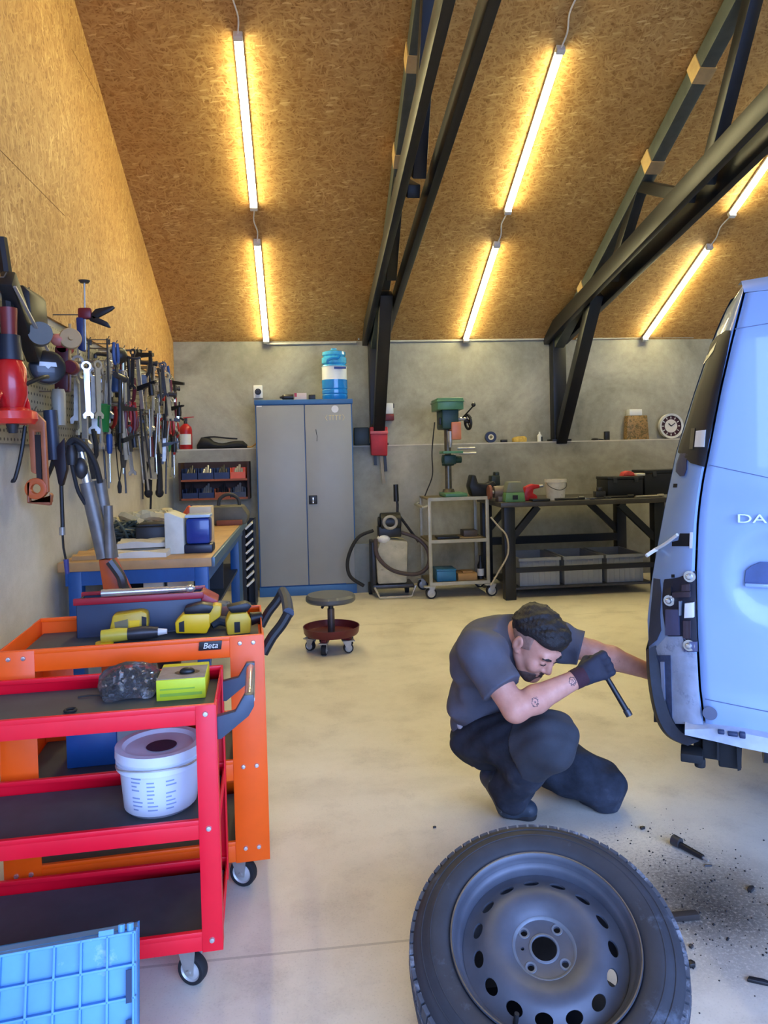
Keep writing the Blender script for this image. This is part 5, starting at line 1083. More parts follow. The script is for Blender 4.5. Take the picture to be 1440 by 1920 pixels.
o = b.build('plastic_cup', tt.fin(.15)); o.location = (atY(414, 1140, ty + .12).x, ty + .12, tz + .002); tag(o, 'clear plastic cup beside the red end of the navy toolbox', 'cup')
def ptool(name, lab, px, py, rz): return thing(name, lab, 'power tool', onO(px, py), ORZ + rz, 'yellow power tools on the orange trolley')
t = ptool('jigsaw', 'yellow power tool with an open loop handle, at the back beside the navy toolbox', 246, 1193, 0)
b = MB(); b.prism([(-.06, 0), (.055, 0), (.062, .05), (.06, .085), (.04, .094), (-.055, .085), (-.066, .04)], -.03, .03, TR(rx=PI / 2)); b.build('body', P('tool_yellow_olive', (196, 160, 30), .45, 0, .15), t, bevel=.008)
b = MB(); b.prism([(-.045, .012), (-.005, .012), (-.005, .068), (-.05, .06)], -.031, .031, TR(rx=PI / 2)); b.build('side_panel', P('panel_khaki', (112, 104, 72), .5), t)
b = MB(); b.prism([(.0, .02), (.032, .02), (.035, .062), (.0, .062)], -.032, .032, TR(rx=PI / 2)); b.build('motor_window', m_yel, t)
b = MB(); b.prism([(.04, .012), (.056, .012), (.058, .07), (.042, .075)], -.0315, .0315, TR(rx=PI / 2)); b.build('black_grip', m_black, t)
t = ptool('angle_grinder', 'long yellow and grey angle grinder lying at the front of the orange trolley tray', 240, 1203, .02)
MB().tube([(-.085, 0, .024), (-.03, 0, .026), (.0, 0, .026)], [.022, .024, .021], 14).build('head', P('tool_yellow_pale', (206, 186, 60), .45, 0, .15), t); MB().tube([(.0, 0, .026), (.05, 0, .027), (.10, 0, .026)], [.021, .024, .019], 14).build('body', m_dsteel, t)
MB().cyl((.10, 0, .026), (.13, 0, .026), .013, .009, 12).build('spindle', m_white, t); MB().lathe([(0, 0), (.03, 0), (.03, .006), (0, .006)], 20, TR(-.075, -.005, .0)).build('guard', m_yel, t)
t = ptool('battery_drill', 'yellow drill with a big battery block, middle of the orange trolley tray', 364, 1188, 0)
b = MB(); b.prism([(-.06, .012), (.045, .004), (.058, .03), (.058, .075), (-.035, .078), (-.062, .05)], -.034, .034, TR(rx=PI / 2)); b.build('battery', m_yel, t, bevel=.006)
b = MB(); b.prism([(-.048, .018), (-.03, .016), (-.03, .056), (-.048, .05)], -.0352, .0352, TR(rx=PI / 2)); b.build('vent', m_black, t); b = MB(); b.prism([(-.03, .074), (.062, .072), (.075, .10), (.03, .112), (-.03, .10)], -.03, .03, TR(rx=PI / 2)); b.build('grip', m_black, t, bevel=.008)
b = MB(); b.prism([(.05, .03), (.095, .06), (.10, .10), (.07, .105), (.05, .08)], -.028, .028, TR(rx=PI / 2)); b.build('gear_case', P('tool_yellow_dull', (206, 170, 40), .45), t, bevel=.008)
t = ptool('impact_driver', 'small yellow and black driver nearest the black handle of the orange trolley', 447, 1186, .1)
b = MB(); b.prism([(-.04, 0), (.04, 0), (.044, .05), (.03, .075), (-.03, .075), (-.044, .045)], -.03, .03, TR(rx=PI / 2)); b.build('battery', P('tool_yellow_2', (222, 186, 50), .45, 0, .15), t, bevel=.006)
b = MB(); b.prism([(-.016, .008), (.004, .008), (.004, .045), (-.016, .045)], -.0315, .0315, TR(rx=PI / 2)); b.build('clip', m_black, t); b = MB(); b.prism([(-.024, .075), (.03, .075), (.05, .098), (.03, .11), (-.04, .10)], -.026, .026, TR(rx=PI / 2)); b.build('grip', m_black, t, bevel=.006)
b = MB(); b.cyl((.045, 0, .045), (.085, 0, .05), .024, .018, 14); b.build('chuck', m_black, t)
p = onO(412, 1180); b = MB(); b.tube([(-.03, 0, .018), (0, .01, .03), (.04, .0, .02)], .018, 10, 3); o = b.build('black_grip_tool', P('tool_slate', (44, 56, 66), .5)); o.location = p; tag(o, 'dark slate tool between the two right-hand yellow tools', 'tool')
# orange trolley middle tray
p = onO(330, 1268, 1); b = MB(); b.bb((-.10, 0, 0), (.10, .2, .16)); o = b.build('grey_carton', P('carton_grey', (150, 158, 156), .6), bevel=.003); put(o, (p.x, 2.50, .44 - .065 + .0125), ORZ); tag(o, 'grey carton on the middle tray of the orange trolley', 'box')
for k, (x, y, w_, d_, h, m, lab) in enumerate(((-.72, 2.48, .16, .2, .12, m_blue, 'blue box on the middle tray of the orange trolley'), (-.54, 2.5, .12, .16, .09, m_dsteel, 'dark box on the middle tray of the orange trolley'))):
    b = MB(); b.bb((-w_ / 2, 0, 0), (w_ / 2, d_, h)); o = b.build('storage_box', m, bevel=.004); put(o, (x, y, .44 - .065 + .0125), ORZ); tag(o, lab, 'box')

# folded blue crate leaning on the red trolley
cp = atY(273, 1742, 1.575)
t = thing('folding_crate', 'pale blue folded plastic crate leaning against the red trolley', 'crate', (cp.x, 1.43, 0), math.radians(8))
lean = math.atan2(1.575 - 1.43, cp.z); Lc = math.hypot(cp.z, .145); Mc = TR(0, 0, 0, rx=-lean)       # local: x -W..0, z 0..Lc, front faces -y
m_cb = P('crate_blue', (88, 152, 204), .5, 0, .12, 7, dirt=((176, 206, 226), 6, .6)); Wc = .58
b = MB(Mc); b.bb((-Wc, .012, 0), (0, .02, Lc)); b.build('base_panel', m_cb, t)
for nm, n, hor in (('rib', 12, False), ('rib', 8, True)):
    for k in range(n):
        b = MB(Mc)
        if hor: z = Lc * (k + .02) / (n - 1) * .985; b.bb((-Wc, -.002, z), (0,   .013, z + .005))
        else: x = -Wc + (Wc - .008) * k / (n - 1); b.bb((x, -.002, 0), (x + .005, .013, Lc))
        b.build(nm, m_cb, t, bevel=.001)
b = MB(Mc); b.bb((-Wc, .02, 0), (-Wc + .012, .075, Lc)); b.bb((-.012, .02, 0), (0, .075, Lc)); b.bb((-Wc, .02, Lc - .012), (0, .075, Lc)); b.bb((-Wc, .02, 0), (0, .075, .012)); b.build('side_walls', m_cb, t, bevel=.002)
b = MB(Mc)
for x in (-.03, -.012): b.cyl((x, .01, Lc), (x, .01, Lc + .014), .007, n=10)
b.bb((-.075, .0, Lc - .001), (-.045, .016, Lc + .010)); b.build('hinge_pins', m_cb, t)
MB(Mc).bb((-.14, -.006, Lc - .30), (-.075, .014, Lc - .20)).build('latch_plate', P('latch_blue', (40, 140, 200), .45), t, bevel=.004)
for z in (.10, .19, .27): MB(Mc).bb((-.020, -.0025, Lc - z - .03), (-.008, .0, Lc - z + .03)).build('slot', P('slot_navy', (24, 46, 76), .6), t)
# ------------------------------------------------------------------ the wheel taken off the van
RT, WT = .3175, .185
tilt = math.radians(WHEEL_TILT)
c_ = CAM + ray(1020, 1760) * WHEEL_D                      # centre of the rim's outer plane
to_cam = V((CAM.x - c_.x, CAM.y - c_.y, 0)).normalized()
wn = (V((0, 0, 1)) * math.cos(tilt) + to_cam * math.sin(tilt)).normalized()
wt = thing('car_wheel', 'loose black steel car wheel with tyre lying propped at a slant on the floor', 'wheel', (c_.x, c_.y, 0))
MW = frame(c_, wn, V((1, 0, 0)))
m_tyre = P('tyre_rubber', (44, 46, 52), .72, 0, .2, 14, .08, 60, dirt=((74, 80, 90), 9, .58))
NT_ = 144
# sidewalls + carcass
prof = [(.213, -.004), (.220, .004), (.232, .010), (.252, .014), (.268, .012), (.271, .009), (.290, .003), (.300, -.006), (.306, -.016), (.304, -.026),
        (.304, -WT + .018), (.306, -WT + .010), (.300, -WT), (.27, -WT - .012), (.225, -WT - .008), (.212, -WT + .004), (.205, -.09), (.213, -.004)]
MB(MW).lathe(prof, NT_, cap=False).build('tyre', m_tyre, wt, W=True, smooth=40)
b = MB(MW); n = 72                                       # tread blocks (pattern of one part)
for i in range(n):
    a0 = 2 * PI * i / n; da = 2 * PI / n * .80
    for (za, zb, sk) in ((-.012, -.052, .012), (-.058, -.088, 0), (-.096, -.126, 0), (-.132, -WT + .014, -.012)):
        vs = []
        for r in (.302, .3165 if za > -.02 or za < -.13 else .318):
            for z, ss in ((za, sk), (zb, 0)):
                for a in (a0 + ss, a0 + da + ss): vs.append((r * math.cos(a) * (1 - (.012 if (z == za and za > -.02 and r > .31) else 0)), r * math.sin(a) * (1 - (.012 if (z == za and za > -.02 and r > .31) else 0)), z))
        b.add(vs, [(0, 1, 3, 2), (4, 6, 7, 5), (0, 4, 5, 1), (2, 3, 7, 6), (0, 2, 6, 4), (1, 5, 7, 3)])
b.build('tread', P('tread_rubber', (66, 70, 78), .8, 0, .2, 20, dirt=((130, 138, 150), 12, .55)), wt, W=True, smooth=0)
b = MB(MW); b.ring(tuple([0, 0, .0125]), (0, 0, 1), .262, .0016, 96, 6); b.ring((0, 0, .0055), (0, 0, 1), .283, .0016, 96, 6); b.build('sidewall_ridge', m_tyre, wt, W=True)
m_rim = P('rim_black_steel', (78, 82, 92), .45, .2, .22, 8, .05, 50, dirt=((104, 92, 86), 5, .58))
m_lip = P('rim_lip', (120, 110, 96), .4, .6, .2, 12)
prof = [(.206, -.006), (.213, .002), (.2165, .005), (.2155, .009), (.211, .006), (.206, -.004), (.203, -.016), (.197, -.022), (.192, -.028), (.189, -.050), (.180, -.075), (.172, -.10), (.172, -.16), (.19, -.172), (.20, -.175), (.20, -.168), (.178, -.155), (.178, -.10), (.184, -.078), (.195, -.057), (.197, -.034), (.206, -.006)]
MB(MW).lathe(prof, 96, cap=False).build('rim_barrel', m_rim, wt, W=True)
b = MB(MW); b.ring((0, 0, .0075), (0, 0, 1), .2135, .0022, 120, 6); b.build('rim_lip', m_lip, wt, W=True)
# pressed disc with vent holes, cut by a boolean
def disc():
    pr = [(.030, -.036), (.064, -.036), (.070, -.033), (.080, -.026), (.098, -.016), (.115, -.012), (.130, -.014), (.140, -.018), (.152, -.026), (.165, -.035), (.176, -.041), (.189, -.045)]
    lo = [(r, z - .006) for r, z in pr][::-1]
    d = MB(); d.lathe(pr + lo + [pr[0]], 128, cap=False); o = d.build('wheel_disc', m_rim, None, smooth=40)
    c = MB()
    for i in range(15):
        a = PI + 2 * PI * i / 15; M = Matrix.Rotation(a, 4, 'Z') @ TR(.1555, 0, -.029, ry=.40) @ Matrix.Diagonal((.0135, .0195, 1, 1)); c.lathe([(1, -.03), (1, .03)], 20, M)
    for i in range(4):
        a = math.radians(BOLT_A) + PI / 2 * i; c.cyl((.0555 * math.cos(a), .0555 * math.sin(a), -.06), (.0555 * math.cos(a), .0555 * math.sin(a), 0), .0078, n=18)
    c.cyl((.05 * math.cos(2.98), .05 * math.sin(2.98), -.06), (.05 * math.cos(2.98), .05 * math.sin(2.98), 0), .0042, n=12)
    co = c.build('cutter', m_rim, None)
    md = o.modifiers.new('cut', 'BOOLEAN'); md.object = co; md.operation = 'DIFFERENCE'; md.solver = 'EXACT'
    me = bpy.data.meshes.new_from_object(o.evaluated_get(bpy.context.evaluated_depsgraph_get())); o.modifiers.clear(); o.data = me; bpy.data.objects.remove(co)
    me.polygons.foreach_set('use_smooth', [True] * len(me.polygons)); me.set_sharp_from_angle(angle=math.radians(40))
    me.transform(world(wt).inverted() @ MW); o.parent = wt; return o
dsc = disc()
b = MB(MW); b.lathe([(.066, -.0352), (.070, -.031), (.073, -.030), (.074, -.031)], 64, cap=False)
for i in range(4):
    a = math.radians(BOLT_A) + PI / 2 * i; b.lathe([(.0082, -.0355), (.0125, -.0345), (.0135, -.0358)], 20, TR(.0555 * math.cos(a), .0555 * math.sin(a), 0), cap=False)
b.lathe([(.0285, -.036), (.030, -.0335), (.034, -.0345), (.035, -.036)], 48, cap=False)
b.build('hub_ring', P('hub_plate', (100, 106, 114), .5, .2, .2, 20), dsc, W=True)
a = math.radians(232); MB(MW).tube([(.178 * math.cos(a), .178 * math.sin(a), -.045), (.166 * math.cos(a), .166 * math.sin(a), -.018)], .0055, 10).build('valve_stem', m_rub, wt, W=True)
# dark timber under the wheel's far edge, widened to block light through its holes
far = c_ - to_cam * (math.cos(tilt) * .235) + V((0, 0, math.sin(tilt) * .235)) - wn * (WT + .012)
bk = MB(); hh = max(.03, far.z - .03); bk.bb((-.2, -.05, 0), (.2, .05, hh)); o = bk.build('support_block', P('block_dark', (52, 44, 38), .8, 0, .3, 12, .2, 40), bevel=.004)
o.location = (c_.x, far.y, 0); tag(o, 'dark timber block propping up the loose wheel, widened to shut out light', 'block')

rm = MB().lathe([(0, 0), (.285, 0), (.285, .005), (0, .005)], 48).build('added_dark_mat', m_rub); rm.location = (c_.x, c_.y + .06, 0); tag(rm, 'added dark mat under the loose wheel that keeps its vent holes black', 'mat')  # added disc under the wheel so no lit floor shows through its holes
pe = atZ(1308, 1708, .02); b = MB(); b.bb((-.20, -.013, 0), (0, .013, .018)); o = b.build('timber_strip', P('strip_dark', (44, 36, 30), .8, 0, .3, 12), bevel=.003); o.location = (pe.x, pe.y, 0); tag(o, 'dark strip of wood poking out from under the loose wheel', 'strip')
# ------------------------------------------------------------------ floor bits
p0, p1 = atZ(1262, 1577, .015), atZ(1318, 1606, .012)
t = thing('torch', 'black bolt-shaped tool lying on the floor behind the loose wheel', 'tool', ((p0 + p1) / 2).xy.to_3d())
d_ = (p1 - p0).normalized(); Lq = (p1 - p0).length
MB().cyl(V((0, 0, .014)) - d_ * Lq / 2, V((0, 0, .011)) + d_ * Lq / 2, .0115, .009, 14).build('shaft', m_black, t); MB().cyl(V((0, 0, .019)) - d_ * Lq / 2, V((0, 0, .019)) - d_ * (Lq / 2 - .028), .019, .018, 16).build('head', m_dsteel, t); MB().cyl(V((0, 0, .010)) + d_ * Lq / 2, V((0, 0, .009)) + d_ * (Lq / 2 + .02), .004, n=8).build('tip', m_steel, t)
for k, (px, py, l, w_, a, m, lab) in enumerate(((1205, 1554, .022, .014, .2, m_black, 'small black lump on the floor near the kneeling man'), (1408, 1669, .035, .016, .6, m_dsteel, 'curved rusty clip on the floor behind the wheel, by the picture edge'), (1328, 1624, .03, .008, -.1, m_dsteel, 'tiny brown strip on the floor beside the black bolt-shaped tool'), (1297, 1811, .02, .02, 0, m_black, 'round black plug on the floor against the tyre'), (1424, 1843, .06, .016, -.5, m_black, 'black splinter of trim on the floor right of the tyre'), (815, 1552, .014, .01, 0, m_dsteel, 'tiny dark crumb on the floor left of the boot'), (1296, 1776, .016, .012, .5, m_dsteel, 'brown crumb on the floor right of the tyre'))):
    b = MB(); b.prism([(-l / 2, -w_ / 2), (l * .3, -w_ * .45), (l / 2, 0), (l * .2, w_ / 2), (-l * .4, w_ * .4)], 0, w_ * .6); o = b.build('debris_piece', m, bevel=.002); p = atZ(px, py, 0); o.location = p; o.rotation_euler = (0, 0, a); tag(o, lab, 'debris')
b = MB(); q = random.Random(9)
for k in range(420):
    cx_, cy_, s_ = ((1345, 1690, 70), (1240, 1600, 60), (1330, 1740, 90))[k % 3]; p = atZ(q.gauss(cx_, s_), min(1900, q.gauss(cy_, s_ * .7)), 0); r = abs(q.gauss(.0012, .0016)) + .0008
    b.add([(p.x + r * dx, p.y + r * dy, dz * r) for dx, dy, dz in ((1, 0, 0), (-.5, .8, 0), (-.5, -.8, 0), (.1, 0, 1))], [(0, 1, 3), (1, 2, 3), (2, 0, 3), (0, 2, 1)])
o = b.build('grit', P('grit_dark', (34, 32, 32), .9), loc=atZ(1320, 1690, 0), smooth=0, merge=False); tag(o, 'black brake dust grit scattered on the floor beside the loose wheel', 'grit', None, 'stuff')
# ------------------------------------------------------------------ the van, rear left corner towards the camera
VA = math.radians(30)
van = thing('delivery_van', 'sky-tinted white delivery van seen from behind with its tail lamp and bumper removed', 'van', (1.30, 2.25, 0), -VA)     # local: x right, y forward
VO = V((1.30, 2.25, 0)); Vb = V((math.cos(VA), -math.sin(VA), 0)); Va = V((math.sin(VA), math.cos(VA), 0))
def VP(px, py, w):                                       # pixel -> local point on the plane y = w
    q = at_plane(px, py, VO + Va * w, Va) - VO; return V((q.dot(Vb), w, q.z))
m_van = P('van_paint_sky_tint', (136, 163, 202), .28, 0, .02, 3, coat=.5)  # white van; the skylight's blue is put into its paint colour
m_inner = P('van_inner_sheet', (158, 170, 190), .5, 0, .2, 14, .15, 60, dirt=((104, 116, 140), 10, .56))
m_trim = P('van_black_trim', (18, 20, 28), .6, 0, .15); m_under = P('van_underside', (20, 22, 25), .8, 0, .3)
XC = .78                                                 # centre line of the van
DOOR = [(1397, 543), (1385, 590), (1372, 640), (1361, 687), (1350, 735), (1341, 782), (1332, 830), (1318, 900), (1312, 940), (1308, 980), (1304, 1080), (1306, 1180), (1312, 1290), (1320, 1352)]
SIL = [(1440, 533), (1410, 538), (1385, 548), (1365, 575), (1345, 620), (1325, 672), (1300, 745), (1268, 850), (1247, 950), (1232, 1030), (1222, 1090), (1214, 1160), (1217, 1230), (1226, 1310), (1240, 1355)]
def interp(pts, z):
    pts = sorted(pts)
    if z <= pts[0][0]: return pts[0][1]
    for (z0, x0), (z1, x1) in zip(pts, pts[1:]):
        if z <= z1: return x0 + (x1 - x0) * (z - z0) / (z1 - z0)
    return pts[-1][1]
door_x = [(VP(x, y, 0).z, VP(x, y, 0).x) for x, y in DOOR]; sil_x = [(VP(x, y, .15).z, VP(x, y, .15).x) for x, y in SIL]
dx = lambda z: interp(door_x, z); sx = lambda z: interp(sil_x, z)
ZT = VP(1440, 533, .15).z
def bulge(x, z): return -.022 * (1 - min(1, abs(x - XC) / .8) ** 2) + max(0, z - 1.70) ** 2 * .9
zs = [.47 + (1.905 - .47) * i / 60 for i in range(61)]
# rear doors (left and right), with pressed round handle dish
hc = VP(1452, 1072, 0); 
def dish(x, z):
    d = math.hypot((x - hc.x) / 1.0, (z - hc.z + .02) / 1.1); return .014 * (1 - 1 / (1 + math.exp(-(d - .118) / .008)))
def crease(x, z):
    zc_ = .60 - .16 * max(0, x); zc2 = .80 + .25 * (x - .05)
    return -.008 / (1 + math.exp(-(zc_ - z) / .008)) + .006 / (1 + math.exp(-(1.26 - .10 * x - z) / .01))
def rear_door(side):
    b = MB(); rows_ = []; N = 56
    for z in zs:
        x0 = dx(z) + .004; r = []
        for j in range(N + 1):
            u = j / N; x = x0 + (XC - .004 - x0) * u; edge = .012 * max(0, 1 - (x - x0) / .018) ** 2
            y = bulge(x, z) + dish(x, z) + crease(x, z) + edge; r.append(V((x if side < 0 else 2 * XC - x, y, z)))
        rows_.append(r)
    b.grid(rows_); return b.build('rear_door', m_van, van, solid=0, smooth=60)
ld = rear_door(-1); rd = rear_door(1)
# corner pillar between door gap and side
def pillar(side):
    b = MB(); rows_ = []
    zz_ = [.47 + (ZT - .02 - .47) * i / 60 for i in range(61)]
    for z in zz_:
        x1 = dx(min(z, 1.905)) - .003; x0 = sx(z); r = []
        for j in range(15):
            u = j / 14; x = x1 + (x0 - x1) * u; y = .15 * u ** 1.6 + bulge(x1, z) * (1 - u) + (.014 if j == 0 else 0); r.append(V((x if side < 0 else 2 * XC - x, y, z)))
        rows_.append(r)
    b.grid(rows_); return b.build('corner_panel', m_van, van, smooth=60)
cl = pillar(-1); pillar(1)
# body side, roof, front: lofted sections; section outline from the silhouette
LV = 4.2
def section(w):
    k = max(0., (w - 3.1) / 1.1); zt = ZT + .012 - (.85 * min(1, max(0, (w - 2.9) / .75)) ** .9 if w > 2.9 else 0) - .12 * k ** 2; zt = max(zt, 1.02 - .18 * k)
    pts = []
    zl = [.42 + (zt - .42) * i / 30 for i in range(31)]
    for z in zl:
        zq = .42 + (z - .42) * (ZT - .42) / (zt - .42); x = sx(min(zq, ZT - .002)); x += .10 * k ** 2 + .055 * min(2.2, w - .15); pts.append((x, z))
    return pts
b = MB(); rows_ = []
ws = [.15] + [.2 + .035 * i for i in range(30)] + [1.3, 1.5, 2, 2.5, 2.9, 3.05, 3.2, 3.35, 3.5, 3.7, 3.9, 4.05, 4.15, LV]
for w in ws:
    s_ = section(w); left = [V((x, w, z)) for x, z in s_]; right = [V((2 * XC - x, w, z)) for x, z in s_][::-1]; xt = s_[-1][0]
    top = [V((xt + (2 * XC - 2 * xt) * i / 12, w, s_[-1][1] + .035 * math.sin(PI * i / 12))) for i in range(1, 12)]
    rows_.append(left + top + right)
b.grid(rows_); b.add(rows_[-1], [tuple(range(len(rows_[-1])))])
def in_arch(f):
    c = sum((b.v[i] for i in f), V()) / len(f); return math.hypot(c.y - .76, c.z - .33) < .355 and (c.x < .1 or c.x > 2 * XC - .1)
b.f = [f for f in b.f if not in_arch(f)]
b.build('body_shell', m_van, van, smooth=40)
# roof edge closing above the doors
b = MB(); r0 = []; r1 = []; r2 = []
for i in range(25):
    u = i / 24; xa = dx(1.905) + (2 * XC - 2 * dx(1.905)) * u; xb = sx(ZT - .02) + (2 * XC - 2 * sx(ZT - .02)) * u
    r0.append(V((xa, bulge(xa, 1.905) + .004, 1.907))); r1.append(V(((xa + xb) / 2, .07, ZT + .004 + .03 * math.sin(PI * u)))); r2.append(V((xb, .155, ZT + .008 + .035 * math.sin(PI * u))))
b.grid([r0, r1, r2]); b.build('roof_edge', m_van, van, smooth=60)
# dark door cavity so gaps read dark
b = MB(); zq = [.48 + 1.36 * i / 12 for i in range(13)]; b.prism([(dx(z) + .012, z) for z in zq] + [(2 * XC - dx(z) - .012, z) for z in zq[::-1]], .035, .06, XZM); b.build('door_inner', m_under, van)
def on_pillar(px, py, out=.004):                          # local point on the corner panel seen at a pixel
    lo, hi = 0., .16; best = None
    for i in range(81):
        w = lo + (hi - lo) * i / 80; q = VP(px, py, w); x1 = dx(min(q.z, 1.905)) - .003; x0 = sx(q.z)
        u = max(0, min(1, (x1 - q.x) / max(1e-4, x1 - x0))); y = .15 * u ** 1.6 + bulge(x1, q.z) * (1 - u); e = abs(y - w)
        if best is None or e < best[0]: best = (e, q)
    return best[1] + V((-.3, -1, 0)).normalized() * out
def patch(name, pix, m, parent=van, out=.006, depth=.012, n=1, bevel=0):
    """thin solid following the corner panel, outline given by pixels in order left edge / right edge pairs"""
    b = MB(); rows_ = []
    for (l, r) in pix:
        row = []
        for k in range(7):
            px = l[0] + (r[0] - l[0]) * k / 6; py = l[1] + (r[1] - l[1]) * k / 6; row.append(on_pillar(px, py, out))
        rows_.append(row)
    back = [[p + V((.3, 1, 0)).normalized() * depth for p in r] for r in rows_]
    b.grid(rows_); b.grid(back); N = len(rows_)
    per = [rows_[0][k] for k in range(7)] + [rows_[i][6] for i in range(1, N)] + [rows_[-1][k] for k in range(5, -1, -1)] + [rows_[i][0] for i in range(N - 2, 0, -1)]
    pb = [back[0][k] for k in range(7)] + [back[i][6] for i in range(1, N)] + [back[-1][k] for k in range(5, -1, -1)] + [back[i][0] for i in range(N - 2, 0, -1)]
    b.grid([per + [per[0]], pb + [pb[0]]]); return b.build(name, m, parent, smooth=40)
# upper black trim
tr = patch('pillar_trim', [((1362, 620), (1370, 620)), ((1344, 632), (1370, 628)), ((1333, 646), (1368, 640)), ((1322, 690), (1357, 690)), ((1306, 735), (1348, 735)), ((1290, 790), (1337, 790)), ((1274, 838), (1327, 838)), ((1272, 848), (1326, 848)), ((1284, 856), (1324, 862)), ((1296, 868), (1321, 875))], m_trim, out=.008)
patch('trim_tab', [((1276, 850), (1290, 850)), ((1269, 870), (1288, 866)), ((1268, 884), (1288, 880)), ((1276, 893), (1284, 892))], P('tab_navy', (30, 46, 92), .4), out=.007)
patch('trim_clip', [((1307, 808), (1325, 806)), ((1304, 838), (1322, 838))], m_white, tr, out=.013)
patch('clip_surround', [((1298, 803), (1305, 803)), ((1294, 842), (1301, 842))], m_dsteel, tr, out=.011)
patch('trim_shine', [((1326, 668), (1346, 640)), ((1320, 684), (1338, 660))], P('trim_grey', (70, 68, 70), .3), tr, out=.0095, depth=.003)
# holes and cut-outs in the pillar sheet
m_hole = P('van_hole', (8, 9, 12), .9)
patch('bolt_hole', [((1263, 907), (1270, 907)), ((1262, 914), (1269, 914))], m_hole, out=.002, depth=.004)
patch('bolt_hole', [((1259, 1077), (1265, 1077)), ((1259, 1083), (1265, 1083))], m_hole, out=.002, depth=.004)
patch('lamp_slot', [((1275, 1000), (1295, 1000)), ((1272, 1013), (1295, 1013)), ((1260, 1016), (1294, 1016)), ((1260, 1024), (1294, 1024))], m_hole, out=.002, depth=.004)
patch('slot_edge', [((1294, 998), (1299, 998)), ((1293, 1028), (1298, 1028))], m_white, out=.004, depth=.006)
b = MB(); b.tube([on_pillar(1272, 1002, .01), on_pillar(1248, 1020, .012), on_pillar(1230, 1030, .016)], .006, 6, 3); b.tube([VP(1232, 1030, .13), VP(1224, 1034, .12), VP(1212, 1042, .10)], .007, 6, 3); b.build('broken_clip', m_white, van)
# lamp recess with brackets
rec = patch('lamp_recess', [((1246, 1086), (1282, 1082)), ((1244, 1094), (1304, 1070)), ((1242, 1120), (1304, 1100)), ((1243, 1150), (1305, 1140)), ((1248, 1180), (1306, 1170)), ((1252, 1192), (1307, 1190)), ((1282, 1204), (1308, 1204)), ((1284, 1222), (1309, 1222))], P('recess_dark', (34, 38, 52), .5, 0, .25, 20), out=.002, depth=.004)
m_brk = P('bracket_violet', (88, 92, 124), .4, .2, .15); m_brk2 = P('bracket_brown', (74, 66, 74), .45, .3, .2)
for nm, pix, m, o_, d_ in (('bracket', [((1250, 1142), (1274, 1142)), ((1250, 1190), (1276, 1190))], m_brk, .014, .012), ('bracket', [((1263, 1110), (1296, 1108)), ((1263, 1119), (1296, 1118))], m_brk2, .016, .012), ('bracket', [((1280, 1096), (1295, 1094)), ((1280, 1108), (1295, 1107))], m_brk2, .013, .01),
                           ('bracket', [((1249, 1105), (1260, 1100)), ((1249, 1117), (1260, 1116))], m_dsteel, .012, .01), ('bracket', [((1283, 1163), (1296, 1163)), ((1283, 1196), (1296, 1196))], m_brk2, .012, .01), ('latch_striker', [((1287, 1130), (1303, 1128)), ((1286, 1157), (1303, 1156))], m_white, .018, .014), ('latch_plate', [((1275, 1126), (1280, 1126)), ((1275, 1153), (1279, 1153))], P('plate_blue_grey', (150, 170, 196), .3, .5), .014, .01), ('rubber_foot', [((1284, 1202), (1308, 1202)), ((1284, 1220), (1308, 1220))], m_brk, .012, .01)):
    patch(nm, pix, m, rec, o_, d_)
for k, (px, py) in enumerate(((1295, 1080), (1257, 1125), (1294, 1209))):
    p = on_pillar(px, py, .02); b = MB(); b.lathe([(0, -.012), (.0105, -.012), (.0105, 0), (.007, .005), (0, .006)], 14, frame(p, (-.25, -1, 0))); b.lathe([(.0095, -.014), (.019, -.014), (.019, -.008), (.0095, -.008)], 18, frame(p, (-.25, -1, 0))); b.build('bolt', m_chrome, rec)
# dark inner strip at the very edge, raw sheet below, dark wheel-house channel
patch('edge_channel', [((1226, 1084), (1238, 1086)), ((1224, 1110), (1240, 1112)), ((1220, 1150), (1238, 1150)), ((1217, 1185), (1240, 1182)), ((1217, 1212), (1232, 1200))], P('channel_slate', (56, 62, 76), .5, 0, .2), out=.004)
raw = patch('raw_sheet', [((1250, 1193), (1280, 1193)), ((1232, 1212), (1284, 1212)), ((1224, 1226), (1306, 1226)), ((1224, 1260), (1308, 1260)), ((1228, 1300), (1310, 1300)), ((1236, 1340), (1314, 1340)), ((1244, 1356), (1318, 1358))], m_inner, out=.003, depth=.004)
patch('raw_channel', [((1232, 1228), (1258, 1228)), ((1234, 1260), (1259, 1260)), ((1234, 1300), (1260, 1300)), ((1236, 1340), (1261, 1340)), ((1244, 1366), (1262, 1362))], P('channel_dark', (60, 74, 104), .6, 0, .35, 26), raw, out=.007, depth=.004)
patch('channel_rib', [((1240, 1240), (1247, 1240)), ((1243, 1300), (1249, 1300)), ((1245, 1330), (1249, 1330))], P('rib_pale', (150, 166, 196), .5), raw, out=.011, depth=.004)
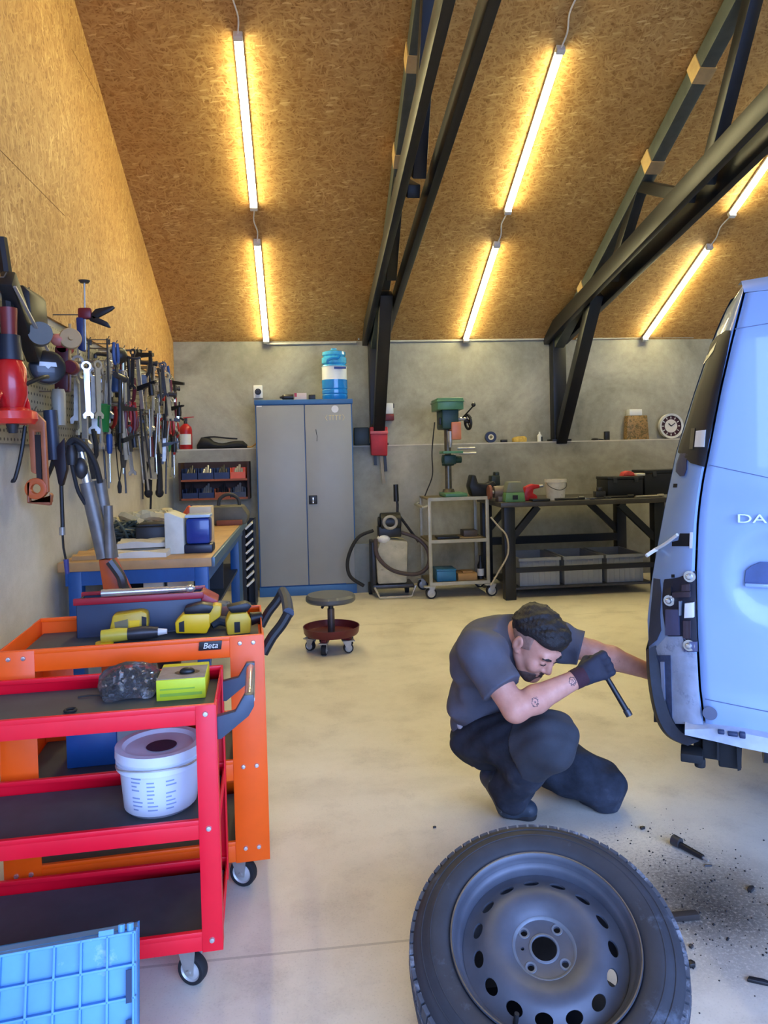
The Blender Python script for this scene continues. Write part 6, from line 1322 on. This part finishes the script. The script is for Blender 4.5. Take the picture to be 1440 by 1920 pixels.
# wheel-house liner curling under the corner, sill strip, underside
b = MB(); pts = [VP(1217, 1215, .12), VP(1219, 1260, .10), VP(1226, 1310, .09), VP(1238, 1352, .07), VP(1258, 1380, .05), VP(1290, 1396, .03)]
rows_ = []
for i, p in enumerate(spline(pts, 5)):
    rows_.append([p + V((-.012, .02, -.012)), p + V((0, -.012, 0)), p + V((.035, -.008, .02)), p + V((.045, .05, .02)), p + V((.02, .22, .0)), p + V((-.012, .2, -.012))])
b.grid(rows_, True); b.build('arch_liner', P('liner_navy', (30, 36, 48), .6, 0, .3, 20, .2, 50), van, smooth=50)
b = MB(); b.bb((-.06, .0, .345), (.01, .09, .375)); b.cyl((0, .02, .36), (0, .02, .33), .018, n=12); b.build('liner_clip', m_under, van, bevel=.006)
b = MB(); top = [VP(1284, 1368, -.02), VP(1340, 1366, -.03), VP(1390, 1374, -.04), VP(1440, 1384, -.045)]; bot = [VP(1284, 1378, -.02), VP(1340, 1390, -.03), VP(1390, 1402, -.04), VP(1440, 1412, -.045)]
dxs = top[-1] - top[-2]
for k in range(1, 6): top.append(top[3] + V((.18 * k, 0, .0))); bot.append(bot[3] + V((.18 * k, 0, .0)))
b.grid([top, bot, [p + V((0, .09, -.005)) for p in bot], [p + V((0, .09, .02)) for p in top], top]); b.build('sill_panel', P('sill_grey', (178, 188, 204), .45, .1, .15, 16), van, smooth=30)
b = MB(); b.bb((.0, .02, .475), (1.5, .05, .50)); b.build('door_seal', m_under, van)
b = MB()
for k, (px, py, w_, h_) in enumerate(((1352, 1372, .02, .012), (1374, 1376, .03, .012), (1392, 1378, .018, .018))): p = VP(px, py, -.055); b.box(p, (w_, .02, h_))
b.build('sill_clip', P('clip_navy', (28, 44, 78), .5), van, bevel=.003)
b = MB(); p = VP(1317, 1418, .05); b.bb((p.x, .06, p.z - .012), (p.x + .055, .16, .47)); b.bb((p.x + .05, .05, p.z - .03), (p.x + .12, .2, .46)); b.build('rear_bracket', m_under, van, bevel=.006)
p = VP(1384, 1425, .03); b = MB(); b.prism([(-.005, .05), (.012, .05), (.008, -.03), (-.002, -.035)], -.006, .006, XZM); b.v = [q + p for q in b.v]; b.build('tow_tab', m_under, van)
p = VP(1346, 1408, .04); b = MB(); b.bb((p.x - .003, .035, p.z - .03), (p.x + .004, .045, .46)); b.build('hanger', m_under, van)
b = MB(); b.cyl((.20, .18, .375), (1.3, .18, .375), .062, n=24); b.build('silencer', P('silencer_grey', (58, 60, 64), .5, .5, .2), van)
MB().bb((.02, .12, .40), (2 * XC - .02, LV - .1, .47)).build('underbody', m_under, van)
for x in (-.02, 2 * XC - .02):
    MB().bb((min(x, x + .04), .12, .36), (max(x, x + .04), .7, .5)).build('side_skirt', m_under, van)
# grommet, handle slot, lettering, lines
p = VP(1331, 1337, -.012); MB().lathe([(0, 0), (.0215, 0), (.0225, .004), (0, .006)], 28, frame(p + V((0, 0, 0)), (0, -1, 0))).build('grommet', P('grommet_grey', (84, 92, 112), .6), ld)
p = VP(1396, 1092, 0); q = VP(1440, 1094, 0); zt_ = VP(1440, 1054, 0).z
b = MB(); outl = [(p.x, p.z), (p.x + .14, p.z - .002), (p.x + .14, zt_), (q.x - .02, zt_), (p.x + .02, zt_ - .014), (p.x + .004, zt_ - .03)]
b.prism(outl, -.006, .0, XZM); b.v = [v + V((0, bulge(v.x, v.z) + .0125, 0)) for v in b.v]; b.build('handle_recess', P('recess_navy', (62, 84, 132), .35, 0, .2), ld)
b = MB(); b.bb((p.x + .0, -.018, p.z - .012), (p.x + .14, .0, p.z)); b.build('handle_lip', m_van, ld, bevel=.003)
p = VP(1380, 972, 0); yl = bulge(.2, 1.17) - .0045
text('DACIA', 'lettering', P('letter_silver', (206, 214, 222), .25, .6), ld, TR(p.x, yl, p.z, rx=PI / 2) @ Matrix.Diagonal((1.55, 1, 1, 1)), .040, .0035, 'LEFT')
for s in (-1, 1):                                         # wheel houses behind the arch openings
    x0 = -.165 if s < 0 else 2 * XC + .165; x1 = .14 if s < 0 else 2 * XC - .14
    b = MB(); ang = [PI * i / 20 for i in range(21)]
    b.grid([[V((x, .76 + .37 * math.cos(a), .33 + .37 * math.sin(a))) for a in ang] for x in (x0, x1)]); b.add([V((x1, .76 + .37 * math.cos(a), .33 + .37 * math.sin(a))) for a in ang], [tuple(range(21))]); b.build('wheel_house', m_under, van, smooth=40)
def dline(name, a, c_, n=14):
    pts = []
    for i in range(n + 1):
        px = a[0] + (c_[0] - a[0]) * i / n; py = a[1] + (c_[1] - a[1]) * i / n; q = VP(px, py, 0); pts.append(V((q.x, bulge(q.x, q.z) + dish(q.x, q.z) + crease(q.x, q.z) - .0002, q.z)))
    MB().tube(pts, .0016, 5).build(name, P('seam_grey', (92, 108, 140), .5), ld)
dline('panel_line', (1378, 617), (1470, 602)); dline('panel_line', (1330, 872), (1470, 902)); dline('panel_line', (1322, 1310), (1470, 1338))
# windows, lamps and wheels farther round, out of the photo's sight
m_glass = P('van_glass', (24, 30, 36), .08, 0, .1)
for s in (-1, 1):
    xs = lambda z: sx(z) if s < 0 else 2 * XC - sx(z)
    b = MB(); b.plate([(xs(1.25) - s * .104, 2.2, 1.25), (xs(1.25) - s * .112, 2.95, 1.25), (xs(1.62) - s * .112, 2.75, 1.62), (xs(1.62) - s * .104, 2.2, 1.62)], .004); b.build('side_window', m_glass, van)
def vwheel(x, y):
    M = TR(x, y, .31, ry=PI / 2); MB(M).lathe([(.2, -.09), (.27, -.095), (.31, -.07), (.31, .07), (.27, .095), (.2, .09), (.2, -.09)], 40, cap=False).build('road_wheel', m_tyre, van, smooth=40); MB(M).lathe([(0, -.03), (.1, -.05), (.2, -.08), (.2, .08), (.1, .05), (0, .03)], 32).build('wheel_rim', m_rim, van)
vwheel(2 * XC + .02, .72); vwheel(.0, 3.35); vwheel(2 * XC + .0, 3.35)
b = MB(); b.cyl((.12, .72, .33), (.02, .72, .33), .12, n=28); b.cyl((.02, .72, .33), (-.03, .72, .33), .05, n=24); b.build('brake_drum', m_dsteel, van)
o = MB().prism([(-.12, 0), (.12, 0), (.05, .09), (.035, .395), (-.035, .395), (-.05, .09)], -.06, .06, TR(rx=PI / 2)).build('jack_stand', m_black, bevel=.004); o.location = VO + Vb * .75 + Va * 1.5; o.rotation_euler = (0, 0, -VA); tag(o, 'dark jack stand under the rear of the van', 'jack stand')
# ------------------------------------------------------------------ organic shapes: smooth unions of round cones on a grid, surfaced with surface nets
A3 = lambda p: np.array([p[0], p[1], p[2]], dtype=np.float32)
def rc(p0, r0, p1, r1=None, k=.02): return ('c', A3(p0), float(r0), A3(p1), float(r0 if r1 is None else r1), k)
def el(c, r, M=None, k=.02): return ('e', A3(c), np.array(r, dtype=np.float32), None if M is None else np.array(M, dtype=np.float32), k)   # M rows: local axes
def sub(prim, k=.01): return ('-', prim, k)
def pdist(pr, X):
    if pr[0] == 'c':
        _, a, ra, b_, rb, _k = pr; ba = b_ - a; l = float(ba @ ba) + 1e-12; t = np.clip(((X - a) @ ba) / l, 0, 1)
        return np.linalg.norm(X - a - t[..., None] * ba, axis=-1) - (ra + (rb - ra) * t)
    _, c, r, M, _k = pr; Y = X - c
    if M is not None: Y = Y @ M.T
    q = Y / r; k0 = np.linalg.norm(q, axis=-1); k1 = np.linalg.norm(q / r, axis=-1) + 1e-9
    return k0 * (k0 - 1) / k1
def pbox(pr):
    if pr[0] == 'c': m = max(pr[2], pr[4]); return np.minimum(pr[1], pr[3]) - m, np.maximum(pr[1], pr[3]) + m
    m = float(max(pr[2])); return pr[1] - m, pr[1] + m
class Field:
    def __init__(s, prims, h, pad=.03, grow=0.):
        adds = [p for p in prims if p[0] != '-']; lo = np.min([pbox(p)[0] for p in adds], 0) - pad - grow; hi = np.max([pbox(p)[1] for p in adds], 0) + pad + grow
        s.h = h; s.lo = lo; s.n = np.ceil((hi - lo) / h).astype(int) + 1
        s.F = np.full(s.n, 1e2, dtype=np.float32); s.ax = [lo[i] + h * np.arange(s.n[i], dtype=np.float32) for i in range(3)]
        for p in prims:
            neg = p[0] == '-'; q = p[1] if neg else p; k = p[2] if neg else p[-1]
            l, u = pbox(q); m = 2 * k + .012 + grow + 2 * h
            i0 = np.maximum(0, np.floor((l - m - lo) / h).astype(int)); i1 = np.minimum(s.n, np.ceil((u + m - lo) / h).astype(int) + 1)
            if (i1 <= i0).any(): continue
            sl = tuple(slice(a, b_) for a, b_ in zip(i0, i1)); X = s.pts(sl); d = pdist(q, X); f = s.F[sl]
            if neg: hh = np.clip(.5 - .5 * (f + d) / k, 0, 1); s.F[sl] = f * (1 - hh) - d * hh + k * hh * (1 - hh)
            else:
                hh = np.clip(.5 + .5 * (f - d) / k, 0, 1); s.F[sl] = f * (1 - hh) + d * hh - k * hh * (1 - hh)
        s.F -= grow
    def pts(s, sl=None):
        ax = s.ax if sl is None else [a[q] for a, q in zip(s.ax, sl)]
        return np.stack(np.meshgrid(*ax, indexing='ij'), -1).astype(np.float32)
    def cut(s, p, n):                                    # remove what lies on the +n side of a plane
        n = A3(n) / np.linalg.norm(A3(n)); X = s.pts(); s.F = np.maximum(s.F, (X - A3(p)) @ n); return s
    def keep(s, fn): s.F = np.maximum(s.F, fn(s.pts())); return s
    def mesh(s, name, m, parent):
        F = s.F; ins = F < 0; nx, ny, nz = F.shape
        c = np.zeros((nx - 1, ny - 1, nz - 1), np.int8)
        for a in (0, 1):
            for b_ in (0, 1):
                for d in (0, 1): c += ins[a:nx - 1 + a, b_:ny - 1 + b_, d:nz - 1 + d]
        act = np.argwhere((c > 0) & (c < 8)); idx = -np.ones(c.shape, np.int64); idx[tuple(act.T)] = np.arange(len(act))
        acc = np.zeros((len(act), 3)); cnt = np.zeros(len(act))
        cor = [(0, 0, 0), (1, 0, 0), (0, 1, 0), (1, 1, 0), (0, 0, 1), (1, 0, 1), (0, 1, 1), (1, 1, 1)]
        vals = [F[tuple((act + np.array(q)).T)].astype(np.float64) for q in cor]
        for i, j in ((0, 1), (2, 3), (4, 5), (6, 7), (0, 2), (1, 3), (4, 6), (5, 7), (0, 4), (1, 5), (2, 6), (3, 7)):
            a, b_ = vals[i], vals[j]; mk = (a < 0) != (b_ < 0); t = np.where(mk, a / np.where(mk, a - b_, 1), 0)
            acc += np.where(mk[:, None], np.array(cor[i]) + t[:, None] * (np.array(cor[j]) - np.array(cor[i])), 0); cnt += mk
        vs = s.lo + s.h * (act + acc / np.maximum(cnt, 1)[:, None])
        fs = []
        for ax in range(3):
            sl0 = [slice(None)] * 3; sl1 = [slice(None)] * 3; sl0[ax] = slice(0, -1); sl1[ax] = slice(1, None)
            A = ins[tuple(sl0)]; B = ins[tuple(sl1)]; e = np.argwhere(A != B); u, w_ = [(1, 2), (2, 0), (0, 1)][ax]
            e = e[(e[:, u] > 0) & (e[:, w_] > 0) & (e[:, u] < F.shape[u] - 1) & (e[:, w_] < F.shape[w_] - 1)]
            du = np.zeros(3, int); dw = np.zeros(3, int); du[u] = 1; dw[w_] = 1
            q = np.stack([idx[tuple((e - du - dw).T)], idx[tuple((e - dw).T)], idx[tuple(e.T)], idx[tuple((e - du).T)]], 1)
            fl = A[tuple(e.T)]; q[~fl] = q[~fl][:, ::-1]; fs.append(q[(q >= 0).all(1)])
        fs = np.concatenate(fs); me = bpy.data.meshes.new(name); im = np.array(world(parent).inverted()); vs = vs @ im[:3, :3].T + im[:3, 3]
        me.from_pydata(vs.tolist(), [], fs.tolist()); me.polygons.foreach_set('use_smooth', [True] * len(me.polygons)); me.materials.append(m); me.update()
        o = bpy.data.objects.new(name, me); COL.objects.link(o); o.parent = parent; return o

# ------------------------------------------------------------------ the kneeling mechanic
man = thing('person', 'dark-haired man in grey T-shirt and black work trousers kneeling by the van', 'person', (1.0, 2.7, 0))
J = atY
hipR, hipL = J(895, 1385, 2.72), J(948, 1375, 2.86)
kneeR, ankR = J(1024, 1388, 2.42), J(946, 1478, 2.60)
kneeL = J(1128, 1478, 2.68); ankL = V((kneeL.x - .17, kneeL.y + .38, .085))
ballR = atZ(956, 1510, .04); toeR = atZ(990, 1518, .035); heelR = J(922, 1456, 2.65)
pel = (hipR + hipL) / 2 + V((-.015, .0, .05)); mid = J(903, 1300, 2.76); chest = J(917, 1228, 2.70); neck0 = J(962, 1188, 2.64)
shR, shL = J(898, 1222, 2.51), J(1012, 1192, 2.83)
elR, wrR = J(966, 1330, 2.38), J(1090, 1268, 2.40)
elL, wrL = J(1112, 1222, 2.74), J(1226, 1262, 2.70)
sdir_ = (shL - shR).normalized(); tor = (neck0 - pel).normalized(); fwd = sdir_.cross(tor).normalized() * -1
if fwd.x < 0: fwd = -fwd
def mrows(a, b_, c): return [list(a), list(b_), list(c)]
MT = mrows(sdir_, fwd, sdir_.cross(fwd))
headc = J(1004, 1203, 2.53)
Rh = (CR * -.80 + CF * -.60).normalized(); Fh = CR * .45 + CU * -.66 + CF * -.60; Fh = (Fh - Rh * Fh.dot(Rh)).normalized(); Uh = Rh.cross(Fh).normalized()
if Uh.z < 0: Uh = -Uh
HM = mrows(Rh, Fh, Uh); hp = lambda r, f, u: headc + Rh * r + Fh * f + Uh * u
head = [el(hp(0, -.012, .032), (.077, .098, .090), HM, .02), el(hp(0, .030, -.040), (.062, .066, .082), HM, .03), el(hp(0, .040, -.085), (.050, .048, .040), HM, .02)]
for s in (-1, 1): head += [rc(hp(s * .052, .01, -.06), .018, hp(s * .022, .072, -.105), .016, .02), el(hp(s * .040, .068, -.038), (.024, .022, .024), HM, .02)]
head += [rc(hp(-.034, .082, .020), .013, hp(.034, .082, .020), .013, .015), sub(el(hp(-.031, .099, -.002), (.018, .014, .012), HM), .010), sub(el(hp(.031, .099, -.002), (.018, .014, .012), HM), .010)]
for s in (-1, 1): head.append(el(hp(s * .031, .080, -.004), (.014, .013, .011), HM, .004))
head += [rc(hp(0, .090, .008), .009, hp(0, .108, -.034), .013, .010), el(hp(.012, .098, -.040), (.009, .010, .008), HM, .006), el(hp(-.012, .098, -.040), (.009, .010, .008), HM, .006)]
head += [rc(hp(-.018, .088, -.066), .007, hp(.018, .088, -.066), .007, .008), rc(hp(-.015, .087, -.077), .008, hp(.015, .087, -.077), .008, .006), el(hp(0, .082, -.106), (.024, .018, .018), HM, .015)]
for s in (-1, 1): head += [el(hp(s * .079, -.012, -.008), (.009, .020, .032), HM, .006), sub(el(hp(s * .090, -.008, -.004), (.008, .010, .018), HM), .006), el(hp(s * .076, .0, -.034), (.008, .010, .011), HM, .006)]
neckp = [rc(neck0 - tor * .03, .066, hp(0, -.03, -.04), .056, .03)]
# hands ----------------------------------------------------------
rodA, rodB = J(1133, 1283, 2.40), J(1174, 1331, 2.37); ra = (rodB - rodA).normalized()
dR = (wrR - elR).normalized(); nR = dR.cross(ra).normalized()
if nR.dot(CF) < 0: nR = -nR
aR = nR.cross(dR).normalized(); aR = aR if aR.dot(ra) > 0 else -aR
G = wrR + dR * .088 + nR * .022
def hand_fist(g):
    P_ = [rc(wrR - dR * .02, .027 + g, wrR + dR * .01, .028 + g, .015)]
    for i in range(4): P_.append(rc(wrR + dR * .008 + aR * (i - 1.5) * .010, .017 + g, G + dR * -.012 - nR * .026 + aR * (i - 1.5) * .0195, .0135 + g, .012))
    for i in range(4):
        L_ = (.94, 1.04, 1.0, .86)[i]; c = G + aR * (i - 1.5) * .0205
        pth = [c + dR * -.012 - nR * .026, c + dR * .021 * L_ - nR * .020, c + dR * .030 * L_ + nR * .010, c + dR * .010 + nR * .026 * L_]
        for (q0, q1), (r0, r1) in zip(zip(pth, pth[1:]), ((.0125, .0115), (.0115, .0105), (.0105, .0092))): P_.append(rc(q0, r0 + g, q1, r1 + g, .004))
    th = [wrR + dR * .025 + nR * .012 - aR * .022, wrR + dR * .055 + nR * .034 - aR * .036, G - dR * .012 + nR * .030 - aR * .030, G + dR * .012 + nR * .034 - aR * .018]
    for (q0, q1), (r0, r1) in zip(zip(th, th[1:]), ((.017, .0135), (.0135, .012), (.0115, .010))): P_.append(rc(q0, r0 + g, q1, r1 + g, .005))
    return P_
dL = (wrL - elL).normalized(); aL = V((0, 0, 1)) - dL * dL.z; aL.normalize(); nL = dL.cross(aL)
hl = [rc(wrL - dL * .02, .026, wrL + dL * .015, .026, .015)]
for i in range(4):
    o_ = aL * (1.5 - i) * .021; L_ = (.92, 1.0, .95, .78)[i]; k0 = wrL + dL * .088 + o_
    hl += [rc(wrL + dL * .015 + o_ * .6, .017, k0, .0125, .012), rc(k0, .0108, k0 + dL * .040 * L_ + nL * .008, .0100, .004), rc(k0 + dL * .040 * L_ + nL * .008, .0098, k0 + dL * .062 * L_ + nL * .022, .0088, .004), rc(k0 + dL * .062 * L_ + nL * .022, .0088, k0 + dL * .076 * L_ + nL * .038, .0078, .004)]
hl += [rc(wrL + dL * .02 + aL * .018, .016, wrL + dL * .052 + aL * .046 + nL * .012, .0125, .008), rc(wrL + dL * .052 + aL * .046 + nL * .012, .0120, wrL + dL * .085 + aL * .056 + nL * .024, .0095, .004)]
fore = lambda e, w_, s=1.: [rc(e, .041 * s, e + (w_ - e) * .30, .046 * s, .02), rc(e + (w_ - e) * .30, .046 * s, w_, .029 * s, .02)]
torso = [el(pel + V((0, 0, -.01)), (.155, .112, .12), MT, .05), el(mid, (.145, .105, .14), MT, .06), el(chest, (.172, .112, .15), MT, .06), rc(shR, .055, shL, .055, .05), rc(chest, .09, neck0, .062, .05)]
legs = [rc(hipR, .088, kneeR, .060, .03), rc(kneeR, .058, ankR, .042, .02), rc(hipL, .088, kneeL, .060, .03), rc(kneeL, .056, ankL, .042, .02), rc(ankR, .036, ballR, .034, .02), rc(ankL, .034, ankL + V((-.02, .12, -.03)), .03, .02)]
# the wrists and arms that show, then everything under the clothes a little slimmer
arms = [rc(shR, .056, elR, .044, .03), rc(shL, .056, elL, .044, .03)] + fore(elR, wrR) + fore(elL, wrL)
def slim(ps, g): return [('e', p[1], p[2] - g, p[3], p[4]) if p[0] == 'e' else ('c', p[1], p[2] - g, p[3], p[4] - g, p[5]) for p in ps]
tatt = [(J(1003, 1318, 2.335), .020), (J(1073, 1278, 2.365), .016), (J(1160, 1243, 2.66), .021)]
def skin():
    t = NT('skin'); mp = t.coord(); n = t.noise(mp, 22, 4, .6); n2 = t.noise(mp, 5, 3)
    r = t.ramp(n, 0, [(.3, (190, 134, 112)), (.7, (212, 158, 134))]); out = (t.mix((t.math('MULTIPLY', (n2, 0), .35), 0), (r, 0), lin((196, 120, 100))), 2)
    tc = t.nd('ShaderNodeTexCoord'); wn = t.noise(mp, 60, 3, .7)
    for c, R_ in tatt:
        c = world(man).inverted() @ c; d = t.nd('ShaderNodeVectorMath', operation='DISTANCE'); t.ln(tc, 'Object', d, 0); d.inputs[1].default_value = c
        w_ = t.math('ADD', (d, 'Value'), (t.math('MULTIPLY_ADD', (wn, 0), .034, -.017), 0)); ins = t.math('LESS_THAN', (w_, 0), R_)
        s_ = t.math('SINE', (t.math('MULTIPLY', (w_, 0), 620.), 0)); s_ = t.math('GREATER_THAN', (s_, 0), .25); k = t.math('MULTIPLY', (ins, 0), (t.math('MULTIPLY', (s_, 0), .8), 0))
        out = (t.mix((k, 0), out, lin((58, 48, 56))), 2)
    t.l.new(out[0].outputs[out[1]], t.b.inputs['Base Color']); t.b.inputs['Subsurface Weight'].default_value = .08; t.b.inputs['Subsurface Radius'].default_value = (.02, .008, .005)
    t.bump(n, 0, .08, .002); return t.fin(.5, 0, .4)
body = Field(slim(torso, .016) + slim(legs, .016) + head + neckp + arms + hand_fist(-.002) + hl, .0042).mesh('body', skin(), man)

def folds(X, seed, amp, fr):
    q = random.Random(seed); out = np.zeros(X.shape[:-1], np.float32)
    for i in range(6):
        d = np.array([q.gauss(0, 1), q.gauss(0, 1), q.gauss(0, 1.4)], dtype=np.float32); d /= np.linalg.norm(d); e = np.array([q.gauss(0, 1) for _ in range(3)], dtype=np.float32) * 7
        out += np.sin((X @ d) * fr * q.uniform(.6, 1.5) + 1.6 * np.sin(X @ e + q.uniform(0, 6))) * amp / 3
    return out
# T-shirt
sleR = shR + (elR - shR) * .66; sleL = shL + (elL - shL) * .78
fs_ = Field(torso + [rc(shR, .070, sleR + (elR - shR) * .1, .064, .05), rc(shL, .070, sleL + (elL - shL) * .1, .062, .05)], .0058, grow=.010)
fs_.F += folds(fs_.pts(), 5, .0085, 52)
fs_.keep(lambda X: np.where(np.linalg.norm(X - A3(sleR), axis=-1) < .12, (X - A3(sleR)) @ A3((elR - shR).normalized()), -1))
fs_.keep(lambda X: np.where(np.linalg.norm(X - A3(sleL), axis=-1) < .12, (X - A3(sleL)) @ A3((elL - shL).normalized()), -1))
nk = neck0 + tor * .035 + fwd * .005; fs_.keep(lambda X: np.where(np.linalg.norm(X - A3(nk), axis=-1) < .13, (X - A3(nk)) @ A3((tor * .9 + fwd * .45).normalized()), -1))
fs_.cut(pel + V((0, 0, -.03)), -tor + fwd * .25)
m_shirt = P('shirt_slate', (78, 79, 90), .85, 0, .12, 16, .25, 260); shirt = fs_.mesh('t_shirt', m_shirt, man)
cf = Field([el(nk, (.082, .082, .016), None)], .01) if False else None
# work trousers
ft = Field([el(pel + V((.01, 0, -.045)), (.162, .125, .105), MT, .04), rc(hipR, .098, hipR.lerp(kneeR, .55), .094, .03), rc(hipR.lerp(kneeR, .5), .092, kneeR, .084, .03), rc(kneeR, .082, kneeR.lerp(ankR, .5), .076, .03), rc(kneeR.lerp(ankR, .5), .074, ankR + V((.012, -.01, -.015)), .068, .03),
            rc(hipL, .098, hipL.lerp(kneeL, .5), .096, .03), rc(hipL.lerp(kneeL, .5), .096, kneeL + V((0, 0, .012)), .088, .03), rc(kneeL, .078, ankL, .062, .03), el(kneeR + V((.015, -.02, .01)), (.085, .08, .085), None, .03)], .0062, grow=.004)
ft.F += folds(ft.pts(), 8, .0075, 58)
ft.keep(lambda X: .004 - X[..., 2]); ft.keep(lambda X: np.where(np.linalg.norm(X - A3(ankR), axis=-1) < .14, (X - A3(ankR + V((0, 0, -.035)))) @ A3((ankR - kneeR).normalized()), -1))
def trous():
    t = NT('work_trousers'); mp = t.coord(); n = t.noise(mp, 7, 5, .65); r = t.ramp(n, 0, [(.35, (30, 34, 42)), (.60, (48, 54, 66)), (.75, (74, 80, 92))]); s_ = t.noise(mp, 42, 2, .5); k = t.ramp(s_, 0, [(.76, (0, 0, 0, 1)), (.80, (1, 1, 1, 1))])
    m = t.mix((t.math('MULTIPLY', (k, 0), .6), 0), (r, 0), lin((150, 156, 164))); t.ln(m, 2, t.b, 'Base Color'); n3 = t.noise(mp, 240, 2); t.bump(n3, 0, .25, .002); return t.fin(.85, 0, .2)
ft.mesh('work_trousers', trous(), man)
fk = Field([rc(hipR.lerp(kneeR, .55), .092, kneeR, .084, .03), rc(kneeR, .082, kneeR.lerp(ankR, .5), .076, .03), el(kneeR + V((.015, -.02, .01)), (.085, .08, .085), None, .03)], .006, grow=.0075)
fk.F += folds(fk.pts(), 8, .0075, 58)
tdir = (kneeR - hipR).normalized(); kd = ((kneeR - ankR).normalized() * .6 + tdir * .8).normalized()
fk.cut(kneeR - tdir * .085, -tdir); fk.cut(kneeR + (ankR - kneeR) * .42, (ankR - kneeR).normalized()); fk.keep(lambda X: np.linalg.norm(X - A3(kneeR), axis=-1) - .19)
fk.mesh('knee_panel', P('knee_cloth', (50, 54, 62), .85, 0, .25, 9, .2, 240), man)
b = MB(); b.tube([pel + V((0, 0, .005)) + (sdir_ * math.cos(a) * .158 + fwd * math.sin(a) * .118) for a in [2 * PI * i / 28 for i in range(28)]], .013, 8, closed=True); b.build('waistband', P('waistband_pale', (170, 172, 178), .8), man, W=True)
# shoes
m_shoe = P('work_boot', (40, 52, 66), .6, 0, .3, 16, dirt=((120, 134, 150), 30, .58)); m_sole = P('boot_sole', (30, 32, 36), .7, 0, .2)
def boot(ank, heel, ball, toe, up):
    f = Field([rc(ank + up * .03, .054, ank, .050, .02), rc(ank, .048, heel, .040, .02), rc(heel, .038, ball, .043, .02), rc(ank, .044, ball, .042, .03), rc(ball, .043, toe, .034, .02)], .0055, grow=.002); f.keep(lambda X: .010 - X[..., 2]); f.mesh('work_boot', m_shoe, man)
    g = Field([rc(heel - up * .030, .032, ball - V((0, 0, .020)), .036, .01), rc(ball - V((0, 0, .020)), .036, toe - V((0, 0, .016)), .032, .01)], .006, grow=.002); g.keep(lambda X: .002 - X[..., 2]); g.keep(lambda X: (X - A3(ball)) @ A3((0, 0, 1)) - 1.0); g.mesh('boot_sole', m_sole, man)
boot(ankR, heelR, ballR, toeR, (ankR - ballR).normalized().lerp(V((0, 0, 1)), .5).normalized())
boot(ankL, ankL + V((-.02, .05, .05)), V((ankL.x - .01, ankL.y + .12, .045)), V((ankL.x + .01, ankL.y + .15, .04)), V((0, -.7, .7)))
# hair, brows, beard
hf = Field([head[0], head[1], el(hp(.0, .045, .070), (.060, .045, .038), HM, .03)], .004, grow=.001)
def hairline(X):
    Y = (X - A3(headc)) @ np.array(HM, dtype=np.float32).T
    sd = np.clip((np.abs(Y[..., 0]) - .040) / .030, 0, 1); return (.50 * Y[..., 1] + .014 + .022 * sd + .20 * np.maximum(0, .045 - np.abs(Y[..., 0])) * (Y[..., 1] > 0)) - Y[..., 2]
hx = hf.pts(); hl_ = -hairline(hx); hf.F -= np.clip(hl_ * .28, 0, .014) + (folds(hx, 3, .0034, 150) + folds(hx, 4, .0020, 330)) * np.clip(hl_ * 22, 0, 1); hf.keep(lambda X: hairline(X) + folds(X, 6, .010, 70))
m_hair = P('hair_dark', (26, 22, 22), .55, 0, .4, 90, .8, 300); hf.mesh('hair', m_hair, man)
sf = Field(head[:3], .0045, grow=.003)
def fade(X):
    Y = (X - A3(headc)) @ np.array(HM, dtype=np.float32).T
    return np.maximum((.75 * Y[..., 1] - .018) - Y[..., 2], Y[..., 1] - .038 + .25 * np.abs(Y[..., 2]))
sf.keep(fade); sf.mesh('hair_fade', P('hair_stubble', (144, 110, 96), .8, 0, .2, 80), man)
bf = Field(head[:7], .004, grow=.0032)
def beard(X):
    Y = (X - A3(headc)) @ np.array(HM, dtype=np.float32).T; q = (Y - np.array([0, .066, -.098], dtype=np.float32)) / np.array([.060, .060, .042], dtype=np.float32)
    return (np.linalg.norm(q, axis=-1) - 1) * .04
bf.keep(beard); bf.mesh('beard', P('beard_dark', (78, 58, 52), .8, 0, .3, 80, .5, 220), man)
mf = Field([rc(hp(-.026, .085, -.066), .0045, hp(0, .0965, -.056), .006, .006), rc(hp(.026, .085, -.066), .0045, hp(0, .0965, -.056), .006, .006)], .0035); mf.mesh('moustache', P('beard_dark', (78, 58, 52), .8), man)
for s in (-1, 1): MB().tube([hp(s * .014, .096, .016), hp(s * .032, .094, .023), hp(s * .048, .082, .018)], [.004, .0055, .0035], 8, 3).build('eyebrow', m_hair, man, W=True)
for s in (-1, 1): MB().tube([hp(s * .018, .0925, -.008), hp(s * .031, .0945, -.0105), hp(s * .044, .0895, -.007)], .0016, 6, 3).build('eyelash', m_hair, man, W=True)
# glove
m_glove = P('glove_navy', (30, 32, 48), .75, 0, .25, 30, .2, 200); gf = Field(hand_fist(.003), .0036); gf.mesh('work_glove', m_glove, man)
MB().tube([wrR - dR * .032, wrR - dR * .012, wrR + dR * .012], [.0345, .0355, .034], 20).build('glove_cuff', P('cuff_maroon', (56, 26, 38), .85, 0, .2, 60), man, W=True)
# tool in the fist
t = thing('pry_bar', 'short black bar held in the gloved fist of the kneeling man', 'tool', G)
MB().cyl(G - aR * .042, G + aR * .05, .0115, n=14).build('grip', m_black, t, W=True); MB().cyl(G + aR * .045, G + aR * .05 + (rodB - (G + aR * .05)).normalized() * .0, .009, n=10).build('collar', m_dsteel, t, W=True) if False else None
MB().cyl(G + aR * .04, rodB, .0088, .010, 12).build('shaft', m_black, t, W=True); MB().cyl(rodB, rodB + (rodB - G).normalized() * .022, .0125, .012, 12).build('tip', m_dsteel, t, W=True)
